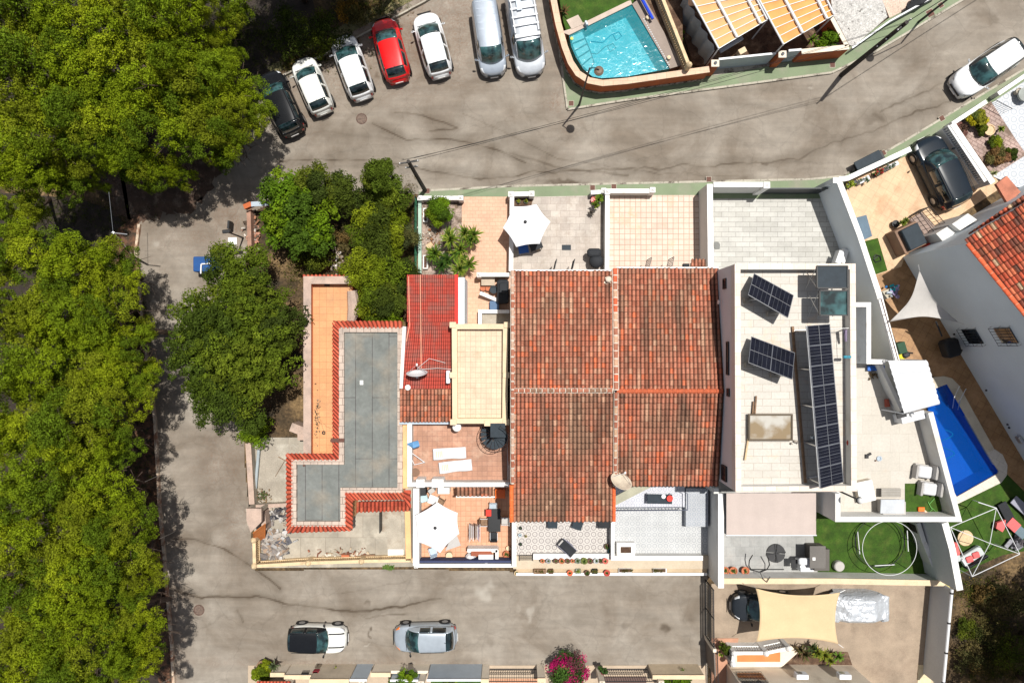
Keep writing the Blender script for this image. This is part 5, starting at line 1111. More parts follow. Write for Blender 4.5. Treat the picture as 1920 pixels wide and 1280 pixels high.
for a in ([(768, 852), (777, 871), (797, 866)], [(768, 846), (797, 867)], [(766, 840), (768, 856)]): mb.tube(WL(a, ZT + .5), .025, 6)
mb.build('frame', METW, t)
t = thing('round_side_table', 'small round glass side table behind the overturned chair frame', 'table', W(779, 885, ZT)); mb = MB(); mb.lathe([(0, 0), (.24, 0), (.26, .02), (.24, .035), (0, .035)], W(779, 885, ZT + .4), 20); mb.build('table_top', M('smoky_glass', (.2, .12, .08), rough=.2, bmp=0), t); mb = MB(); mb.tube([W(779, 885, ZT), W(779, 885, ZT + .4)], .03, 8); mb.build('pedestal', METAL, t)
def pot(label, px, py, z, r=.16, h=.28, mat=None, plant=None, cat='flower pot', group=None, seed=0, name='flower_pot', flw=None):
    p = W(px, py, z); t = thing(name, label, cat, p, group); mb = MB(); mb.lathe([(r * .65, 0), (r * .95, h * .85), (r * 1.08, h * .86), (r * 1.08, h), (r * .88, h), (r * .85, h * .85), (0, h * .84)], p, 16); mb.build('pot', mat or TERRA, t)
    if plant:
        random.seed(seed + int(px * 3)); mb = MB(); rosette(mb, p + Vector((0, 0, h * .8)), 26, r * plant, .035, up=.8, cols=((.05, .10, .02), (.08, .13, .03), (.03, .06, .015)))
        if flw:
            for k in range(16): a = random.uniform(0, 6.28); q = p + Vector((math.cos(a) * r * random.random(), math.sin(a) * r * random.random(), h + r * .8)); mb.cur = flw; mb.box(q, (.05, .05, .03), rz=a)
        mb.build('foliage', LEAF, t)
    return t
pot('small grey pot on the terrace just right of the white chimney blocks', 832, 898, ZT, .12, .2, M('grey_pot', (.2, .2, .2))); 
# ---- patio with white parasol
SALM = MT('salmon_tile', (.52, .27, .155), (.57, .31, .19), (.42, .2, .11), .33, .33, ms=.02, var=.1, off=0, stain=(.42, .2, .11), stf=(.52, .72))
slab('patio_paving', [(775, 905), (962, 905), (962, 1060), (775, 1060)], .08, SALM)
wallpx('garden_wall', 'white wall on the left side of the salmon patio with the big white parasol', [(780, 915), (780, 1060)], 1.5, .34, WHITE, WHITE_C)
o = wallpx('garden_wall', 'white street wall of the salmon patio with a dark navy canvas screen behind it', [(776, 1060), (962, 1060)], 1.3, .16, WHITE, WHITE_C, posts=[(780, 1061)])
mb = MB(); band(mb, WL([(784, 1053), (958, 1053)], 1.25), .6, 1.2, .14); mb.build('canvas_screen', M('navy_canvas', (.03, .04, .10)), o)
wallpx('garden_wall', 'white wall between the salmon patio and the small pattern-tiled patio', [(964, 978), (964, 1062)], 1.6, .22, WHITE, WHITE_C)
def umbrella(label, c, verts, z, mat, flap=None):
    C = W(*c, z + .42); V = WL(verts, z); t = thing('parasol', label, 'parasol', (C.x, C.y, .08)); n = len(V); mb = MB(); N = 8
    for i in range(n):
        a, b = V[i], V[(i + 1) % n]
        def fn(u, v_): e = a.lerp(b, u); p = C.lerp(e, v_); p.z = C.z + (e.z - C.z) * (v_ ** 1.15) - .05 * math.sin(PI * u) * v_; q = 1 - .05 * math.sin(PI * u) * v_; return Vector((C.x + (p.x - C.x) * q, C.y + (p.y - C.y) * q, p.z))
        mb.grid(fn, 8, N)
    o = mb.build('canopy', mat, t); m_ = o.modifiers.new('s', 'SOLIDIFY'); m_.thickness = .012
    mb = MB(); mb.tube([(C.x, C.y, .08), (C.x, C.y, C.z + .04)], .03, 8); mb.build('pole', METAL, t)
    mb = MB(); mb.lathe([(.09, 0), (.1, .04), (.05, .07), (0, .08)], C, 12); mb.build('finial', BLK, t)
    for v_ in V: mb = MB(); mb.tube([C - Vector((0, 0, .05)), v_ - Vector((0, 0, .04))], .012, 5); mb.build('rib', METAL, t)
    mb = MB(); mb.lathe([(.3, 0), (.3, .06), (.05, .1)], (C.x, C.y, .08), 16); mb.build('base', BLK, t)
umbrella('large white hexagonal parasol over the salmon patio, lower left of the houses', (816, 989), [(820, 941), (858, 961), (861, 1000), (825, 1036), (782, 1015), (778, 966)], 2.3, FABW)
umbrella('white six-sided parasol over the wall of the grey stone front patio', (985, 416), [(1006, 383), (1032, 416), (1012, 457), (968, 463), (943, 427), (961, 387)], 2.3, FABW)
tag(MB().add([W(855, 998, 2.2), W(864, 1022, 2.15), W(835, 1032, 2.2), W(845, 1008, 2.25), W(855, 998, 2.17), W(864, 1022, 2.12), W(835, 1032, 2.17), W(845, 1008, 2.22)], [(0, 1, 2, 3), (7, 6, 5, 4), (0, 4, 5, 1), (1, 5, 6, 2), (2, 6, 7, 3), (3, 7, 4, 0)]).build('cloth_flap', FABG), 'loose grey-white cloth hanging from the lower right edge of the big parasol', 'cloth')
def table(name, label, px, py, wd, ln, z, h, mat, legm, rz=0, cat='table'):
    p = W(px, py, z + h); t = thing(name, label, cat, (p.x, p.y, z)); mb = MB(); mb.box(p, (wd, ln, .04), rz=rz, ch=.012); mb.build('table_top', mat, t); Mx = Matrix.Rotation(rz, 4, 'Z')
    for sx in (-1, 1):
        for sy in (-1, 1): q = p + Mx @ Vector((sx * (wd / 2 - .05), sy * (ln / 2 - .05), -h / 2 - .01)); mb = MB(); mb.box(q, (.04, .04, h - .02), rz=rz); mb.build('leg', legm, t)
    return t
def chair(label, px, py, rz, z, seatm, framem, group=None, s=.46, back=True, hb=.85):
    p = W(px, py, z + .44); t = thing('chair', label, 'chair', (p.x, p.y, z), group); Mx = Matrix.Rotation(rz, 4, 'Z'); mb = MB(); mb.box(p, (s, s, .05), M=Mx, ch=.02); mb.build('seat', seatm, t)
    if back: mb = MB(); mb.box(p + Mx @ Vector((0, s / 2, .24)), (s, .04, .44), M=Mx @ Matrix.Rotation(R(-12), 4, 'X'), ch=.015); mb.build('backrest', seatm, t)
    for sx in (-1, 1):
        mb = MB(); mb.tube([p + Mx @ Vector((sx * s / 2, -s / 2, .2)), p + Mx @ Vector((sx * s / 2, s / 2, .2))], .018, 5); mb.build('armrest', framem, t)
        for sy in (-1, 1): mb = MB(); mb.tube([p + Mx @ Vector((sx * s / 2, sy * s / 2, .2)), p + Mx @ Vector((sx * s / 2, sy * s / 2, -.44))], .016, 5); mb.build('leg', framem, t)
    return t
table('patio_table', 'black glass-topped table on the salmon patio with an orange tray on its corner', 927, 975, .78, 1.45, .08, .74, BLK, METW)
tag(MB().box(W(916, 961, .86), (.34, .42, .04), ch=.01).build('tray', REDP), 'bright red-orange tray on the corner of the black patio table', 'tray')
gc = 'chairs round the black table'
chair('grey-white chair at the top end of the black patio table', 925, 949, 0, .08, METG, METW, gc); chair('chair at the right side of the black patio table', 947, 976, -PI / 2, .08, FABG, METW, gc); chair('dark chair at the bottom end of the black patio table', 926, 1004, PI, .08, DARK, METW, gc); chair('brown chair at the left side of the black patio table', 907, 978, PI / 2, .08, WOOD, METW, gc)
chair('bright orange plastic chair in the top right corner of the salmon patio', 938, 925, 0, .08, ORGP, ORGP, s=.6)
t = thing('porch', 'small brown tiled porch roof edge with white trim above the salmon patio', 'porch', W(890, 920, 0)); tile_roof(t, W(857, 913, 2.7), W(924, 913, 2.7), W(857, 929, 2.4), W(924, 929, 2.4), 9, 3, oldtiles(50, .7, .1), name='tiled_roof'); mb = MB(); mb.bar(W(855, 931, 2.4), W(928, 931, 2.4), .08, .08); mb.build('gutter', WHITE_C, t); mb = MB(); mb.tube([W(856, 930, 0), W(856, 930, 2.4)], .04, 6); mb.build('post', WHITE_C, t)
t = thing('clothes_airer', 'folding clothes airer hung with grey and white washing', 'clothes airer', W(891, 998, .08))
for k in range(7):
    mb = MB(); x = 882 + k * 2.6; a, b = W(x, 984 + (k % 3), .9), W(x, 1014 - (k % 2) * 3, .9); mb.add([a, b, b - Vector((.04, 0, .5)), a - Vector((.04, 0, .5))], [(0, 1, 2, 3)]); mb.build('garment', [FABG, FABW, M('lilac_cloth', (.35, .32, .42)), DARK][k % 4] if k != 2 else FABW, t, solid=.03)
mb = MB()
for x in (880, 900): mb.tube([W(x, 982, .92), W(x, 1016, .92)], .015, 5); mb.tube([W(x, 984, .08), W(x, 1014, .9)], .015, 5); mb.tube([W(x, 1014, .08), W(x, 984, .9)], .015, 5)
mb.build('frame', METW, t)
t = thing('barbecue', 'built-in white and brick barbecue with a white sink top at the street wall', 'barbecue', W(910, 1040, .08)); mb = MB(); mb.box(W(905, 1028, .5), (1.9, .22, .8)); mb.box(W(932, 1040, .5), (.2, .9, .8)); mb.build('surround', WHITE_C, t); mb = MB(); mb.box(W(903, 1034, .55), (1.3, .3, .75)); mb.build('brick_hearth', M('brick', (.28, .08, .04)), t); mb = MB(); mb.box(W(911, 1047, .9), (.95, .55, .12), ch=.03); mb.box(W(912, 1055, .98), (.2, .2, .12), ch=.04); mb.build('sink', METW, t)
tag(MB().lathe([(0, 0), (.3, .05), (.35, .35), (.25, .6), (.1, .75), (0, .8)], W(883, 1042, .1), 9).build('covered_gas_bottle', FABW), 'lumpy white-covered bundle left of the built-in barbecue', 'bundle')
tag(MB().lathe([(0, 0), (.2, 0), (.22, .4), (0, .42)], W(843, 1038, .08), 16).build('stool', CREAM), 'round cream stool under the lower edge of the big parasol', 'stool')
t = table('side_table', 'white square tray table with folded brown box above the big parasol', 812, 937, .6, .55, .08, .7, WHITE_C, METW, rz=R(-20)); t = chair('dark brown chair beside the tray table above the big parasol', 826, 940, R(-30), .08, WOOD, WOOD)
tag(MB().box(W(833, 917, .5), (.75, .4, .9), ch=.03).build('low_cupboard', WHITE_C), 'low white cupboard against the terrace wall above the salmon patio', 'cupboard'); tag(MB().box(W(790, 919, .45), (.7, .5, .8), ch=.03).build('black_cabinet', BLK), 'black cabinet in the top left corner of the salmon patio', 'cabinet'); tag(MB().box(W(810, 918, .6), (.4, .3, .7), rz=.6, ch=.03).build('garden_bin', FABG), 'crumpled grey bag between the black cabinet and the white cupboard', 'bag')
tag(MB().box(W(795, 934, .4), (.5, .45, .25), rz=.3, ch=.05).build('cushion', M('pale_blue_cloth', (.4, .55, .6))), 'pale blue cushion at the top left of the salmon patio', 'cushion'); chair('pale blue and white chair under the lower left of the big parasol', 812, 1033, R(200), .08, M('pale_blue', (.4, .5, .6)), METW)
pot('terracotta pot in the lower right corner of the salmon patio', 950, 1036, .08, .22, .35, TERRA, 1.2); pot('small cream pot above the terracotta pot in the salmon patio corner', 953, 1025, .08, .14, .3, CREAM); pot('small pot outside the street wall corner between the two patios', 969, 1071, 0, .16, .3, LWOOD, 1.0)
# ---- pattern tiled patio
def hyd(name, base, ringc, s):
    m, t, b = nmat(name); P = pos(t, sc=(1 / s, 1 / s, 1)); fr = t.nodes.new('ShaderNodeVectorMath'); fr.operation = 'FRACTION'; t.links.new(P, fr.inputs[0])
    sb = t.nodes.new('ShaderNodeVectorMath'); sb.operation = 'SUBTRACT'; sb.inputs[1].default_value = (.5, .5, 0); t.links.new(fr.outputs[0], sb.inputs[0]); ml = t.nodes.new('ShaderNodeVectorMath'); ml.operation = 'MULTIPLY'; ml.inputs[1].default_value = (1, 1, 0); t.links.new(sb.outputs[0], ml.inputs[0])
    ln = t.nodes.new('ShaderNodeVectorMath'); ln.operation = 'LENGTH'; t.links.new(ml.outputs[0], ln.inputs[0]); cr = t.nodes.new('ShaderNodeValToRGB'); e = cr.color_ramp.elements; cr.color_ramp.interpolation = 'LINEAR'
    e[0].position = 0; e[0].color = c4(ringc); e[1].position = .12; e[1].color = c4(base)
    for p_, c_ in ((.24, base), (.3, ringc), (.38, ringc), (.44, base), (.58, base), (.66, ringc)): k = e.new(p_); k.color = c4(c_)
    t.links.new(ln.outputs['Value'], cr.inputs[0]); s_, f = mulnoise(t, pos(t), cr.outputs[0], 1.2, .9, 1.08); t.links.new(s_, b.inputs['Base Color']); b.inputs['Roughness'].default_value = .5; return m
slab('patio_paving', [(962, 970), (1150, 970), (1150, 1044), (962, 1044)], .09, hyd('circle_pattern_tile', (.48, .45, .42), (.24, .215, .21), .42))
SQT = hyd('blue_grey_pattern_tile', (.45, .455, .455), (.30, .315, .335), .36)
slab('patio_paving', [(1146, 905), (1330, 905), (1330, 1044), (1146, 1044)], .085, SQT)
slab('patio_step', [(962, 1042), (1332, 1042), (1332, 1066), (962, 1066)], .3, M('cream_ledge', (.47, .39, .29), var=.1, stain=(.45, .36, .26), stf=(.5, .7)))
wallpx('garden_wall', 'low white ledge wall below the pattern-tiled patio, lined with flower pots', [(1000, 1043), (1148, 1043)], .5, .3, WHITE, WHITE_C); wallpx('garden_wall', 'low white wall below the blue-grey tiled patio with a curved handle on it', [(1150, 1046), (1318, 1046)], .75, .24, WHITE, WHITE_C)
wallpx('garden_wall', 'thin cream street kerb wall under the flower pots', [(968, 1076), (1326, 1076)], .45, .12, CREAMW, WHITE_C); wallpx('garden_wall', 'short white wall between the two tiled patios of the twin houses', [(1149, 978), (1149, 1050)], 1.0, .16, WHITE, WHITE_C)
slab('front_strip', [(968, 1064), (1326, 1064), (1326, 1078), (968, 1078)], .25, M('cream_strip', (.43, .33, .22), var=.15, stain=(.4, .3, .2)))
mb = MB()
for k in range(4): mb.bar(W(975, 1041 + k * 2.6, .4 + .05), W(998, 1041 + k * 2.6, .45), .03, .03)
mb.bar(W(974, 1040, .45), W(974, 1051, .45), .04); mb.bar(W(999, 1040, .45), W(999, 1051, .45), .04); tag(mb.build('gate', BLKM), 'small black iron gate at the left end of the flower-pot ledge', 'gate')
cols_ = ['rusty red', 'grey', 'dark', 'terracotta', 'small brown', 'dull brown', 'grey-green', 'leafy green', 'deep brown', 'pale grey', 'brown-red', 'pinkish red']
pots = [(1017, .13, TERRA), (1028, .15, M('grey_pot2', (.25, .25, .27))), (1042, .15, DRAIN), (1053, .17, TERRA), (1064, .15, DRAIN), (1073, .12, TERRA), (1083, .17, M('greygreen', (.2, .22, .18))), (1095, .2, M('mosspot', (.12, .14, .03))), (1106, .17, DRAIN), (1117, .16, M('palepot', (.35, .36, .36))), (1126, .14, DRAIN), (1134, .18, M('pinkpot', (.5, .12, .09)))]
for k, (px, r, m_) in enumerate(pots): pot(f'{cols_[k]} flower pot, ' + ['leftmost', 'second', 'third', 'fourth', 'fifth', 'sixth', 'seventh', 'eighth', 'ninth', 'tenth', 'eleventh', 'last'][k] + ' from the left along the white ledge', px, 1049, .5, r, .25, m_, 1.1 if k in (3, 6, 7, 9, 10) else .8, group='pots on the white ledge', seed=k)
for k, (px, w_, lab) in enumerate([(1012, .8, 'dry brown planter trough nearest the small gate by the street'), (1033, .3, 'square brown pot on the street kerb'), (1068, .35, 'bright orange-red flower pot on the street kerb'), (1084, .35, 'grey trough with yellow-green plant on the street kerb'), (1100, .34, 'dark round pot with twiggy plant on the street kerb'), (1115, .35, 'square dark crate on the street kerb'), (1137, .38, 'large round red pot at the right end of the street kerb')]):
    if k in (0, 1, 3, 5): t = thing('planter_box', lab, 'planter', W(px, 1070, .25)); mb = MB(); mb.box(W(px, 1070, .38), (w_, .3, .26), ch=.02); mb.build('trough', [WOOD, DRAIN, M('gr', (.3, .32, .28)), DARK][[0, 1, 3, 5].index(k)], t); random.seed(k); mb = MB(); [rosette(mb, W(px + random.uniform(-w_, w_) * 10, 1070, .5), 14, .22, .03, up=.8, cols=((.12, .08, .03), (.08, .1, .02)) if k != 3 else ((.2, .22, .03), (.08, .13, .02))) for _ in range(4)]; mb.build('foliage', LEAF, t)
    else: pot(lab, px, 1071, .25, w_ * .5, .3, {2: M('vivid_pot', (.6, .12, .05)), 4: DRAIN, 6: M('red_pot', (.4, .05, .04))}[k], 1.5 if k == 4 else .9, seed=k)
for px, lab in ((1172, 'dark planter trough with white rim, left of two on the cream strip'), (1237, 'dark planter trough with white rim, right of two on the cream strip')):
    t = thing('planter_box', lab, 'planter', W(px, 1069, .25), 'white-rimmed troughs'); mb = MB(); mb.box(W(px, 1069, .36), (.85, .32, .22), ch=.02); mb.build('trough', WHITE_C, t); mb = MB(); mb.box(W(px, 1069, .48), (.75, .22, .03)); mb.build('soil', SOIL, t); mb = MB(); random.seed(px); [rosette(mb, W(px + random.uniform(-10, 12), 1069, .5), 12, .2, .03, up=.7, cols=((.07, .05, .02), (.1, .1, .03))) for _ in range(5)]; mb.build('foliage', LEAF, t)
def recl(label, px, py, rz, z):
    p = W(px, py, z + .4); t = thing('reclining_chair', label, 'reclining chair', (p.x, p.y, z)); Mx = Matrix.Rotation(rz, 4, 'Z'); mb = MB()
    def fn(u, v_): return p + Mx @ Vector(((u - .5) * 1.15, (v_ - .5) * .55, .28 * abs(u - .45) ** 1.3 - .03 * math.sin(PI * v_)))
    mb.grid(fn, 14, 6); mb.build('sling', DARK, t, smooth=True, solid=.02); mb = MB()
    for s in (-1, 1): mb.tube([p + Mx @ Vector(((u - .5) * 1.2, s * .3, .28 * abs(u - .45) ** 1.3 + .02)) for u in (0, .25, .5, .75, 1)], .02, 5); mb.tube([p + Mx @ Vector((-.3, s * .3, .02)), p + Mx @ Vector((.25, s * .3, -.4))], .018, 5); mb.tube([p + Mx @ Vector((.3, s * .3, .02)), p + Mx @ Vector((-.25, s * .3, -.4))], .018, 5)
    mb.build('frame', M('violet_grey_metal', (.2, .2, .26), bmp=0), t)
    mb = MB(); mb.tube([p + Mx @ Vector((-.55, -.2, .2)), p + Mx @ Vector((-.55, .2, .2))], .06, 8); mb.build('headrest', FABG, t)
recl('black reclining garden chair lying across the circle-tiled patio', 1063, 1026, R(-42), .09)
for (px, py, a, lab) in ((1036, 982, 0, 'left of the two slate tables poking out from under the left house roof'), (1083, 984, -.35, 'tilted right one of the two slate tables under the left house roof'), (1132, 982, 0, 'flat grey crate under the roof corner of the circle-tiled patio')): table('low_table', lab, px, py, .62 if px != 1132 else .7, .55, .09, .5, SLATE if px != 1132 else DARK, BLKM, a)
for k, (px, py, lab, m_, r) in enumerate([(976, 988, 'dark pot highest on the left wall of the circle-tiled patio', DARK, .1), (975, 1001, 'grey pot in the middle of the left wall of the circle-tiled patio', METG, .11), (976, 1018, 'dark pot lowest on the left wall of the circle-tiled patio', DARK, .1), (986, 1003, 'small golden dry plant beside the left wall pots', LWOOD, .08), (1137, 1022, 'brown pot at the right edge of the circle-tiled patio', DRAIN, .16), (1143, 1030, 'teal-leaved pot at the right edge of the circle-tiled patio', TEALP, .13), (1143, 1041, 'white-blue pot at the lower right corner of the circle-tiled patio', METG, .13)]): pot(lab, px, py, .09, r, .25, m_, 1.6 if k in (3, 4, 5) else .6, seed=k + 30)
# raised landing and railing of the right house
slab('raised_landing', [(1150, 903), (1284, 903), (1284, 950), (1150, 950)], .75, hyd('white_pattern_tile', (.5, .5, .53), (.33, .35, .42), .34), kind='structure')
for k in range(4): slab('step', [(1286, 915 + k * 18), (1328, 915 + k * 18), (1328, 987), (1286, 987)] , .7 - k * .15, hyd('st%d' % k, (.36, .37, .39), (.24, .27, .32), .3))
t = thing('railing', 'blue-grey iron railing along the raised patterned landing of the right house', 'railing', W(1220, 955, .1)); mb = MB(); a, b = W(1152, 957, 1.5), W(1289, 956, 1.5); mb.tube([a, b], .025, 6); mb.tube([a - Vector((0, 0, .7)), b - Vector((0, 0, .7))], .02, 6); mb.tube([W(1289, 956, 1.5), W(1289, 925, 1.5), W(1283, 922, 1.5)], .025, 6); mb.build('rail', M('bluegrey_iron', (.08, .09, .13), bmp=0), t)
bar_ = MB(); q = a; bar_.tube([q, q - Vector((0, 0, .72))], .014, 4); b0 = bar_.build('baluster', BLKM, t)
for k in range(1, 22): c_ = b0.copy(); COL.objects.link(c_); c_.location = (b0.location + (b - a) * (k / 21))
t = table('patio_table', 'long slate table with a red pot and a white dish on the raised landing', 1237, 935, 1.55, .6, .75, .55, SLATE, METW, R(-1)); t = pot('glossy bright red round pot on the long slate table', 1255, 933, 1.34, .18, .16, REDP); tag(MB().lathe([(0, 0), (.1, 0), (.14, .05), (.12, .05), (0, .02)], W(1244, 930, 1.34), 14).build('dish', METW), 'small white dish beside the red pot on the slate table', 'dish')
t = thing('planter_box', 'square white masonry planter with brown soil on the blue-grey tiled patio', 'planter', W(1174, 1030, .09)); mb = MB(); band(mb, WL([(1160, 1021), (1187, 1021), (1187, 1040), (1160, 1040)], .55), .08, .55, .24, True); mb.build('rim', WHITE_C, t); mb = MB(); mb.box(W(1174, 1031, .3), (.85, .55, .3)); mb.build('soil', SOIL, t)
# beam (awning arm) over the landing
tag(MB().prism(WL([(1152, 931), (1152, 948), (1222, 912), (1195, 908)], 3.6), 3.5, 3.6).build('folded_awning', M('olive_fabric', (.33, .32, .24), var=.15)), 'olive-beige folded awning strip slanting from the dish to the right house eave', 'awning')
# ---- concrete yard on the left
YC = M('yard_concrete', (.30, .265, .215), var=.16, scale=.9, stain=(.40, .37, .31), stf=(.5, .68), fine=.15, bmp=.3); YT = MT('yard_slab', (.28, .25, .2), (.34, .3, .24), (.22, .19, .15), 1.6, 1.4, ms=.02, var=.2, stain=(.42, .38, .31), stf=(.5, .7))
slab('yard_paving', [(468, 820), (775, 820), (775, 1062), (480, 1064)], .07, YT); slab('yard_paving', [(485, 832), (560, 832), (560, 945), (485, 945)], .075, YC)
wallpx('yard_wall', 'low pink-capped wall along the lane beside the concrete yard', [(465, 830), (472, 945)], .8, .3, CONC, CONCP); wallpx('yard_wall', 'low cross wall dividing the concrete yard beside the grey flat roof house', [(470, 950), (540, 946)], .7, .18, CONC, CONCP); wallpx('yard_wall', 'short pinkish wall below the tree beside the orange terrace', [(545, 800), (566, 808), (566, 825)], 1.2, .5, CONCP, CONCP)
tag(MB().tube([W(485, 843, .3), W(479, 915, .25)], .1, 10).build('drain_pipe', M('grey_pipe', (.3, .34, .36), bmp=0)), 'long grey pipe lying inside the low lane wall of the yard', 'pipe')
t = thing('rotary_aerial', 'thin dark garden tool lying on the yard concrete left of the orange tiles', 'garden tool', W(525, 870, .1)); mb = MB(); mb.tube([W(516, 893, .12), W(533, 864, .2)], .015, 5); mb.tube([W(522, 856, .12), W(536, 864, .15)], .03, 5); mb.build('handle', WOOD, t)
gh = thing('gate_house', 'small gate shelter with orange front and pinkish roof at the left corner of the yard', 'shelter', W(485, 980, 0)); mb = MB(); mb.prism(WL([(462, 953), (490, 953), (490, 978), (470, 998), (462, 975)], 2.0), 1.8, 2.0); mb.build('roof', CONCP, gh); mb = MB(); mb.add([W(474, 998, 1.8), W(498, 980, 1.8), W(498, 1010, .1), W(476, 1014, .1), W(474, 1000, 1.75), W(498, 982, 1.75), W(497, 1012, .1), W(475, 1016, .1)], [(0, 1, 2, 3), (7, 6, 5, 4), (0, 4, 5, 1), (1, 5, 6, 2), (2, 6, 7, 3), (3, 7, 4, 0)]); mb.build('orange_panel', M('rusty_orange', (.5, .16, .04), stain=(.2, .08, .03)), gh); mb = MB()
for q in ((464, 956), (488, 956), (466, 982)): a = W(*q, 1.8); mb.box((a.x, a.y, .9), (.2, .2, 1.8))
mb.build('pillar', CONC, gh); mb = MB(); mb.bar(W(496, 955, .6), W(500, 990, .6), .3, .8); mb.build('side_wall', CONCP, gh)
clutter('rubble', 'pile of broken boards, sacks and grey rubbish in the left corner of the yard', 'debris', 513, 1022, 26, 30, 170, .12, [(.3, .27, .24), (.18, .16, .15), (.08, .08, .09), (.26, .19, .14), (.38, .37, .36)], 7, (.1, .6)); clutter('rubble', 'leaves and broken bits along the low lane wall', 'debris', 492, 930, 14, 12, 60, .1, [(.1, .07, .04), (.2, .14, .08), (.05, .07, .02)], 8, (.05, .2)); clutter('rubble', 'dark rubbish behind the cross wall of the yard', 'debris', 520, 962, 22, 12, 80, .1, [(.1, .09, .09), (.3, .25, .2), (.4, .38, .36), (.04, .04, .05)], 9, (.08, .4))
clutter('rubble', 'scattered wood scraps along the foot of the rope balustrade', 'debris', 650, 1037, 60, 10, 50, .1, [(.35, .28, .2), (.2, .08, .05), (.45, .42, .36)], 10, (.05, .35)); clutter('rubble', 'stones and white bits in the dry gap of the overgrown garden', 'debris', 632, 488, 14, 26, 70, .1, [(.5, .46, .42), (.3, .25, .2), (.15, .1, .06)], 12, (.06, .3))
clutter('rubble', 'broken tiles and white debris at the lane corner of the overgrown garden', 'debris', 474, 440, 12, 40, 110, .15, [(.4, .2, .14), (.5, .45, .4), (.25, .12, .07), (.1, .07, .05)], 13, (.06, .4))
tag(MB().box(W(742, 1035, .15), (1.0, .4, .06)).build('white_board', WHITE_C), 'white board lying flat in the lower right of the concrete yard', 'board'); tag(MB().box(W(648, 1042, .2), (.5, .2, .2)).build('brick_stack', TERRA), 'small orange brick stack by the rope balustrade', 'bricks'); tag(MB().box(W(690, 1041, .2), (.9, .14, .12), rz=.05).build('plank', WOOD), 'short plank lying by the middle of the rope balustrade', 'plank'); slab('yard_paving', [(716, 958), (752, 958), (752, 996), (716, 996)], .12, CONC); slab('yard_paving', [(726, 996), (756, 996), (756, 1030), (726, 1030)], .11, CONC)
mb = MB(); mb.bar(W(714, 958, .5), W(714, 996, .5), .05, .8); tag(mb.build('panel', BLK), 'thin dark upright panel in the yard below the small porch roof', 'panel'); wallpx('yard_wall', 'peach wall between the concrete yard and the salmon patio', [(764, 958), (766, 1050)], 1.0, .3, CREAMW, PEACH)
def balustrade(label, pts, h, n, mat, z0=.35, group=None, posts=True):
    P = WL(pts, h); t = thing('balustrade', label, 'balustrade', (P[0].x, P[0].y, 0), group); mb = MB(); band(mb, P, h - .1, h, .2); mb.build('top_rail', mat, t); mb = MB(); band(mb, P, -.05, z0, .2); mb.build('plinth', mat, t)
    k = (h - z0) / .9; mb = MB(); mb.lathe([(.07 , z0), (.04, z0 + .15 * k), (.085, z0 + .38 * k), (.035, z0 + .6 * k), (.07, z0 + .8 * k)], (P[0].x, P[0].y, 0), 8); b0 = mb.build('baluster', mat, t, smooth=True)
    segs = [(a, b, (b - a).length) for a, b in zip(P[:-1], P[1:])]; T = sum(s[2] for s in segs)
    for i in range(1, n):
        d_ = T * i / n
        for a, b, l in segs:
            if d_ <= l: q = a.lerp(b, d_ / l); break
            d_ -= l
        c_ = b0.copy(); COL.objects.link(c_); c_.location = (q.x - P[0].x, q.y - P[0].y, 0)
    if posts:
        for q in P: mb = MB(); mb.box((q.x, q.y, (h + .08) / 2), (.26, .26, h + .08)); mb.lathe([(.18, h + .08), (.14, h + .16), (.06, h + .26), (0, h + .28)], (q.x, q.y, 0), 10); mb.build('post', mat, t)
    return t
CRB = M('cream_balustrade', (.60, .46, .28), var=.1, scale=2, stain=(.42, .3, .18)); balustrade('cream stone balustrade along the bottom street edge of the concrete yard', [(477, 1061), (578, 1055), (678, 1052), (775, 1050)], 1.0, 74, CRB); balustrade('short cream balustrade beside the gate shelter at the yard corner', [(476, 1012), (477, 1060)], 1.0, 11, CRB)
random.seed(5); mb = MB(); [rosette(mb, W(728 + random.uniform(-9, 12), 1062 + random.uniform(-2, 3), .05), 12, .25, .05, up=.7, cols=((.06, .14, .02), (.12, .16, .04))) for _ in range(12)]; tag(mb.build('weed', LEAF), 'green weeds growing in the street below the yard balustrade', 'weed')
# ================================================================ FRONT PATIOS (top row)
slab('patio_paving', [(866, 369), (960, 369), (960, 612), (853, 612), (853, 510), (866, 480)], .125, MT('pink_brick_tile', (.52, .30, .19), (.57, .34, .225), (.44, .24, .15), .36, .24, ms=.016, var=.1, stain=(.44, .24, .15), stf=(.52, .75)))
slab('patio_paving', [(960, 370), (1138, 366), (1138, 512), (960, 512)], .13, MT('beige_stone_floor', (.34, .29, .25), (.43, .38, .33), (.25, .21, .18), .62, .42, ms=.012, var=.18, stain=(.26, .21, .17), stf=(.48, .7), off=.37))
slab('patio_paving', [(1136, 366), (1316, 366), (1316, 512), (1136, 512)], .128, MT('peach_square_tile', (.50, .37, .29), (.56, .45, .37), (.32, .2, .14), .345, .345, ms=.02, var=.08, off=0, stain=(.55, .33, .2), stf=(.55, .72)))
slab('garden_bed', [(790, 372), (867, 372), (867, 480), (853, 512), (853, 520), (790, 520)], .1, M('pinkish_gravel', (.30, .23, .19), var=.25, scale=3, stain=(.13, .09, .06), stf=(.48, .62), fine=.4, bmp=.7))
wallpx('garden_wall', 'low white front wall with end posts before the gravel bed and round shrub', [(785, 371), (866, 371)], .85, .2, WHITE, WHITE_C, posts=[(787, 371), (864, 371)])
gf = wallpx('mesh_fence', 'green mesh fence with cast shadow on a white base beside the gravel bed', [(787, 374), (787, 512)], .55, .16, WHITE, M('mint_paint', (.35, .48, .40), bmp=0), cat='fence'); mb = MB()
for k in range(10): q = W(784, 376 + k * 15, 0); mb.tube([(q.x, q.y, .5), (q.x, q.y, 1.6)], .02, 5)
q0, q1 = W(784, 376, 0), W(784, 511, 0)
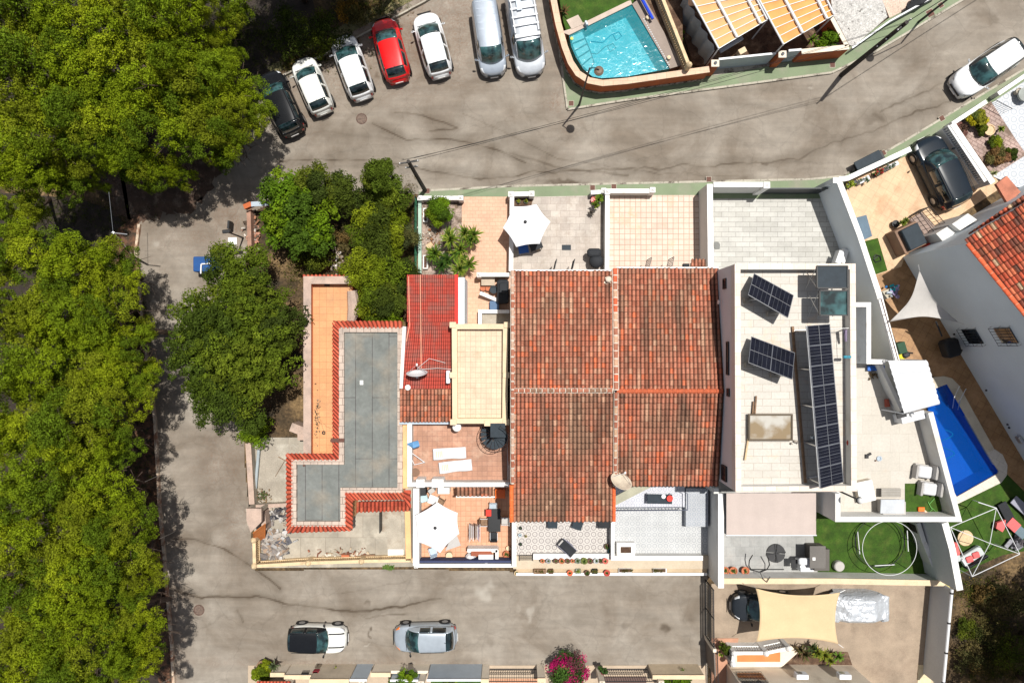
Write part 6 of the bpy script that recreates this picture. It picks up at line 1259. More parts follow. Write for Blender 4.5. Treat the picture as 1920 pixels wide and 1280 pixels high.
for z in (.7, .9, 1.1, 1.3, 1.5): mb.tube([(q0.x, q0.y, z), (q1.x, q1.y, z)], .012, 4)
mb.build('mesh_panel', M('green_paint', (.03, .13, .07), bmp=0), gf)
wallpx('garden_wall', 'white wall between the pink brick patio and the grey stone front patio', [(960, 368), (958, 508)], 1.1, .22, WHITE, WHITE_C, posts=[(958, 364)])
wallpx('garden_wall', 'short white front wall stub at the top left of the grey stone patio', [(958, 364), (999, 363)], 1.0, .22, WHITE, WHITE_C, posts=[(997, 363)])
wallpx('garden_wall', 'white wall between the grey stone patio and the peach tiled patio', [(1139, 360), (1138, 508)], 1.1, .22, WHITE, WHITE_C, posts=[(1139, 359)])
wallpx('garden_wall', 'white front wall with corner posts before the peach tiled patio', [(1143, 358), (1224, 358)], 1.0, .22, WHITE, WHITE_C, posts=[(1224, 356)]); wallpx('garden_wall', 'stub of white front wall just left of the peach patio wall', [(1108, 361), (1134, 359)], .9, .2, WHITE, WHITE_C, posts=[(1132, 357)])
for k, (px, py, lab) in enumerate([(801, 358, 'in the green pavement before the gravel bed'), (1111, 352, 'left of two in the pavement above the grey stone patio'), (1151, 350, 'right of two in the pavement above the peach patio'), (1329, 336, 'beside the corner of the plank courtyard wall'), (1071, 194, 'at the pavement corner below the pool wall'), (1744, 25, 'larger of two at the top right pavement'), (1764, 10, 'smaller of two at the top right pavement'), (1766, 222, 'in the pavement below the white estate car'), (1656, 287, 'beside the black box above the driveway wall'), (1561, 122, 'in the pavement beneath the pole shadow')]):
    p = W(px, py, .12); t = thing('drain_cover', 'square rust-brown utility cover ' + lab, 'drain cover', p, 'square utility covers'); s = .42 if k == 5 else .3; a = R(30) if px > 1600 else 0; mb = MB(); mb.box(p + Vector((0, 0, .005)), (s, s, .02), rz=a); mb.build('lid', DRAIN, t); mb = MB(); mb.box(p, (s + .06, s + .06, .012), rz=a); mb.build('rim', KERB, t)
for px, py, lab in ((678, 223, 'round iron manhole with pale ring patch on the top road below the parked cars'), (373, 1143, 'round iron manhole on the lane at the bottom left')):
    p = W(px, py, 0); t = thing('manhole_cover', lab, 'manhole cover', p); mb = MB(); mb.lathe([(.26, .0), (.26, .014), (.0, .014)], p, 22); mb.build('lid', M('worn_iron', (.13, .09, .07), var=.3, scale=8), t); mb = MB(); mb.lathe([(.36, 0), (.36, .01), (.27, .012), (.27, 0)], p, 22); mb.build('ring', M('brown_ring', (.1, .06, .045), var=.4, scale=6), t)
for px, py, lab in ((797, 403, 'upper of two white-rimmed trough planters along the mesh fence'), (798, 491, 'lower of two white-rimmed trough planters along the mesh fence')):
    t = thing('planter_box', lab, 'planter', W(px, py, .1)); mb = MB(); band(mb, WL([(794, py - 12), (801, py - 12), (801, py + 12), (794, py + 12)], .4), .1, .4, .06, True); mb.build('rim', WHITE_C, t); mb = MB(); mb.box(W(797.5, py, .25), (.2, .78, .2)); mb.build('soil', M('red_soil', (.1, .045, .03)), t)
YU = ((.09, .16, .015), (.15, .20, .02), (.045, .09, .012), (.22, .25, .04))
def yucca(label, heads, seed, cat='yucca', L=.85, cols=YU, n=80, wd=.075, group=None):
    random.seed(seed); C0 = W(*heads[0][:2], 0); t = thing('yucca_plant', label, cat, (C0.x, C0.y, .1), group)
    for (px, py, z, s) in heads:
        p = W(px, py, z); mb = MB(); rosette(mb, p, int(n), L * s, wd, up=1.0, cols=cols, droop=.2); mb.build('leaf_head', LEAF, t); mb = MB(); mb.tube([(C0.x * .3 + p.x * .7, C0.y * .3 + p.y * .7, .1), p], [.06, .04], 6); mb.build('stem', BARK, t)
yucca('tall green spiky yucca on the right of the gravel bed by the pink patio', [(872, 437, 1.6, 1), (889, 441, 1.5, .95), (882, 450, 1.3, .9)], 1, n=90); yucca('yucca with pale flower tips in the middle of the gravel bed', [(845, 450, 1.6, 1.1), (842, 440, 1.4, .9)], 2, n=90); yucca('bushy yucca in the centre of the yucca clump', [(864, 468, 1.5, 1.0), (857, 474, 1.2, .9)], 3, n=90)
yucca('dark green yucca at the left of the clump', [(816, 474, 1.2, .95), (812, 480, 1.0, .8)], 4, cols=YU[:3]); yucca('darkest yucca low in the clump near the red sheet roof', [(828, 498, 1.0, .9), (838, 488, .9, .9)], 5, cols=(YU[2], (.02, .05, .01))); yucca('yucca with twin yellow tips touching the red sheet roof corner', [(862, 505, 1.5, 1.05), (880, 495, 1.4, .9), (868, 490, 1.3, .8)], 6, n=90)
clutter('rubble', 'stones and dry leaves in the gravel bed', 'stones', 815, 438, 26, 34, 90, .1, [(.35, .26, .2), (.25, .12, .06), (.4, .36, .3)], 15, (.06, .2))
p = W(807, 462, .2); t = thing('garden_stool', 'small pale wooden stool left of the yucca clump', 'stool', p); mb = MB(); mb.box(p + Vector((0, 0, .3)), (.4, .35, .05), rz=.6); mb.build('seat', LWOOD, t); mb = MB(); mb.box(p + Vector((0, 0, .1)), (.25, .25, .3), rz=.6); mb.build('base', LWOOD, t)
# corner with the covered barbecue, left of the tiled house
wallpx('garden_wall', 'short white wall with round end above the beige box on the pink brick patio', [(897, 515), (955, 515)], 1.3, .18, WHITE, WHITE_C, posts=[(898, 515)]); wallpx('garden_wall', 'small white wall around the grey step beside the cream box roof', [(900, 608), (900, 584), (955, 584)], .8, .18, WHITE, WHITE_C); slab('step', [(904, 588), (955, 588), (955, 610), (904, 610)], .5, CONC)
t = thing('storage_box', 'beige lidded storage box beside the white round-ended wall', 'storage box', W(915, 526, .12)); mb = MB(); mb.box(W(915, 527, .4), (.8, .5, .55), ch=.02); mb.build('box_body', M('beige_box', (.38, .3, .22)), t); mb = MB(); mb.box(W(915, 527, .7), (.86, .56, .06), ch=.02); mb.build('lid', M('beige_lid', (.42, .34, .26)), t)
for k, (px, lab) in enumerate(((906, 'left of two terracotta ring pots by the beige storage box'), (915, 'right of two terracotta ring pots by the beige storage box'))): pot(lab, px, 541, .12, .17, .35, TERRA, group='terracotta ring pots')
pot('dark blue-grey bin between the terracotta pots and the black cover', 926, 544, .12, .24, .6, SLATE); t = thing('covered_barbecue', 'black-covered barbecue against the wall of the left tiled house', 'barbecue', W(943, 547, .12)); mb = MB(); mb.box(W(943, 547, .6), (.75, 1.5, 1.0), ch=.12); mb.build('cover', DARK, t); mb = MB(); mb.box(W(944, 540, 1.15), (.55, .7, .16), ch=.07); mb.build('lid_bulge', DARK, t)
tag(MB().bar(W(900, 549, .9), W(931, 562, .6), .22, .05).build('paddle_board', METW), 'narrow white board leaning diagonally beside the black cover', 'board'); tag(MB().box(W(927, 573, .3), (.6, .6, .5), ch=.04).build('blue_crate', M('dusty_blue', (.08, .14, .24))), 'dusty blue crate below the leaning white board', 'crate')
# things on the grey stone patio
chair('blue chair half hidden under the parasol of the grey stone patio', 981, 466, R(10), .13, BLUP, BLUP, s=.6); table('patio_table', 'dark round-cornered table under the right side of that parasol', 1004, 458, .8, .7, .13, .7, DARK, BLKM, R(20)); tag(MB().lathe([(0, 0), (.12, .02), (.14, .2), (0, .22)], W(1008, 467, .13), 12).build('small_pot', LWOOD), 'small beige pot below the dark table under the parasol', 'pot')
tag(MB().box(W(1062, 464, .14), (.58, .34, .03), ch=.01).build('door_mat', SLATE), 'dark slate door mat in the middle of the grey stone patio', 'door mat')
t = thing('covered_grill', 'tall black-covered kettle grill against the wall between the front patios', 'grill', W(1115, 480, .13)); mb = MB(); mb.lathe([(.30, 0), (.34, .3), (.42, .62), (.46, .8), (.36, .98), (.12, 1.04), (0, 1.05)], W(1115, 492, .13), 14); mb.build('cover', DARK, t, smooth=True); mb = MB(); mb.box(W(1114, 474, 1.05), (.9, .55, .35), ch=.14); mb.build('lid_bulge', DARK, t)
def openg(label, px, py, n, solid=False):
    p = W(px, py, 2.6); t = thing('open_shutter', label, 'window grille', (p.x, p.y, .13)); mb = MB(); h = 1.5; u = Vector((.12, .55, 0))
    a = p - u * .5; mb.tube([a, a + u, a + u - Vector((0, 0, h)), a - Vector((0, 0, h))], .022, 5, close=True); mb.build('frame', BLKM, t); mb = MB()
    for k in range(1, n): q = a + u * (k / n); mb.tube([q, q - Vector((0, 0, h))], .012, 4)
    for k in range(1, 4): q = a - Vector((0, 0, h * k / 4)); mb.tube([q, q + u], .012, 4)
    if solid: mb.add([a, a + u, a + u - Vector((0, 0, h)), a - Vector((0, 0, h)), a + Vector((.03, 0, 0)), a + u + Vector((.03, 0, 0)), a + u + Vector((.03, 0, -h)), a + Vector((.03, 0, -h))], [(0, 1, 2, 3), (7, 6, 5, 4), (0, 4, 5, 1), (1, 5, 6, 2), (2, 6, 7, 3), (3, 7, 4, 0)])
    mb.build('bars', BLKM, t)
openg('dense black iron grille standing open at the left roof eave of the stone patio', 1042, 494, 6, True); openg('slim open black grille right of the dense one at the stone patio eave', 1076, 494, 4); openg('open black grille at the eave of the peach patio, left one', 1220, 491, 5); openg('open black grille at the eave of the peach patio, right one', 1262, 490, 5)
t = thing('porch', 'tiny brick-red tiled canopy at the top right corner of the right tiled house', 'porch', W(1308, 494, 0)); tile_roof(t, W(1296, 500, 4.4), W(1323, 500, 4.4), W(1296, 487, 4.1), W(1323, 487, 4.1), 4, 2, oldtiles(60, .4, .05), name='tiled_roof', amp=.07); mb = MB(); mb.box(W(1309, 498, 4.1), (.9, .3, .12)); mb.build('bracket', WOOD, t)
tag(MB().box(W(1286, 499, 2.6), (.4, .3, .25), ch=.03).build('wall_box', DARK), 'small dark box on the house wall beside the tiny tiled canopy', 'box')
yucca('yellow-green spiky plant in a red pot in the corner of the grey stone patio', [(1122, 376, .9, .8), (1117, 385, .8, .7), (1125, 370, .7, .7)], 9, n=50, L=.55, cols=((.10, .17, .02), (.16, .2, .02), (.05, .09, .01))); pot('red pot under the yellow-green spiky plant', 1113, 377, .13, .2, .35, REDP); yucca('dry grey spiky tuft below the yellow-green plant', [(1108, 399, .4, .6)], 10, n=30, L=.5, cols=((.12, .1, .08), (.08, .07, .06)))
for k, (px, lab) in enumerate(((972, 'left of two small yellow-green pot plants above the parasol'), (986, 'right of two small yellow-green pot plants above the parasol'))): pot(lab, px, 379, .13, .14, .3, BLK, 1.6, seed=k, flw=(.2, .22, .02))
tag(MB().prism(WL([(962, 371), (1000, 371), (996, 386), (962, 386)], .3), .05, .3).build('planter_bed', SOIL), 'dark planted strip behind the white stub wall above the parasol', 'planter')
# ================================================================ VILLA ROOF THINGS
PVC = None
def pvmat(name, nu, nv):
    return M(name, (.008, .009, .016), rough=.35, var=.3, scale=3, fine=.1, bmp=0, spec=.18)
PVM = pvmat('solar_cell', 1, 1); GRD = M('cell_grid', (.10, .105, .12), rough=.4, bmp=0)
def pvpanel(parent, A, B, C_, D, nu, nv, mid=True):
    """A,B upper edge; D,C lower edge - one framed module"""
    A, B, C_, D = map(Vector, (A, B, C_, D)); n = (B - A).cross(D - A).normalized(); n = n if n.z > 0 else -n; pt = lambda u, v_: (A.lerp(B, u)).lerp(D.lerp(C_, u), v_)
    mb = MB(); vs = [p + n * k for k in (-.035, 0) for p in (A, B, C_, D)]; mb.add(vs, [(0, 1, 2, 3), (7, 6, 5, 4), (0, 4, 5, 1), (1, 5, 6, 2), (2, 6, 7, 3), (3, 7, 4, 0)]); o = mb.build('solar_panel', PVM, parent); mb = MB()
    def ln(p, q, w_): mb.bar(p + n * .004, q + n * .004, w_, .006)
    for k in range(nu + 1): ln(pt(k / nu, 0), pt(k / nu, 1), .035 if k in (0, nu) else (.022 if mid and nu % 2 == 0 and k == nu // 2 else .009))
    for k in range(nv + 1): ln(pt(0, k / nv), pt(1, k / nv), .035 if k in (0, nv) else (.022 if mid and nv % 2 == 0 and k == nv // 2 else .009))
    mb.build('frame', GRD, o); return o
def pvpair(label, c, zlo, zhi):
    a, b, c_, d = c; A, B, C_, D = W(*a, zlo), W(*b, zlo), W(*c_, zhi), W(*d, zhi); t = thing('solar_array', label, 'solar panels', W((a[0] + c_[0]) / 2, (a[1] + c_[1]) / 2, 7.76), 'paired roof solar panels'); M1, M2 = A.lerp(B, .497), D.lerp(C_, .497); N1, N2 = A.lerp(B, .503), D.lerp(C_, .503)
    pvpanel(t, A, M1, M2, D, 5, 2); pvpanel(t, N1, B, C_, N2, 5, 2)
    for u in (.2, .8):
        lo, hi = A.lerp(B, u), D.lerp(C_, u); mb = MB(); mb.bar(hi - Vector((0, 0, .05)), Vector((hi.x, hi.y, 7.8)), .05); mb.bar(Vector((lo.x, lo.y, 7.8)), Vector((hi.x, hi.y, 7.8)), .06, .05); mb.bar(lo - Vector((0, 0, .05)), Vector((lo.x, lo.y, 7.8)), .05); mb.build('stand', METAL, t); mb = MB(); mb.box(Vector((hi.x, hi.y, 7.86)) , (.4, .25, .2)); mb.build('concrete_block', CONC, t)
pvpair('upper pair of tilted solar panels on the villa roof', [(1414, 513), (1487.5, 553.5), (1477, 595.5), (1403, 552.5)], 8.25, 9.1); pvpair('lower pair of tilted solar panels on the villa roof', [(1409, 631), (1490, 661.5), (1485, 711), (1403.5, 679.5)], 8.25, 9.1)
t = thing('solar_array', 'long slanting row of eight solar panels on the villa roof', 'solar panels', W(1547, 760, 7.76)); TL, TR, BR, BL = W(1513.7, 610.6, 9.3), W(1555.6, 607.4, 8.7), W(1581.3, 903.7, 8.7), W(1538.9, 915.6, 9.3)
for k in range(8): u0, u1 = k / 8 + .002, (k + 1) / 8 - .002; pvpanel(t, TL.lerp(BL, u0), TR.lerp(BR, u0), TR.lerp(BR, u1), TL.lerp(BL, u1), 2, 6)
for u in (.03, .27, .5, .74, .97):
    hi, lo = TL.lerp(BL, u), TR.lerp(BR, u); mb = MB(); mb.bar(hi - Vector((0, 0, .06)), Vector((hi.x, hi.y, 7.8)), .06); mb.bar(Vector((hi.x - .1, hi.y, 7.8)), Vector((lo.x, lo.y, 7.8)), .07, .06); mb.bar(lo - Vector((0, 0, .06)), Vector((lo.x, lo.y, 7.8)), .06); mb.bar(hi - Vector((0, 0, .2)), Vector((lo.x, lo.y, 7.85)), .04); mb.build('stand', METAL, t)
mb = MB(); mb.bar(Vector((TL.x - .15, TL.y, 7.84)), Vector((BL.x - .15, BL.y, 7.84)), .12, .1); mb.build('ballast_rail', WOOD, t); mb = MB(); mb.bar(TL - Vector((0, 0, .08)), BL - Vector((0, 0, .08)), .08, .08); mb.build('top_rail', METW, t); mb = MB(); mb.box(W(1528, 820, 8.4), (.35, .12, .3)); mb.build('inverter', METG, t)
def xpanel(label, a, b, mat, z):
    A, B = W(*a, z), W(*b, z); t = thing('raised_collector', label, 'roof panel', (A.x, B.y, 7.76)); mb = MB(); mb.box((A + B) / 2, (abs(B.x - A.x), abs(A.y - B.y), .08), ch=.02); mb.build('panel', mat, t); mb = MB(); c = (A + B) / 2; wx_, wy = abs(B.x - A.x) / 2, abs(A.y - B.y) / 2
    for s in (-1, 1): mb.box(c + Vector((0, s * wy, .03)), (wx_ * 2, .06, .12)); mb.box(c + Vector((s * wx_, 0, .03)), (.06, wy * 2, .12))
    mb.build('frame', BLKM, t)
    for s in (-1, 1): mb = MB(); x = c.x + s * (wx_ - .05); mb.tube([(x, c.y - wy, 7.77), (x, c.y + wy, z - .05)], .022, 5); mb.tube([(x, c.y + wy, 7.77), (x, c.y - wy, z - .05)], .022, 5); mb.build('crossed_legs', METAL, t)
xpanel('raised opaque slate panel on crossed legs in the top right corner of the villa roof', (1531, 499), (1588, 540), SLATE, 9.3); xpanel('raised glassy dark green panel on crossed legs just below the slate one', (1536, 545), (1588, 591), GLST, 9.2)
t = thing('framed_tray', 'dark framed glass sheet with tan dried mud lying on the villa roof', 'glass sheet', W(1444, 800, 7.76)); A, B = W(1404, 777, 8.0), W(1484, 824, 8.0)
mm_, nt_, bb = nmat('muddy_glass'); P_ = pos(nt_); n_ = node(nt_, 'ShaderNodeTexNoise', i_Scale=.8, i_Detail=5.0); nt_.links.new(P_, n_.inputs['Vector']); cr = nt_.nodes.new('ShaderNodeValToRGB'); cr.color_ramp.elements[0].position = .42; cr.color_ramp.elements[0].color = (.22, .16, .09, 1); cr.color_ramp.elements[1].position = .58; cr.color_ramp.elements[1].color = (.42, .40, .36, 1); nt_.links.new(n_.outputs['Fac'], cr.inputs[0]); nt_.links.new(cr.outputs[0], bb.inputs['Base Color']); bb.inputs['Roughness'].default_value = .25
mb = MB(); c = (A + B) / 2; mb.box(c, (B.x - A.x, A.y - B.y, .06)); mb.build('glass', mm_, t); mb = MB(); w2, h2 = (B.x - A.x) / 2, (A.y - B.y) / 2
for s in (-1, 1): mb.box(c + Vector((0, s * h2, .02)), (2 * w2 + .08, .08, .16)); mb.box(c + Vector((s * w2, 0, .02)), (.08, 2 * h2 - .08, .155))
mb.build('frame', M('bronze_frame', (.1, .075, .05)), t)
for a, b, lab in (((1413, 752), (1411, 778), 'short'), ((1418, 742), (1415, 780), 'long')): tag(MB().bar(W(*a, 7.9), W(*b, 7.9), .07, .07).build('wooden_batten', WOOD), f'{lab} wooden batten above the framed glass sheet on the villa roof', 'batten')
tag(MB().bar(W(1403, 822, 7.9), W(1397, 862, 7.9), .08, .07).build('wooden_batten', LWOOD), 'pale wooden batten pointing down from the framed glass sheet', 'batten')
clutter('rubble', 'scraps and wire bits beside the framed glass sheet', 'debris', 1492, 828, 6, 4, 14, 7.78, [(.3, .26, .22), (.15, .13, .12)], 21, (.04, .15)); tag(MB().lathe([(0, 0), (.16, .02), (.2, .12), (.12, .2), (0, .22)], W(1592, 829, 7.9), 14).build('valve_cap', M('rust_red', (.5, .06, .03))), 'small red cap on the brown gutter of the villa roof', 'cap')
t = thing('clothes_line', 'thin clothes line with violet peg bag and blue bag by the right villa parapet', 'clothes line', W(1587, 640, 7.76)); mb = MB(); mb.tube([W(1557, 617, 8.6), W(1592, 615, 8.7)], .02, 5); mb.tube([W(1590, 615, 8.7), W(1590, 672, 8.6)], .012, 4); mb.tube([W(1590, 615, 7.8), W(1590, 615, 8.7)], .03, 5); mb.build('line', METAL, t); mb = MB(); mb.tube([W(1585, 618, 8.4), W(1586, 640, 8.3)], [.1, .06], 6); mb.build('peg_bag', M('violet_cloth', (.2, .16, .24)), t); mb = MB(); mb.box(W(1588, 669, 8.5), (.4, .14, .2), ch=.04); mb.build('blue_bag', TEALP, t)
# ================================================================ LOWER TERRACE THINGS
def garden_seat(label, px, py, z, group):
    p = W(px, py, z + .4); t = thing('cushioned_armchair', label, 'armchair', (p.x, p.y, z), group); mb = MB(); mb.box(p, (.82, .72, .28), rz=R(-8), ch=.08); mb.build('seat_cushion', M('pale_cushion', (.5, .5, .51), var=.05), t); mb = MB(); mb.box(p + Vector((-.46, 0, -.1)), (.14, .8, .5), rz=R(-8), ch=.04); mb.build('armrest', FABG, t); mb = MB(); mb.box(p + Vector((.5, 0, .1)), (.14, .82, .75), rz=R(-8), ch=.04); mb.build('backrest', FABG, t); mb = MB(); mb.box(p + Vector((0, 0, -.27)), (.9, .8, .2), rz=R(-8)); mb.build('base', FABG, t)
garden_seat('upper of two cushioned armchairs against the right terrace parapet', 1733, 884, 3.3, 'cushioned terrace armchairs'); garden_seat('lower cushioned armchair standing on the square of turf', 1742, 916, 3.33, 'cushioned terrace armchairs')
t = thing('storage_bench', 'taupe slatted bench on the lower terrace', 'bench', W(1668, 923, 3.3)); mb = MB(); mb.box(W(1670, 923, 3.7), (1.15, .5, .1), ch=.02); mb.build('seat', M('taupe_rattan', (.25, .23, .2)), t); mb = MB(); mb.box(W(1670, 923, 3.47), (1.0, .42, .34)); mb.build('base', DARK, t); mb = MB()
for k in range(5): mb.box(W(1670, 917 + k * 3.1, 3.76), (1.1, .05, .03))
mb.build('slats', M('taupe_light', (.33, .31, .28)), t)
t = thing('deck_box', 'light grey storage box with sloping lid below the taupe bench', 'storage box', W(1672, 949, 3.3)); mb = MB(); mb.box(W(1671, 950, 3.65), (1.35, .8, .7), ch=.03); mb.build('box_body', FABG, t); mb = MB(); mb.box(W(1673, 949, 4.05), (1.4, .84, .08), ch=.03, M=Matrix.Rotation(R(5), 4, 'X')); mb.build('lid', M('light_grey_lid', (.45, .47, .5), bmp=0), t)
slab('turf_square', [(1697, 906), (1764, 906), (1766, 967), (1697, 967)], 3.33, TURF, zb=3.3, kind='structure')
t = thing('garden_hose', 'green and cream garden hose with an orange box on the turf square', 'hose', W(1735, 957, 3.34)); mb = MB(); mb.tube([W(1752, 934, 3.4), W(1742, 945, 3.38), W(1748, 955, 3.38), W(1738, 962, 3.38), W(1760, 963, 3.38), W(1745, 950, 3.4), W(1740, 940, 3.4)], .02, 5); mb.build('hose_loop', M('green_hose', (.15, .4, .1)), t); mb = MB(); mb.tube([W(1732, 956, 3.4), W(1738, 961, 3.4), W(1748, 962, 3.4)], .07, 6); mb.build('nozzle', CREAM, t); mb = MB(); mb.box(W(1727, 954, 3.42), (.36, .24, .12)); mb.build('orange_box', ORGP, t)
t = thing('floor_clutter', 'little pots and an ashtray scattered on the cream lower terrace', 'ornaments', W(1628, 854, 3.3)); mb = MB(); mb.lathe([(0, 0), (.14, 0), (.16, .06), (.1, .06), (.08, .02)], W(1648, 859, 3.31), 14); mb.build('ring', METG, t); mb = MB(); mb.box(W(1625, 855, 3.36), (.18, .24, .12)); mb.box(W(1630, 851, 3.36), (.2, .12, .14), rz=.5); mb.build('boxes', BLKM, t); mb = MB(); mb.lathe([(0, 0), (.05, 0), (.05, .06), (0, .06)], W(1641, 863, 3.31), 8); mb.build('cup', DRAIN, t)
# white steps/plinth beside lamp
wallpx('low_partition', 'cream box-like plinth at the left of the lower terrace beside the globe lamp', [(1620, 902), (1628, 940)], 3.8, .9, M('cream_plinth', (.55, .48, .38)), WHITE_C, z0=3.3)
t = thing('metal_canopy', 'white ribbed metal canopy over the corner of the blue pool', 'canopy', W(1705, 725, 3.3)); A, B, C_, D = W(1664, 676, 5.0), W(1737, 676, 5.0), W(1761, 757, 5.0), W(1694, 775, 5.0)
mb = MB()
def cf(u, v_): p = A.lerp(B, u).lerp(D.lerp(C_, u), v_); return p + Vector((0, 0, .05 * abs(math.sin(v_ * PI * 8)) ** .5 * 1.8 + .25 * (u - .5) * 0))
mb.grid(cf, 2, 108, flip=True); mb.build('ribbed_roof', METW, t, solid=.03); mb = MB()
for q in (A, D, C_, B): mb.tube([(q.x * .985, q.y * .985, .1 if q in (B, C_) else 3.3), q - Vector((0, 0, .05))], .04, 6)
mb.build('post', METW, t)
t = thing('outdoor_sink', 'stainless sink counter below the white metal canopy', 'sink', W(1700, 780, 3.3)); mb = MB(); mb.box(W(1704, 780, 3.75), (1.4, .5, .9), rz=R(14), ch=.02); mb.build('counter', METW, t); mb = MB(); mb.box(W(1690, 777, 4.24), (.55, .35, .1), rz=R(14)); mb.build('hob', BLKM, t); mb = MB(); mb.lathe([(.16, 0), (.14, .03), (0, -.02)], W(1710, 777, 4.22), 14); mb.build('basin', METAL, t)
tag(MB().tube([W(1662, 748, 3.4), W(1664, 762, 3.4)], [.12, .16], 8).build('fire_extinguisher', M('brick_red', (.35, .08, .05))), 'small brick-red extinguisher at the foot of the white side wall', 'extinguisher'); clutter('rubble', 'dark leaf stain at the foot of the terrace steps', 'leaves', 1636, 703, 8, 8, 30, 3.31, [(.12, .08, .04), (.2, .14, .08)], 23, (.04, .12))
# ================================================================ BACK YARD THINGS
t = thing('trampoline_frame', 'large round bare white hoop frame standing on the artificial lawn', 'hoop frame', W(1668, 1027, .09)); c = W(1668, 1027, 1.5); r = 51 * (H - 1.5) / F; mb = MB(); mb.tube([c + Vector((math.cos(a) * r, math.sin(a) * r, 0)) for a in [k * PI / 32 for k in range(64)]], .019, 6, close=True); mb.build('hoop', METW, t, smooth=True); mb = MB(); r2 = r * .93; mb.tube([c + Vector((math.cos(a) * r2, math.sin(a) * r2, -1.15)) for a in [k * PI / 32 for k in range(64)]], .025, 6, close=True); mb.build('lower_ring', BLK, t)
for a in (0, 60, 120, 180, 240, 300): mb = MB(); a = R(a + 10); mb.tube([c + Vector((math.cos(a) * r, math.sin(a) * r, 0)), c + Vector((math.cos(a) * r * .94, math.sin(a) * r * .94, -1.4))], .02, 5); mb.build('leg', BLK, t)
for (a, b) in (((1608, 996), (1612, 1038)), ((1701, 994), (1703, 1033)), ((1640, 1060), (1678, 1058))): mb = MB(); mb.tube([W(*a, .35), W(*b, .35)], .03, 6); mb.build('ground_bar', METW, t)
tag(MB().lathe([(0, 0), (.3, 0), (.33, .1), (.33, .36), (.28, .42), (0, .44)], W(1569, 1058, .09), 22).build('pouf', FABG), 'round grey pouf on the artificial lawn', 'pouf')
t = thing('storage_cabinet', 'tall brown-grey cabinet with a small white tag at the edge of the lawn', 'cabinet', W(1533, 1045, .06)); mb = MB(); mb.box(W(1532, 1043, .8), (.95, 1.35, 1.4), ch=.03); mb.build('cabinet_body', M('brown_grey', (.10, .09, .08)), t); mb = MB(); mb.box(W(1533, 1044, 1.53), (1.0, 1.4, .06), ch=.02); mb.build('lid', M('brown_grey2', (.13, .12, .11)), t); mb = MB(); mb.box(W(1526, 1047, 1.58), (.18, .18, .04)); mb.build('tag', WHITE_C, t)
t = thing('gas_barbecue', 'white gas barbecue with side shelf against the wall of the grey paved yard', 'barbecue', W(1505, 1060, .06)); mb = MB(); mb.box(W(1508, 1058, .6), (.85, .65, .9), ch=.04); mb.build('barbecue_body', METW, t); mb = MB(); mb.box(W(1509, 1052, 1.15), (.8, .45, .25), ch=.1); mb.build('hood', METW, t); mb = MB(); mb.box(W(1489, 1056, .85), (.4, .5, .05)); mb.build('side_shelf', BLKM, t); mb = MB(); mb.tube([W(1500, 1062, 1.1), W(1516, 1062, 1.1)], .02, 5); mb.build('handle', METAL, t)
t = thing('parasol_stand', 'dark round parasol base of four segments on the grey paved yard', 'parasol base', W(1454, 1036, .06)); c = W(1454, 1036, .06)
for k in range(4):
    a0 = R(90 * k + 4 - 8); pts = [c + Vector((math.cos(a0 + R(43)) * .05, math.sin(a0 + R(43)) * .05, 0))] + [c + Vector((math.cos(a0 + R(86 * q / 10)) * .6, math.sin(a0 + R(86 * q / 10)) * .6, 0)) for q in range(11)]; mb = MB(); mb.prism([(p.x, p.y) for p in pts], .06, .15); mb.build('weight_segment', M('seg%d' % k, (.04, .04, .042)), t)
mb = MB(); mb.box((c.x, c.y, .17), (1.25, .06, .03), rz=.15); mb.box((c.x, c.y, .175), (.06, 1.2, .03), rz=.15); mb.build('cross_bar', BLKM, t)
t = thing('hammock_stand', 'curved black iron stand on the grey yard reaching over the wall', 'stand', W(1423, 1070, .06)); mb = MB(); c = W(1423, 1040, .5); pts = [W(1411, 1040, .9)] + [W(1405, 1050, .6), W(1404, 1060, .4), W(1409, 1068, .2), W(1425, 1072, .15), W(1438, 1067, .3), W(1443, 1058, .6), W(1440, 1045, .9)]; mb.tube(pts, .035, 6); mb.build('cradle_arm', BLKM, t); mb = MB(); mb.tube([W(1407, 1067, .15), W(1470, 1067, .15)], .03, 6); mb.tube([W(1426, 1074, .9), W(1430, 1084, 1.42), W(1438, 1091, 1.45), W(1444, 1080, 1.45)], .028, 6); mb.build('base_bar', BLKM, t)
for px, pl, lab in ((1357, 1.0, 'leftmost of three terracotta pots, half behind the white wall'), (1372, 1.3, 'middle of three terracotta pots, with red foliage'), (1394, 1.0, 'rightmost of three terracotta pots, with yellowish plant')): pot(lab, px, 1066, .06, .24, .4, TERRA, pl, seed=px, group='terracotta pots by the yard wall')
pot('large yellow pot at the right end of the yard wall in the driveway', 1761, 1100, 0, .38, .5, M('yellow_pot', (.6, .5, .18)), 1.0)
tag(MB().box(W(1745, 1068, .2), (.3, .5, .4), rz=.3, ch=.05).build('blue_bucket', TEALP), 'teal bucket at the foot of the low planter wall', 'bucket')
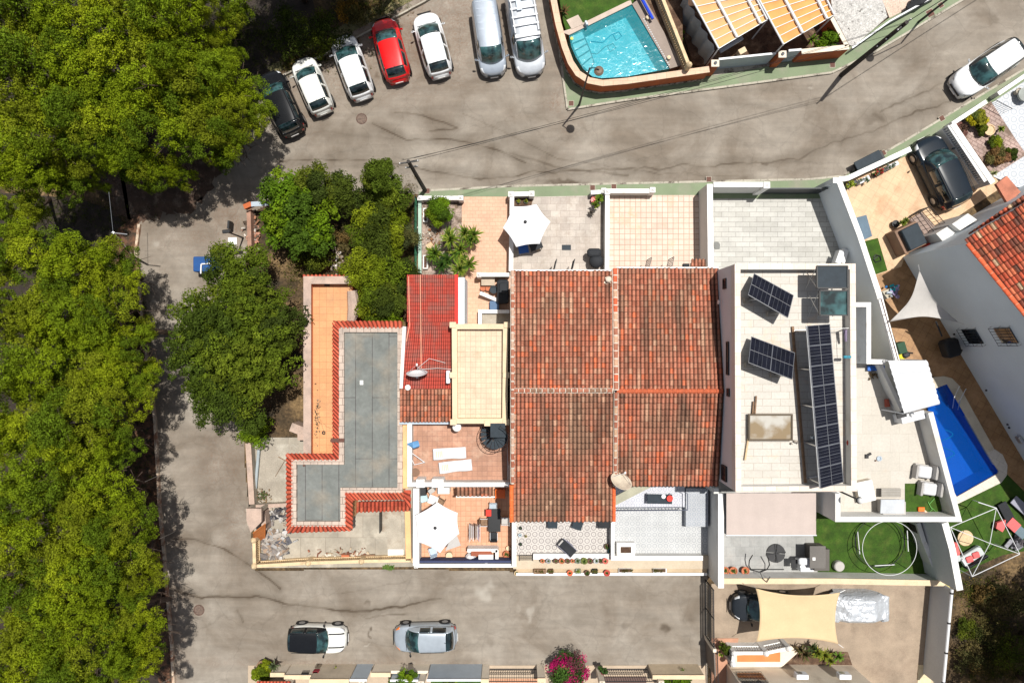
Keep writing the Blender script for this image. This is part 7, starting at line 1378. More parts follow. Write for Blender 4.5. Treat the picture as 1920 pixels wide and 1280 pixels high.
# ================================================================ DRIVEWAY SOUTH
slab('driveway_paving', [(1334, 1094), (1775, 1094), (1768, 1290), (1334, 1290)], .012, M('driveway_concrete', (.29, .225, .165), var=.18, scale=.8, stain=(.22, .165, .12), stf=(.48, .68), fine=.12, bmp=.3)); slab('concrete_patch', [(1722, 1246), (1757, 1246), (1757, 1290), (1720, 1290)], .05, MT('cream_slab', (.6, .5, .32), (.62, .52, .35), (.5, .4, .26), .6, .6, ms=.01))
t = thing('boundary_fence', 'tall white sheet boundary fence at the right of the driveway', 'fence', W(1775, 1190, 0)); a, b = W(1785, 1104, 2.0), W(1768, 1290, 2.0); mb = MB(); band(mb, [a, b], 0, 1.95, .12); mb.build('panel', GREYW, t); mb = MB(); mb.tube([a, b], .09, 8); mb.build('top_rail', METW, t)
for k in range(4): mb = MB(); q = a.lerp(b, k / 3 * .9 + .04); mb.lathe([(.11, -.05), (.11, .05)], q, 8, Matrix.Rotation(PI / 2, 4, 'X')); mb.build('joint_clamp', BLKM, t)
# sand sail
def sail(name, label, corners, z, mat, sag=.35, edge=.12, zs=None):
    C4 = [W(px, py, (zs[i] if zs else z)) for i, (px, py) in enumerate(corners)]; t = thing(name, label, 'shade sail', (sum((c.x for c in C4)) / len(C4), sum((c.y for c in C4)) / len(C4), 0)); cen_ = sum(C4, Vector()) / len(C4); mb = MB()
    if len(C4) == 4:
        def fn(u, v_):
            p = C4[0].lerp(C4[1], u).lerp(C4[3].lerp(C4[2], u), v_); k = edge * (4 * u * (1 - u) * abs(2 * v_ - 1) ** 1.2); k2 = edge * .6 * (4 * v_ * (1 - v_) * abs(2 * u - 1) ** 1.2); q = p.copy(); q.y += (cen_.y - p.y) * k * 1.2; q.x += (cen_.x - p.x) * k2; q.z -= sag * 4 * u * (1 - u) * v_ * (1 - v_) * 2; return q
        mb.grid(fn, 24, 20, flip=True)
    else:
        def fn(u, v_):
            e = C4[1].lerp(C4[2], u); p = C4[0].lerp(e, v_); w_ = 1 - v_, v_ * (1 - u), v_ * u; k = edge * 4 * (w_[0] * w_[1] * (1 - w_[2]) + w_[0] * w_[2] * (1 - w_[1]) + w_[1] * w_[2] * (1 - w_[0])) * (1 - 27 * w_[0] * w_[1] * w_[2]) ; q = p.lerp(cen_, max(0, k)); q.z -= sag * 27 * w_[0] * w_[1] * w_[2] * .5; return q
        mb.grid(fn, 24, 24)
    o = mb.build('cloth', mat, t, smooth=True); m_ = o.modifiers.new('s', 'SOLIDIFY'); m_.thickness = .01
    for c in C4: d_ = (c - cen_); d_.z = 0; d_.normalize(); mb = MB(); mb.tube([c, c + d_ * .35 + Vector((0, 0, .05))], .015, 5); mb.build('tie_rope', METAL, t)
    return t
sail('shade_sail', 'sand-coloured rectangular shade sail between the graphite car and the covered car', [(1417, 1102), (1575, 1110), (1572, 1207), (1418, 1203)], 2.4, FABS, edge=.16); sail('shade_sail', 'grey triangular shade sail tied to the big white neighbour house', [(1724, 507), (1668, 603), (1797, 604)], 3, FABG, edge=.32, zs=[3.6, 3.0, 2.6])
# gate and fence at the bottom street end
t = thing('iron_gate', 'tall black iron lattice gate closing the bottom street', 'gate', W(1323, 1140, 0)); a, b = W(1322, 1086, 0), W(1323, 1190, 0); mb = MB(); 
for z in (.1, 1.0, 1.85): mb.bar(a + Vector((0, 0, z)), b + Vector((0, 0, z)), .05, .05)
for k in (0, .5, 1): q = a.lerp(b, k); mb.bar(q, q + Vector((0, 0, 1.9)), .06)
mb.build('frame', BLKM, t); mb = MB()
for k in range(36): q = a.lerp(b, (k + .5) / 36); mb.bar(q + Vector((0, 0, .1)), q + Vector((0, 0, 1.85)), .022)
for z in (.4, .7, 1.3, 1.6): mb.bar(a + Vector((0, 0, z)), b + Vector((0, 0, z)), .02, .02)
mb.build('bars', BLKM, t); t = thing('solid_gate', 'brown-grey solid door below the tall lattice gate', 'gate', W(1323, 1215, 0)); mb = MB(); mb.bar(W(1323, 1192, 0) + Vector((0, 0, .95)), W(1325, 1240, 0) + Vector((0, 0, .95)), .08, 1.9); mb.build('leaf', M('taupe_door', (.16, .13, .11)), t); mb = MB(); q = W(1323, 1193, 0); mb.box((q.x, q.y, 1.0), (.2, .2, 2.0)); mb.build('post', CREAMW, t)
t = thing('iron_fence', 'black iron railing running on below the solid door', 'fence', W(1327, 1260, 0)); mb = MB(); a, b = W(1330, 1196, 0), W(1333, 1290, 0)
for z in (.1, .9, 1.7): mb.bar(a + Vector((0, 0, z)), b + Vector((0, 0, z)), .04, .04)
for k in range(30): q = a.lerp(b, k / 29); mb.bar(q + Vector((0, 0, .1)), q + Vector((0, 0, 1.7)), .02)
mb.build('railing', BLKM, t)
# bottom right house with balcony
bh = thing('balcony_house', 'cream house with white balustrade balcony and two air conditioners at the bottom edge', 'house', W(1490, 1300, 0)); base = WL([(1362, 1243), (1598, 1247), (1690, 1330), (1690, 1560), (1362, 1560)], 0); mb = MB(); mb.prism(base, -.05, 5.2); mb.build('wall', CREAMW, bh)
mb = MB(); mb.sheet(base, 5.26); mb.build('roof', CONC, bh); mb = MB(); mb.prism(WL([(1366, 1207), (1478, 1204), (1490, 1216), (1460, 1243), (1366, 1243)], 0), -.02, .5); mb.build('balcony_base', CREAMW, bh); mb = MB(); mb.sheet(WL([(1382, 1228), (1463, 1222), (1463, 1240), (1382, 1240)], .506)); mb.build('balcony_floor', M('orange_tiles', (.5, .19, .06)), bh)
c = W(1400, 1243, 0); k_ = base[0].y; q = W(1410, 1252, 2.0); mb = MB(); mb.box((q.x, k_, 2.0), (1.6, .08, 1.3)); wd = mb.build('window', GLSB, bh); mb = MB(); mb2 = 0
for k in range(9): x = q.x - .78 + k * .195; mb.tube([(x, k_ + .12, 1.35), (x, k_ + .12, 2.65)], .014, 4)
for z in (1.35, 1.78, 2.2, 2.65): mb.tube([(q.x - .8, k_ + .12, z), (q.x + .8, k_ + .12, z)], .014, 4)
mb.build('grille', BLKM, wd)
for px in (1502, 1582): mb = MB(); q = W(px, 1268, 2.0); mb.box((q.x, k_ + .2 - .0, 2.0), (.75, .3, .5), ch=.03); ac = mb.build('air_conditioner', METW, bh); mb = MB(); mb.lathe([(0, .0), (.17, .0), (.17, .02)], (q.x - .1, k_ + .352, 2.0), 12, Matrix.Rotation(-PI / 2, 4, 'X')); mb.build('fan_grille', METAL, ac)
balustrade('white balustrade of the small balcony at the bottom edge', [(1374, 1244), (1376, 1224), (1436, 1224), (1478, 1215)], 1.35, 26, WHITE_C, z0=.55)
slab('path', [(1334, 1196), (1385, 1196), (1366, 1290), (1334, 1290)], .04, M('pink_path', (.42, .22, .14), var=.15)); slab('garden_bed', [(1486, 1218), (1590, 1222), (1598, 1246), (1470, 1245)], .06, SOIL)
yucca('large yellow-green agave clump in the bed beside the bottom balcony house', [(1545, 1226, .8, 1.1), (1532, 1222, .8, 1), (1555, 1236, .6, .9)], 21, n=60, L=.6, cols=((.16, .19, .02), (.10, .14, .02), (.22, .22, .03))); yucca('bright green agave at the right of the bed', [(1571, 1229, .7, 1)], 22, n=44, L=.55, cols=((.13, .22, .03), (.08, .15, .02))); yucca('dark brownish spiky plant at the left of the bed', [(1507, 1223, .7, .9), (1499, 1216, .6, .7)], 23, n=44, cols=((.06, .07, .02), (.12, .08, .04))); yucca('small dark agave in the middle of the bed front', [(1522, 1212, .6, .8)], 24, n=36, cols=((.04, .07, .02), (.07, .08, .03)))
broad('shrub', 'dark narrow bush beside the balcony wall', 1358, 1213, 13, 1.0, G3, 150, per=40, ls=.05, nl=3, npf=12, cat='shrub', trunk=False); yucca('small agave clump left of the narrow dark bush', [(1352, 1226, .6, .6)], 25, n=24, L=.4)
# ================================================================ POOL VILLA PLOT (top)
ZP = 1.25; TP = [(1067, 66), (1185, 8), (1256, 129), (1175, 144), (1128, 147), (1111, 144), (1094, 130), (1080, 108), (1071, 88)]
pv_ = thing('pool_villa_wall', 'orange garden wall with pinkish coping and stone foot curving round the turquoise pool', 'wall', W(1100, 150, 0))
wp = [(1028, -60), (1038, 0), (1047, 45), (1059, 88), (1070, 117), (1084, 138), (1104, 151), (1130, 156), (1175, 152), (1330, 130)]
P = WL(wp, 1.55); mb = MB(); band(mb, P, .35, 1.5, .24); mb.build('wall', ORNG, pv_); mb = MB(); band(mb, P, -.05, .35, .34); mb.build('stone_footing', STONE, pv_); mb = MB(); band(mb, P, 1.5, 1.56, .38); mb.build('coping', MT('salmon_coping', (.52, .34, .22), (.56, .38, .26), (.4, .25, .16), .6, .6, ms=.015, stain=(.45, .34, .25)), pv_)
mb = MB(); mb.prism(WL([(1040, -60), (1049, 0), (1056, 40), (1064, 66), (1067, 66), (1185, 8), (1200, -20), (1200, -60)], ZP), -.05, ZP); tag(mb.build('artificial_lawn', TURF), kind='structure')
slab('pool_deck', [(1185, 8), (1206, -8), (1280, 122), (1256, 129)], ZP, M('grey_brown_deck', (.25, .2, .17), var=.1)); slab('pool_deck', [(1196, -60), (1280, -60), (1280, 110), (1270, 112), (1206, -8), (1196, -24)], ZP - .1, SOIL)
slab('pool_deck', [(1052, 60), (1067, 66), (1185, 8), (1183, 1), (1178, 2), (1071, 54)], ZP + .03, M('pinkish_deck', (.46, .37, .31))); slab('pool_deck', [(1062, 38), (1084, 28), (1094, 45), (1072, 55)], ZP + .06, M('pinkish_deck2', (.44, .36, .30)))
tp = basin('swimming_pool', 'bright turquoise pool with pale tiled steps behind the curved orange wall', TP, ZP, 1.2, NETL, water('clear_water', (.7, .90, .95), 3.0, (.01, .42, .5)), None)
PALE = M('pale_aqua_tile', (.30, .56, .58), var=.08)
for k, q in enumerate(([(1069, 68), (1092, 58), (1097, 72), (1073, 82)], [(1073, 82), (1097, 72), (1101, 82), (1078, 95)], [(1078, 95), (1101, 82), (1106, 94), (1084, 108)], [(1084, 108), (1106, 94), (1110, 106), (1092, 122)], [(1092, 122), (1110, 106), (1114, 118), (1104, 134)])):
    zz = ZP - .3 - .06 * k; mb = MB(); mb.prism(WL(q, zz), .1, zz); s_ = mb.build('pool_step', PALE, tp); mb = MB(); p = WL(q, zz); mb.bar(p[1] + Vector((0, 0, .012)), p[2] + Vector((0, 0, .012)), .06, .02); mb.bar(p[2] + Vector((0, 0, .012)), p[3] + Vector((0, 0, .012)), .06, .02); mb.build('edge_tile', M('dark_teal_tile', (.02, .12, .16)), s_)
tag(MB().lathe([(0, 0), (.1, 0), (.1, .06), (0, .1)], W(1072, 73, ZP - .1), 10).build('chlorine_float', M('yellow_float', (.7, .65, .15))), 'small yellow float in the corner of the turquoise pool steps', 'float')
tag(MB().tube([W(1108, 78, ZP - .07), W(1130, 80, ZP - .07), W(1145, 66, ZP - .07), W(1160, 60, ZP - .07), W(1166, 68, ZP - .07), W(1155, 76, ZP - .07), W(1150, 66, ZP - .07)], .03, 5).build('cleaner_hose', TEALP), 'thin curved hose in the turquoise pool', 'pool hose')
mb = MB()
for k in range(22): q = W(1207 + k * 2.25, 36 + k * 4.1, ZP + .02); mb.lathe([(0, -.04), (.05, 0), (0, .04)], q, 6)
tag(mb.build('white_pebble_edge', METW), 'line of white bulb edging along the right side of the turquoise pool', 'edging', kind='stuff')
tag(MB().tube(WL([(1199, -10), (1224, 36)], ZP + .35), .1, 8).build('rolled_cover', M('royal_blue', (.01, .05, .5))), 'rolled blue pool cover beside the top of the balustrade', 'pool cover')
for px, py in ((1214, 35), (1253, 110)): tag(MB().lathe([(.1, 0), (.14, .1), (.12, .2), (0, .24)], W(px, py, ZP), 12).build('garden_lamp', CREAM), 'small round cream deck lamp at the ' + ('upper' if py < 60 else 'lower') + ' end of the white edging', 'lamp')
balustrade('cream balustrade slanting between the turquoise pool deck and the brown garden', [(1232, -30), (1292, 122)], ZP + .95, 34, CRB, z0=ZP + .1)
yucca('small dark palm on the lawn by the curved orange wall', [(1058, 22, 1.5, .6)], 31, n=26, cols=((.12, .07, .03), (.05, .08, .02))); tag(MB().box(W(1099, 46, ZP + .2), (.14, .3, .5), rz=.5, ch=.03).build('skimmer_box', METG), 'small blue-grey pump box at the corner of the turquoise pool', 'pump')
tag(MB().box(W(1045, 52, 1.6), (.3, .3, .12)).build('x', CREAM), 'x', 'x') if False else None
# brown garden, pergolas and front
slab('garden_soil', [(1240, -60), (1640, -60), (1600, 90), (1500, 100), (1335, 126), (1300, 122)], .1, SOIL)
def pergola(label, A, B, C_, D, z, nb, col):
    A, B, C_, D = W(*A, z + .1), W(*B, z + .1), W(*C_, z - .15), W(*D, z - .15); t = thing('pergola', label, 'pergola', ((A.x + C_.x) / 2, (A.y + C_.y) / 2, .1), 'twin orange-roofed pergolas'); mb = MB()
    def fn(u, v_): return A.lerp(B, u).lerp(D.lerp(C_, u), v_) + Vector((0, 0, -.05 * abs(math.sin(v_ * PI * 9))))
    mb.grid(fn, 4, 108, flip=True); mb.build('canopy_cloth', col, t, solid=.012)
    for k in range(10): v_ = k / 9; mb = MB(); mb.bar(A.lerp(D, v_) + Vector((0, 0, .03)), B.lerp(C_, v_) + Vector((0, 0, .03)), .04, .04); mb.build('crossbar', METW if k in (0, 9) else FABW, t)
    for u in (0, .38, .86, 1): mb = MB(); mb.tube([A.lerp(B, u) + Vector((0, 0, .07)), D.lerp(C_, u) + Vector((0, 0, .07))], .055 if u in (0, 1) else .09, 8); mb.build('roller_tube', METW, t)
    for q in (D, C_, A, B): mb = MB(); mb.tube([(q.x, q.y, .1), q], .045, 6); mb.build('post', METW, t)
pergola('left one of two orange canvas pergolas with white bars above the street wall', (1270, -50), (1392, -50), (1438, 38), (1347, 92), 2.8, 9, FABO); pergola('right one of two orange canvas pergolas, brighter orange', (1394, -52), (1520, -60), (1563, 29), (1468, 84), 2.8, 9, M('vivid_orange_canvas', (.64, .30, .10), rough=.9, fine=.05))
mb = MB(); a, b = W(1283, -5, 2.2), W(1341, 97, 2.2)
def sc(u, v_): p = a.lerp(b, u); return Vector((p.x + .08 * math.sin(u * 30), p.y, 2.3 - 2.1 * v_))
mb.grid(sc, 60, 4); tag(mb.build('side_screen', METG, None, solid=.02), 'blue-grey cloth side screen hanging left of the pergolas', 'screen'); tag(MB().bar(W(1350, 97, 1.5), W(1392, 72, 1.5), .2, .2).build('folded_screen', METG), 'blue-grey rolled screen below the left pergola', 'screen'); tag(MB().box(W(1390, 98, .5), (.5, .35, .5), rz=.5, ch=.03).build('garden_box', CREAM), 'cream box under the front edge of the left pergola', 'box')
wallpx('garden_wall', 'orange street wall right of the white sliding gate, below the right pergola', [(1503, 97), (1592, 88)], 1.5, .26, ORNG, CREAMW); wallpx('garden_wall', 'cream-capped side wall running up beside the white gravel yard', [(1588, 86), (1560, 34), (1530, -40)], 1.5, .2, ORNG, CREAMW)
g_ = wallpx('sliding_gate', 'long pale blue-white sliding gate in the orange street wall', [(1348, 111), (1455, 100)], 1.7, .07, METG, METW, cat='gate'); g_ = wallpx('door', 'small pale blue-white door between the gate pillars', [(1479, 95), (1503, 93)], 1.8, .08, METG, METW, cat='door')
for (px, py, lab) in ((1341, 119, 'left cream pillar of the pale sliding gate'), (1467, 102, 'right cream pillar of the pale sliding gate')): q = W(px, py, 1.7); t = thing('gate_pillar', lab, 'pillar', (q.x, q.y, 0)); mb = MB(); mb.box((q.x, q.y, .8), (.42, .36, 1.7)); mb.build('shaft', ORNG, t); mb = MB(); mb.box((q.x, q.y, 1.68), (.5, .44, .1), ch=.02); mb.build('cap', CREAMW, t); mb = MB(); mb.lathe([(.08, 0), (.1, .08), (0, .16)], (q.x, q.y, 1.73), 10); mb.build('lamp', METAL, t)
slab('threshold', [(1335, 128), (1440, 112), (1444, 124), (1338, 142)], .135, KERB)
broad('shrub', 'green bush by the left edge of the brown garden beside the balustrade', 1270, 62, 13, .9, G2, 160, nl=3, npf=12, cat='shrub', trunk=False); yucca('spiky green plant under the right pergola front', [(1522, 75, 1.0, .7)], 32, n=40); broad('shrub', 'leafy green bush in the corner behind the orange street wall', 1556, 76, 20, 1.3, G2, 161, nl=5, npf=16, cat='shrub', trunk=False); tag(MB().tube([W(1530, 85, .2), W(1545, 88, .3)], [.15, .1], 8).build('watering_can', CREAM), 'cream pot under the right pergola front', 'pot')
WGR = M('white_gravel', (.42, .41, .39), var=.2, scale=4, stain=(.12, .11, .1), stf=(.6, .68), fine=.35, bmp=.6, fscale=12)
slab('gravel_yard', [(1550, -60), (1640, -60), (1664, 32), (1600, 88), (1592, 84), (1562, 28)], .14, WGR); slab('terrace_paving', [(1630, -60), (1790, -60), (1745, -6), (1668, 34)], .142, M('peach_pebble', (.52, .4, .32), var=.12, fine=.3))
t = wallpx('metal_fence', 'thin white metal fence slanting along the top right pavement', [(1598, 90), (1668, 40), (1762, -12)], .8, .05, METW, METW, cat='fence'); tag(MB().tube([W(1700, 16, .5), W(1722, 5, .7), W(1745, -8, .6)], [.15, .3, .2], 7).build('dark_bags', DARK), 'dark bundle behind the thin white fence at the top edge', 'bundle')
pot('dark pot with yellow plant behind the thin white fence', 1711, 8, .15, .3, .4, DARK, 1.2, seed=3, flw=(.5, .35, .02))
# ================================================================ STREET POLES, LAMPS, CABLES
def pole(label, base, top, arms, r=.14):
    b = W(*base, .1); h = top; t = thing('utility_pole', label, 'utility pole', b); mb = MB(); T = Vector((b.x, b.y, h)); mb.tube([b - Vector((0, 0, .1)), T], [r, r * .7], 10); mb.build('pole', M('tarred_wood', (.03, .025, .022), fine=.2), t)
    for (z, ln, a) in arms: mb = MB(); u = Vector((math.cos(a), math.sin(a), 0)) * ln; mb.bar(T + Vector((0, 0, z - h)) - u, T + Vector((0, 0, z - h)) + u, .07, .09); x = mb.build('crossarm', BLKM, t); [MB().lathe([(.03, 0), (.04, .06), (.02, .1)], T + Vector((0, 0, z - h)) + u * s, 8).build('insulator', WHITE_C, x) for s in (-.9, 0, .9)]
    return T
T1 = pole('tall dark wooden utility pole leaning over the top right pavement edge', (1579, 140), 7.3, [(7.0, .5, .7), (5.6, .3, .7), (4.6, .25, .7)], .16); T2 = pole('dark utility pole with crossarm at the corner of the overgrown garden', (797, 357), 7.2, [(7.0, .55, .15), (6.0, .35, .15)], .14)
def street_lamp(label, base, top, arm, z, r=.27):
    b = W(*base, .1); t = thing('street_lamp', label, 'street lamp', b); T = Vector((b.x, b.y, z)); L_ = W(*top, z + .1); mb = MB(); mb.tube([b, b + Vector((0, 0, z * .5)), T], [.08, .055, .045], 8); mb.build('post', BLKM, t); mb = MB(); d = L_ - T; mb.tube([T, T + d * .6 + Vector((0, 0, .25)), L_ + Vector((0, 0, .15))], .03, 6); mb.build('arm', BLKM, t); mb = MB(); mb.lathe([(r * .85, -.12), (r, -.06), (r, 0), (r * .6, .08), (0, .12)], L_, 22); mb.build('lamp_head', M('brown_lamp', (.14, .10, .07), rough=.5), t); return t
street_lamp('disc-headed street lamp at the pavement corner, its head over the turquoise pool', (1086, 197), (1123, 133), 0, 6.0); street_lamp('disc-headed street lamp beyond the top right edge, casting a round shadow on the road', (1722, 42), (1775, -22), 0, 6.0)
cab = [(T2 + Vector((0, 0, -.1)), T1 + Vector((0, 0, -.1))), (T2 + Vector((.3, .2, -.1)), T1 + Vector((.3, .2, -.3))), (T2 + Vector((-.4, .1, -.2)), T1 + Vector((-.3, -.3, -.7)))]
for k, (a, b) in enumerate(cab): mb = MB(); mb.tube([a.lerp(b, u / 20) - Vector((0, 0, 3.2 * (u / 20) * (1 - u / 20))) for u in range(21)], .011, 4); tag(mb.build('overhead_cable', BLKM), ['upper', 'middle', 'lower'][k] + ' of three thin overhead cables crossing the top road', 'cable')
mb = MB(); a, b = T1, Vector((T1.x + 14, T1.y + 9, 7.2)); mb.tube([a.lerp(b, u / 10) - Vector((0, 0, 1.2 * (u / 10) * (1 - u / 10))) for u in range(11)], .02, 4); tag(mb.build('overhead_cable', BLKM), 'cable running off the top right corner from the leaning pole', 'cable')
for (bx, by, tx, ty, lab, hh) in ((250, 482, 212, 436, 'pale grey pole with crossbar standing in the pines at the top of the lane', 5.5),):
    b = W(bx, by, 0); T = W(tx, ty, hh); t = thing('utility_pole', lab, 'utility pole', b); mb = MB(); mb.tube([b, T], [.08, .06], 8); mb.build('pole', METAL, t); mb = MB(); mb.bar(T - Vector((.1, 0, 0)), T + Vector((.8, -.1, 0)), .05, .05); mb.build('crossarm', METAL, t); m2 = MB(); m2.tube([T, W(204, 360, 6)], .012, 4); tag(m2.build('overhead_cable', METAL), 'thin grey wire rising from the pale pole into the pines', 'cable')
b = W(456, 446, 0); t = thing('street_lamp', 'small dark street lamp leaning over the lane by the debris corner', 'street lamp', b); T = W(424, 434, 3.6); mb = MB(); mb.tube([b, b.lerp(T, .5) + Vector((0, 0, .6)), T], [.06, .045, .03], 7); mb.build('post', BLKM, t); mb = MB(); mb.box(T, (.45, .22, .1), rz=.1, ch=.03); mb.build('lamp_head', BLKM, t)
for k, (x, y) in enumerate(((293, 893), (320, 1000), (305, 1145), (318, 1273))):
    b = W(x, y, .8); a_ = W(x - 22, y + 10, 2.6); t = thing('marker_post', ['upper pale leaning wire stay beside the lane kerb', 'second pale leaning wire stay beside the lane kerb', 'third pale leaning wire stay below the manhole level', 'lowest pale leaning wire stay at the bottom of the lane'][k], 'stay', (b.x, b.y, 0), 'leaning stays along the lane'); mb = MB(); mb.tube([(b.x, b.y, 0), b, a_], .02, 5); mb.build('wire', METAL, t)
t = thing('recycling_container', 'bright blue container with a white U-shaped bar, half under the round tree', 'container', W(392, 490, 0)); mb = MB(); mb.box(W(389, 497, .6), (1.3, .95, 1.2), ch=.06); mb.build('container_body', M('container_blue', (.01, .07, .24)), t); mb = MB(); c = W(388, 498, 1.3); mb.bar(c + Vector((-.35, .1, 0)), c + Vector((.3, .14, 0)), .07); mb.bar(c + Vector((-.35, .1, 0)), c + Vector((-.38, -.5, 0)), .07); mb.bar(c + Vector((.3, .14, 0)), c + Vector((.32, -.1, 0)), .07); mb.build('lid_bar', WHITE_C, t)
tag(MB().box(W(436, 452, .05), (.55, .45, .04)).build('white_slab', WHITE_C), 'small white slab on the lane edge beside the debris corner', 'slab'); tag(MB().bar(W(432, 415, .5), W(431, 430, .5), .12, .6).build('sign_panel', BLK), 'thin dark upright sign by the debris corner', 'sign')
tag(MB().bar(W(471, 383, 1.4), W(505, 381, 1.4), .3, .06).build('awning_bar', METG), 'pale blue-white bar sticking out left of the bright leafy tree', 'bar'); tag(MB().box(W(466, 386, 1.2), (.5, .3, .4), rz=.4).build('orange_box', ORNG), 'small orange box at the left end of the pale bar', 'box'); wallpx('garden_wall', 'crumbling pinkish wall at the left of the overgrown garden', [(466, 395), (468, 470)], .8, .25, M('crumbling_pink', (.3, .17, .12), var=.3), None)
# ================================================================ NORTH-EAST PLOTS
t = thing('storage_box', 'black storage box lying on the pavement against the driveway wall', 'storage box', W(1629, 303, .12)); mb = MB(); mb.box(W(1630, 304, .4), (1.75, .7, .6), rz=R(27), ch=.04); mb.build('box_body', BLK, t); mb = MB(); mb.box(W(1629, 303, .75), (1.8, .76, .08), rz=R(27), ch=.03); mb.build('lid', SLATE, t)
wallpx('garden_wall', 'white front wall of the tan driveway slanting along the pavement', [(1574, 336), (1590, 334), (1708, 279)], 1.2, .26, WHITE, WHITE_C)
t = thing('flower_trough', 'long planter with white trough, yellow plant and red flowers behind the driveway wall', 'planter', W(1640, 325, .06)); random.seed(9)
for k, (px, py) in enumerate(((1595, 346), (1618, 338), (1650, 323), (1672, 311))): mb = MB(); mb.box(W(px, py, .3), (.75, .28, .4), rz=R(27), ch=.03); tr = mb.build('trough', METW if k in (1, 3) else BLK, t); mb = MB(); [rosette(mb, W(px + random.uniform(-9, 9), py + random.uniform(-4, 3), .5), 14, .25, .05, up=.8, cols=(((.3, .32, .03), (.15, .2, .03)) if k == 0 else ((.05, .1, .02), (.4, .03, .04)) if k == 2 else ((.05, .1, .02), (.3, .3, .3)))) for _ in range(6)]; mb.build('foliage', LEAF, tr)
tag(MB().prism(WL([(1608, 407), (1627, 402), (1638, 442), (1620, 450)], .3), .06, .14).build('slat_mat', M('grey_blue_slats', (.10, .15, .2))), 'grey-blue slatted mat against the diagonal wall in the driveway', 'mat'); tag(MB().prism(WL([(1622, 452), (1646, 446), (1664, 507), (1640, 515)], .12), .06, .12).build('turf_mat', TURF), 'rectangular piece of artificial turf with a coiled hose in the driveway', 'turf mat'); tag(MB().tube([W(1638, 482, .15), W(1642, 478, .17), W(1650, 480, .15), W(1652, 488, .16), W(1642, 492, .15), W(1638, 486, .15), W(1646, 481, .18)], .04, 5).build('coiled_hose', BLK), 'coiled black hose lying on the turf mat', 'hose')
t = thing('storage_box', 'wood-look outdoor chest with slate lid near the neighbour house corner', 'storage box', W(1700, 445, .06)); mb = MB(); mb.box(W(1698, 448, .6), (1.5, 1.6, 1.1), rz=R(26), ch=.03); mb.build('chest_body', M('wood_panel', (.2, .12, .08), var=.2), t); mb = MB(); mb.box(W(1712, 444, 1.35), (1.15, 1.4, .3), rz=R(26), ch=.05); mb.build('lid', SLATE, t)
yucca('yellow-green potted plant above the wood-look chest', [(1692, 418, .8, .8), (1697, 414, .7, .6)], 41, n=50, L=.5, cols=((.16, .2, .02), (.07, .1, .02))); pot('black round pot left of the yellow-green plant above the chest', 1675, 421, .06, .22, .3, BLK)
slab('step', [(1705, 412), (1728, 398), (1760, 432), (1735, 448)], .35, M('brown_pink_step', (.26, .19, .16)))
t = thing('railing', 'black iron railing with curled shadow between the driveway and the entrance steps', 'railing', W(1750, 405, .06)); 
for (a, b) in (((1724, 399), (1756, 441)), ((1744, 387), (1777, 424)), ((1724, 399), (1744, 387))):
    A, B = W(*a, 1.2), W(*b, 1.2); mb = MB()
    for z in (0, -.5, -1.05): mb.tube([A + Vector((0, 0, z)), B + Vector((0, 0, z))], .022, 5)
    for k in range(7): q = A.lerp(B, k / 6); mb.tube([q, q - Vector((0, 0, 1.1))], .014, 4)
    mb.build('rail_panel', BLKM, t)
for k, (pts, z, lab) in enumerate((([(1755, 438), (1785, 420), (1800, 428), (1770, 455)], 2.2, 'lower one of two stepped white wall blocks at the neighbour entrance'), ([(1785, 420), (1815, 400), (1832, 412), (1800, 432)], 2.6, 'higher one of two stepped white wall blocks at the neighbour entrance'))): o = slab('entrance_wall', pts, z, WHITE, kind=None, label=lab, cat='wall')
tag(MB().box(W(1757, 458, .9), (.8, .6, .9), rz=.5, ch=.05).build('black_bin', BLK), 'black bin in the corner by the neighbour entrance', 'bin'); tag(MB().box(W(1738, 462, .8), (.35, .3, .5), rz=.5, ch=.05).build('red_can', REDP), 'small dark red can between the chest and the black bin', 'can')
slab('tiled_yard', [(1800, 232), (1925, 150), (2000, 120), (2000, 380), (1905, 350), (1860, 330)], .13, hyd('blue_white_tile', (.47, .48, .5), (.33, .36, .4), .5)); slab('garden_bed', [(1795, 235), (1858, 190), (1905, 262), (1925, 290), (1862, 330)], .16, MT('pink_crazy_paving', (.30, .2, .17), (.36, .26, .22), (.18, .11, .09), .4, .22, rot=R(30), ms=.03, var=.25, stain=(.12, .07, .04), stf=(.5, .62)))
wallpx('garden_wall', 'grey-sided wall with white pierced coping between the driveway and the tiled north-east yard', [(1786, 232), (1862, 343)], 1.5, .3, GREYW, WHITE_C); balustrade('white balustrade topping the grey-sided wall beside the large dark car', [(1780, 236), (1848, 340)], 1.45, 26, WHITE_C, z0=.9, posts=False); wallpx('garden_wall', 'white front wall of the tiled north-east yard along the pavement', [(1786, 232), (1850, 190)], .9, .2, WHITE, WHITE_C); wallpx('garden_wall', 'white front wall further right beside the iron gate at the photo edge', [(1872, 176), (1925, 140)], .9, .2, WHITE, WHITE_C)
tag(MB().prism(WL([(1868, 345), (1888, 330), (1914, 360), (1890, 382)], 2.0), 1.8, 2.0).build('terracotta_roof_slab', M('terracotta_slab', (.42, .15, .09), var=.3)), 'small terracotta coloured roof slab at the corner of the neighbour house', 'roof slab')
t = thing('porch', 'narrow strip of old red tiles along the neighbour house front', 'porch', W(1880, 400, 0)); tile_roof(t, W(1830, 455, 4.8), W(1960, 365, 4.8), W(1815, 438, 4.5), W(1945, 348, 4.5), 16, 2, rich, amp=.07, name='tiled_roof'); mb = MB(); a, b = W(1830, 450, 4.6), W(1955, 362, 4.6); mb.bar(a - Vector((0, 0, .1)), b - Vector((0, 0, .1)), .3, .25); mb.build('beam', WHITE, t)
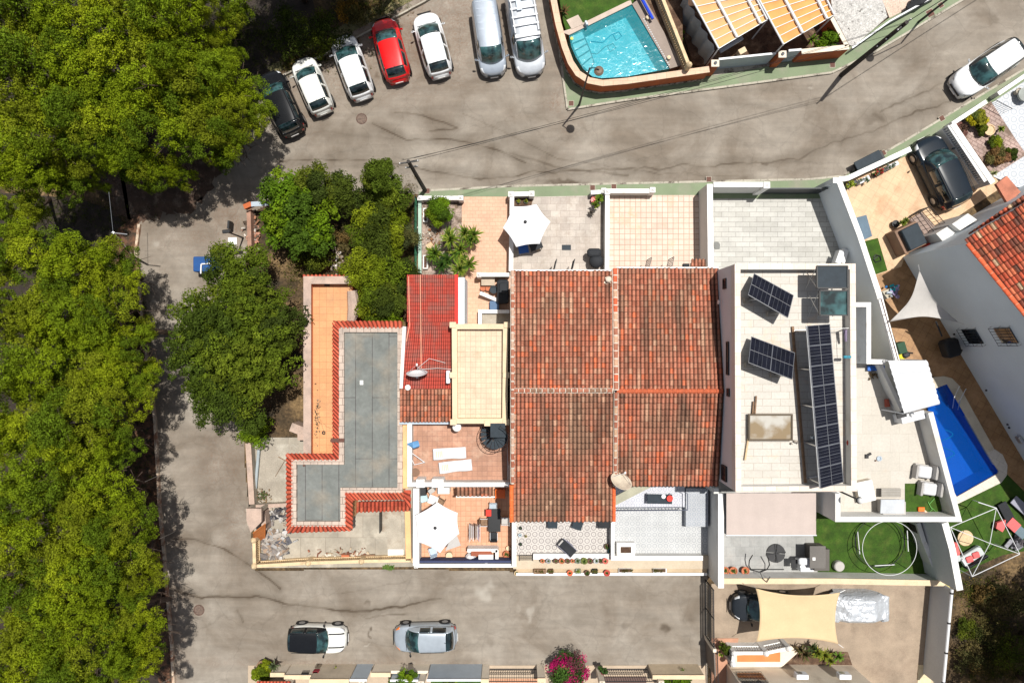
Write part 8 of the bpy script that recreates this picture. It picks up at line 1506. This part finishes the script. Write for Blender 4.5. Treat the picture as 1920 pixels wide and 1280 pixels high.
broad('shrub', 'yellow-flowered bush in the north-east garden bed', 1834, 222, 17, 1.1, [(.30, .26, .01), (.2, .2, .02), (.08, .1, .02)], 170, nl=6, npf=16, cat='shrub', trunk=False); broad('shrub', 'dark green bush below the yellow-flowered one', 1840, 240, 12, .7, G3, 171, nl=3, npf=12, cat='shrub', trunk=False)
broad('shrub', 'brownish succulent patch in the middle of the north-east bed', 1872, 290, 22, .6, [(.14, .08, .03), (.1, .09, .03), (.2, .1, .05)], 172, nl=6, npf=14, cat='shrub', trunk=False); broad('shrub', 'green succulent patch at the lower end of the north-east bed', 1868, 268, 13, .6, G4, 173, nl=4, npf=12, cat='shrub', trunk=False); broad('shrub', 'dark low bush at the right tip of the north-east bed', 1898, 286, 11, .6, G3, 174, nl=3, npf=12, cat='shrub', trunk=False); yucca('small green spiky plant in the upper north-east bed', [(1876, 242, .6, .7)], 42, n=30, L=.5); broad('shrub', 'pinkish dry heather by the pavement wall in the north-east bed', 1806, 240, 12, .5, [(.25, .12, .1), (.12, .07, .05)], 175, nl=3, npf=12, cat='shrub', trunk=False)
pot('wide tan bowl pot in the north-east garden bed', 1850, 246, .16, .34, .3, LWOOD); yucca('spiky pale plant in the lower corner of the tiled north-east yard', [(1862, 325, .7, .7)], 43, n=30, L=.5, cols=((.25, .26, .12), (.1, .14, .05)))
t = thing('iron_gate', 'small open black garden gate into the tiled north-east yard', 'gate', W(1880, 195, .13)); A, B = W(1868, 188, 1.0), W(1898, 204, 1.0); mb = MB(); mb.tube([A, B, B - Vector((0, 0, .9)), A - Vector((0, 0, .9))], .022, 5, close=True)
for k in range(1, 8): q = A.lerp(B, k / 8); mb.tube([q, q - Vector((0, 0, .9))], .012, 4)
mb.build('leaf', BLKM, t); tag(MB().lathe([(.1, 0), (.4, .3), (.45, .5), (.1, .62), (0, .65)], W(1912, 182, .13), 14).build('covered_pot', M('grey_cover', (.3, .32, .3), var=.3)), 'grey covered round pot by the right photo edge', 'pot'); pot('grey stone urn on the tiled yard near the photo edge', 1903, 175, .13, .2, .4, CONC)
# things in the side passage
slab('step', [(1650, 548), (1670, 540), (1674, 556), (1652, 564)], .25, CREAMF); clutter('rubble', 'heap of blue and violet towels near the grey shade sail', 'towels', 1676, 545, 10, 10, 30, .3, [(.02, .15, .4), (.02, .35, .4), (.3, .24, .4), (.4, .45, .5)], 33, (.12, .35), kind=None)
tag(MB().box(W(1781, 652, .9), (.95, 1.15, .9), rz=R(18), ch=.16).build('covered_machine', M('black_cover', (.008, .008, .009), rough=.7)), 'black-covered machine on the brown floor beside the neighbour house', 'cover'); t = thing('ride_on_toy', 'small black and yellow toy cart at the end of the side passage', 'toy', W(1696, 668, .05)); mb = MB(); mb.box(W(1690, 669, .3), (.4, .4, .25), rz=.3, ch=.06); mb.build('cart', M('yellow_plastic', (.6, .5, .03)), t); mb = MB(); mb.box(W(1698, 665, .4), (.45, .35, .35), rz=.5, ch=.08); mb.tube([W(1692, 660, .3), W(1712, 662, .6)], .05, 6); mb.build('seat', BLK, t); tag(MB().box(W(1687, 652, .4), (.5, .7, .6), rz=.3).build('green_crate', M('dark_green', (.02, .06, .03))), 'dark green crate behind the maroon handrail', 'crate')
mb = MB(); a = W(1764, 622, 2.4); mb.tube([W(1755, 603, 2.5), W(1766, 630, 1.6)], .05, 6); tag(mb.build('drain_pipe', DARK), 'dark downpipe from the shade sail corner to the passage floor', 'pipe')
# ================================================================ SOUTH-EAST LAWN
t = thing('pavilion_frame', 'bare white metal pavilion frame of crossing tubes over the garden furniture', 'pavilion frame', W(1860, 1000, .05)); Q_ = [W(1868, 952, 2.2), W(1912, 1038, 2.2), W(1823, 1080, 2.2), W(1782, 988, 2.2)]; top_ = W(1856, 1018, 3.0)
for k in range(4):
    a, b = Q_[k], Q_[(k + 1) % 4]; mb = MB(); mb.tube([a, b], .024, 6); mb.build('roof_beam', METW, t); mb = MB(); mb.tube([a, top_], .02, 6); mb.build('rafter', METW, t); mb = MB(); mb.tube([a, (a.x, a.y, .03)], .026, 6); mb.build('leg', METW, t)
mb = MB(); mb.tube([Q_[0], W(1834, 941, 2.2)], .03, 6); mb.build('loose_tube', METW, t)
t = thing('round_table', 'round light wooden table on the south-east lawn', 'table', W(1810, 1008, .04)); mb = MB(); mb.lathe([(0, 0), (.48, 0), (.5, .02), (.48, .04), (0, .04)], W(1810, 1008, .7), 26); mb.build('table_top', LWOOD, t); mb = MB(); mb.tube([W(1810, 1008, .04), W(1810, 1008, .7)], [.2, .06], 8); mb.build('pedestal', BLKM, t)
CUSH = M('coral_cushion', (.62, .12, .12), var=.1); PSET = M('pale_sofa', (.46, .5, .5))
t = thing('garden_sofa', 'pale garden sofa with coral cushions below the round wooden table', 'sofa', W(1822, 1042, .04)); mb = MB(); mb.box(W(1822, 1042, .35), (1.5, .75, .35), rz=R(32), ch=.08); mb.build('seat', PSET, t); mb = MB(); mb.box(W(1829, 1052, .55), (1.6, .16, .5), rz=R(32), ch=.05); mb.build('backrest', DARK, t)
for (px, py) in ((1818, 1048), (1830, 1040)): mb = MB(); mb.box(W(px, py, .58), (.45, .4, .14), rz=R(20), ch=.06); mb.build('cushion', CUSH, t)
mb = MB(); mb.box(W(1808, 1056, .5), (.16, .7, .3), rz=R(32), ch=.04); mb.build('armrest', METW, t); t = thing('cushion_pile', 'coral and white cushions stacked against the slanting wall', 'cushions', W(1789, 1030, .04)); mb = MB(); mb.box(W(1790, 1028, .4), (.4, .9, .4), rz=.3, ch=.1); mb.build('seat', CUSH, t); mb = MB(); mb.box(W(1794, 1045, .45), (.4, .5, .3), rz=.3, ch=.1); mb.build('pillow', PSET, t)
for k, (px, py, lab) in enumerate(((1888, 962, 'dark sun lounger at the top of the south-east lawn'), (1906, 990, 'slate blue sun lounger with a coral towel on the south-east lawn'), (1916, 950, 'grey padded lounger cut by the right photo edge'))):
    t = thing('sun_lounger', lab, 'sun lounger', W(px, py, .04)); Mx = Matrix.Rotation(R(-62 if k == 0 else -42), 4, 'Z'); c = W(px, py, .3); mb = MB(); mb.box(c, (1.5, .6, .1), M=Mx, ch=.03); mb.build('bed', [DARK, M('slate_blue', (.12, .17, .2)), M('lilac_grey', (.28, .28, .34))][k], t)
    for s in (-1, 1): mb = MB(); mb.box(c + Mx @ Vector((.55 * s, 0, -.15)), (.08, .55, .22), M=Mx); mb.build('leg', BLKM, t)
    if k == 1: mb = MB(); mb.box(c + Mx @ Vector((-.35, 0, .09)), (.75, .66, .05), M=Mx, ch=.02); mb.build('towel', CUSH, t)
tag(MB().prism(WL([(1870, 980), (1886, 974), (1884, 990), (1880, 997), (1868, 990)], .5), .3, .5).build('coral_parasol_cloth', CUSH), 'crumpled coral cloth beside the slate blue lounger', 'cloth'); clutter('rubble', 'dark tools and bags at the right end of the south-east lawn', 'tools', 1905, 1020, 16, 12, 20, .2, [(.02, .02, .025), (.1, .09, .1), (.2, .2, .22)], 35, (.2, .6), kind=None)
# ================================================================ BOTTOM STREET FRONTAGES
yB = 1244; LOWG = M('lower_garden', (.42, .33, .24), var=.1); slab('front_garden', [(465, yB + 3), (1325, yB + 3), (1325, 1340), (465, 1340)], .03, LOWG)
def front(name, label, x0, x1, h, mat, cap=None, cat='wall', th=.18, dy=0):
    a, b = W(x0, yB + dy, 0), W(x1, yB + dy, 0); mb = MB(); mb.prism([(a.x, a.y), (b.x, b.y), (b.x, a.y - th), (a.x, a.y - th)], -.05, h); o = tag(mb.build(name, mat), label, cat)
    if cap: mb = MB(); mb.prism([(a.x - .02, a.y + .04), (b.x + .02, a.y + .04), (b.x + .02, a.y - th - .04), (a.x - .02, a.y - th - .04)], h, h + .06); mb.build('coping', cap, o)
    return o
front('street_wall', 'low cream wall with red roof tiles behind, leftmost of the bottom frontages', 520, 545, 1.2, CREAMW, CREAM); front('street_wall', 'cream wall with a letterbox and a dark red sign at the bottom', 548, 596, 1.5, CREAMW, CREAM); front('street_wall', 'beige canvas-screened wall left of the small blue-grey gate', 598, 668, 2.0, M('beige_canvas', (.50, .42, .32)), CREAM); front('metal_gate', 'small slanting blue-grey metal gate at the bottom', 670, 700, 2.0, METG, METW, 'gate', .06); front('street_wall', 'cream wall pillar between the blue-grey gate and the low blue-grey screen', 703, 738, 1.2, CREAMW, CREAM); front('metal_screen', 'low blue-grey screen behind leaves at the bottom', 740, 794, 1.5, METG, METW, 'screen', .06, 8); front('metal_gate', 'large blue-grey sliding gate at the bottom', 808, 904, 2.0, METG, METW, 'gate', .06)
front('gate_post', 'cream post between the large blue-grey gate and the iron fence', 905, 918, 2.0, CREAMW, CREAM, 'post', .4); front('street_wall', 'cream wall stub behind the bougainvillea', 1006, 1020, 1.9, CREAMW, CREAM); front('street_wall', 'long cream wall at the right of the bottom frontages', 1215, 1308, 1.5, M('cream_long', (.55, .45, .32)), CREAM); front('street_wall', 'cream low wall under the leaves right of the small gate', 738, 806, .9, CREAMW, None)
for px, lab in ((557, 'leftmost'), (690, 'second'), (797, 'third'), (912, 'fourth'), (1015, 'fifth'), (1122, 'sixth'), (1228, 'rightmost')): a = W(px, yB + 10, 0); t = thing('lamp_post', lab + ' small globe-topped pillar along the bottom frontages', 'pillar', (a.x, a.y, 0), 'globe pillars of the bottom frontages'); mb = MB(); mb.box((a.x, a.y, .95), (.34, .34, 1.9)); mb.build('shaft', CREAMW, t); mb = MB(); mb.lathe([(.05, 0), (.13, .08), (.13, .2), (0, .28)], (a.x, a.y, 1.9), 12); mb.build('globe', WHITE_C, t, smooth=True)
for (x0, x1, lab) in ((918, 1006, 'black iron fence left of the bougainvillea'), (1124, 1213, 'black iron fence right of the bougainvillea')):
    a, b = W(x0, yB + 8, 0), W(x1, yB + 8, 0); t = thing('iron_fence', lab, 'fence', (a.x, a.y, 0)); mb = MB()
    for z in (.15, 1.7): mb.bar((a.x, a.y, z), (b.x, a.y, z), .04, .04)
    mb.build('frame', BLKM, t); mb = MB()
    for k in range(22): x = a.x + (b.x - a.x) * k / 21; mb.bar((x, a.y, .15), (x, a.y, 1.75), .022)
    for z in (.6, 1.2): mb.bar((a.x, a.y, z), (b.x, a.y, z), .02, .02)
    mb.build('bars', BLKM, t)
tag(MB().box(W(572, 1262, 1.45), (.45, .06, .2)).build('letterbox', BLKM), 'dark letterbox on the cream wall at the bottom', 'letterbox'); tag(MB().box(W(593, 1257, 1.5), (.4, .1, .4), ch=.05).build('red_sign', M('dark_red', (.25, .02, .03))), 'dark red rounded sign on the cream wall at the bottom', 'sign')
t = thing('porch', 'red tiled roof corner at the bottom left frontage', 'porch', W(510, 1290, 0)); tile_roof(t, W(478, 1300, 2.2), W(545, 1300, 2.2), W(482, 1276, 1.9), W(545, 1276, 1.9), 10, 2, newtiles, name='tiled_roof'); mb = MB(); mb.box(W(512, 1290, .9), (2.0, .4, 1.7)); mb.build('wall', CREAMW, t)
yucca('spiky grey-green agave at the left end of the bottom frontages', [(514, 1246, .9, .9)], 51, n=44, L=.6, cols=((.10, .12, .06), (.06, .08, .03))); pot('brown wicker pot beside the grey-green agave', 497, 1242, 0, .35, .5, WOOD, 1.2, seed=5); broad('shrub', 'yellow-green trailing bush left of the agave at the bottom', 492, 1262, 18, .9, G4, 180, nl=5, npf=14, cat='shrub', trunk=False)
FUC = [(.36, .01, .10), (.30, .01, .08), (.04, .08, .015), (.04, .09, .015), (.03, .07, .015), (.06, .12, .02)]
broad('bougainvillea', 'magenta bougainvillea bush spilling over the bottom frontage', 1064, 1262, 34, 1.7, FUC, 181, per=44, ls=.06, nl=14, npf=16, cat='bougainvillea'); broad('bougainvillea', 'small separate magenta sprig right of the bougainvillea', 1131, 1254, 9, 1.4, FUC[:3] + [(.04, .08, .02)], 182, per=30, ls=.055, nl=3, npf=8, cat='bougainvillea', trunk=False); broad('bougainvillea', 'dry dark twigs with magenta bracts at the top of the bougainvillea', 1078, 1238, 24, 2.1, [(.12, .05, .05), (.45, .01, .12), (.06, .04, .03)], 183, per=16, ls=.05, nl=6, npf=8, cat='bougainvillea', trunk=False)
for k, (px, r, h, lab, c_) in enumerate([(620, 24, .8, 'green hedge behind the beige canvas wall', G4), (755, 22, 1.6, 'green shrub behind the low blue-grey screen', G2), (770, 10, 2.2, 'upright palm-like sprig over the low blue-grey screen', G2), (845, 12, .8, 'small yellow bush behind the large blue-grey gate', G4), (1275, 20, 1.2, 'green bush behind the long cream wall at the right', G2), (1245, 12, 1.0, 'small green bush beside the rightmost globe pillar', G2)]): broad('shrub', lab, px, 1276 if r > 10 else 1264, r, h, c_, 190 + k, per=40, ls=.06, nl=6, npf=14, cat='shrub', trunk=False)
slab('artificial_lawn', [(808, 1272), (905, 1272), (905, 1330), (808, 1330)], .1, TURF); slab('tiled_yard', [(918, 1272), (1010, 1272), (1010, 1330), (918, 1330)], .1, SALM); slab('tiled_yard', [(1124, 1268), (1212, 1268), (1212, 1330), (1124, 1330)], .1, M('dark_tile', (.1, .06, .05)))
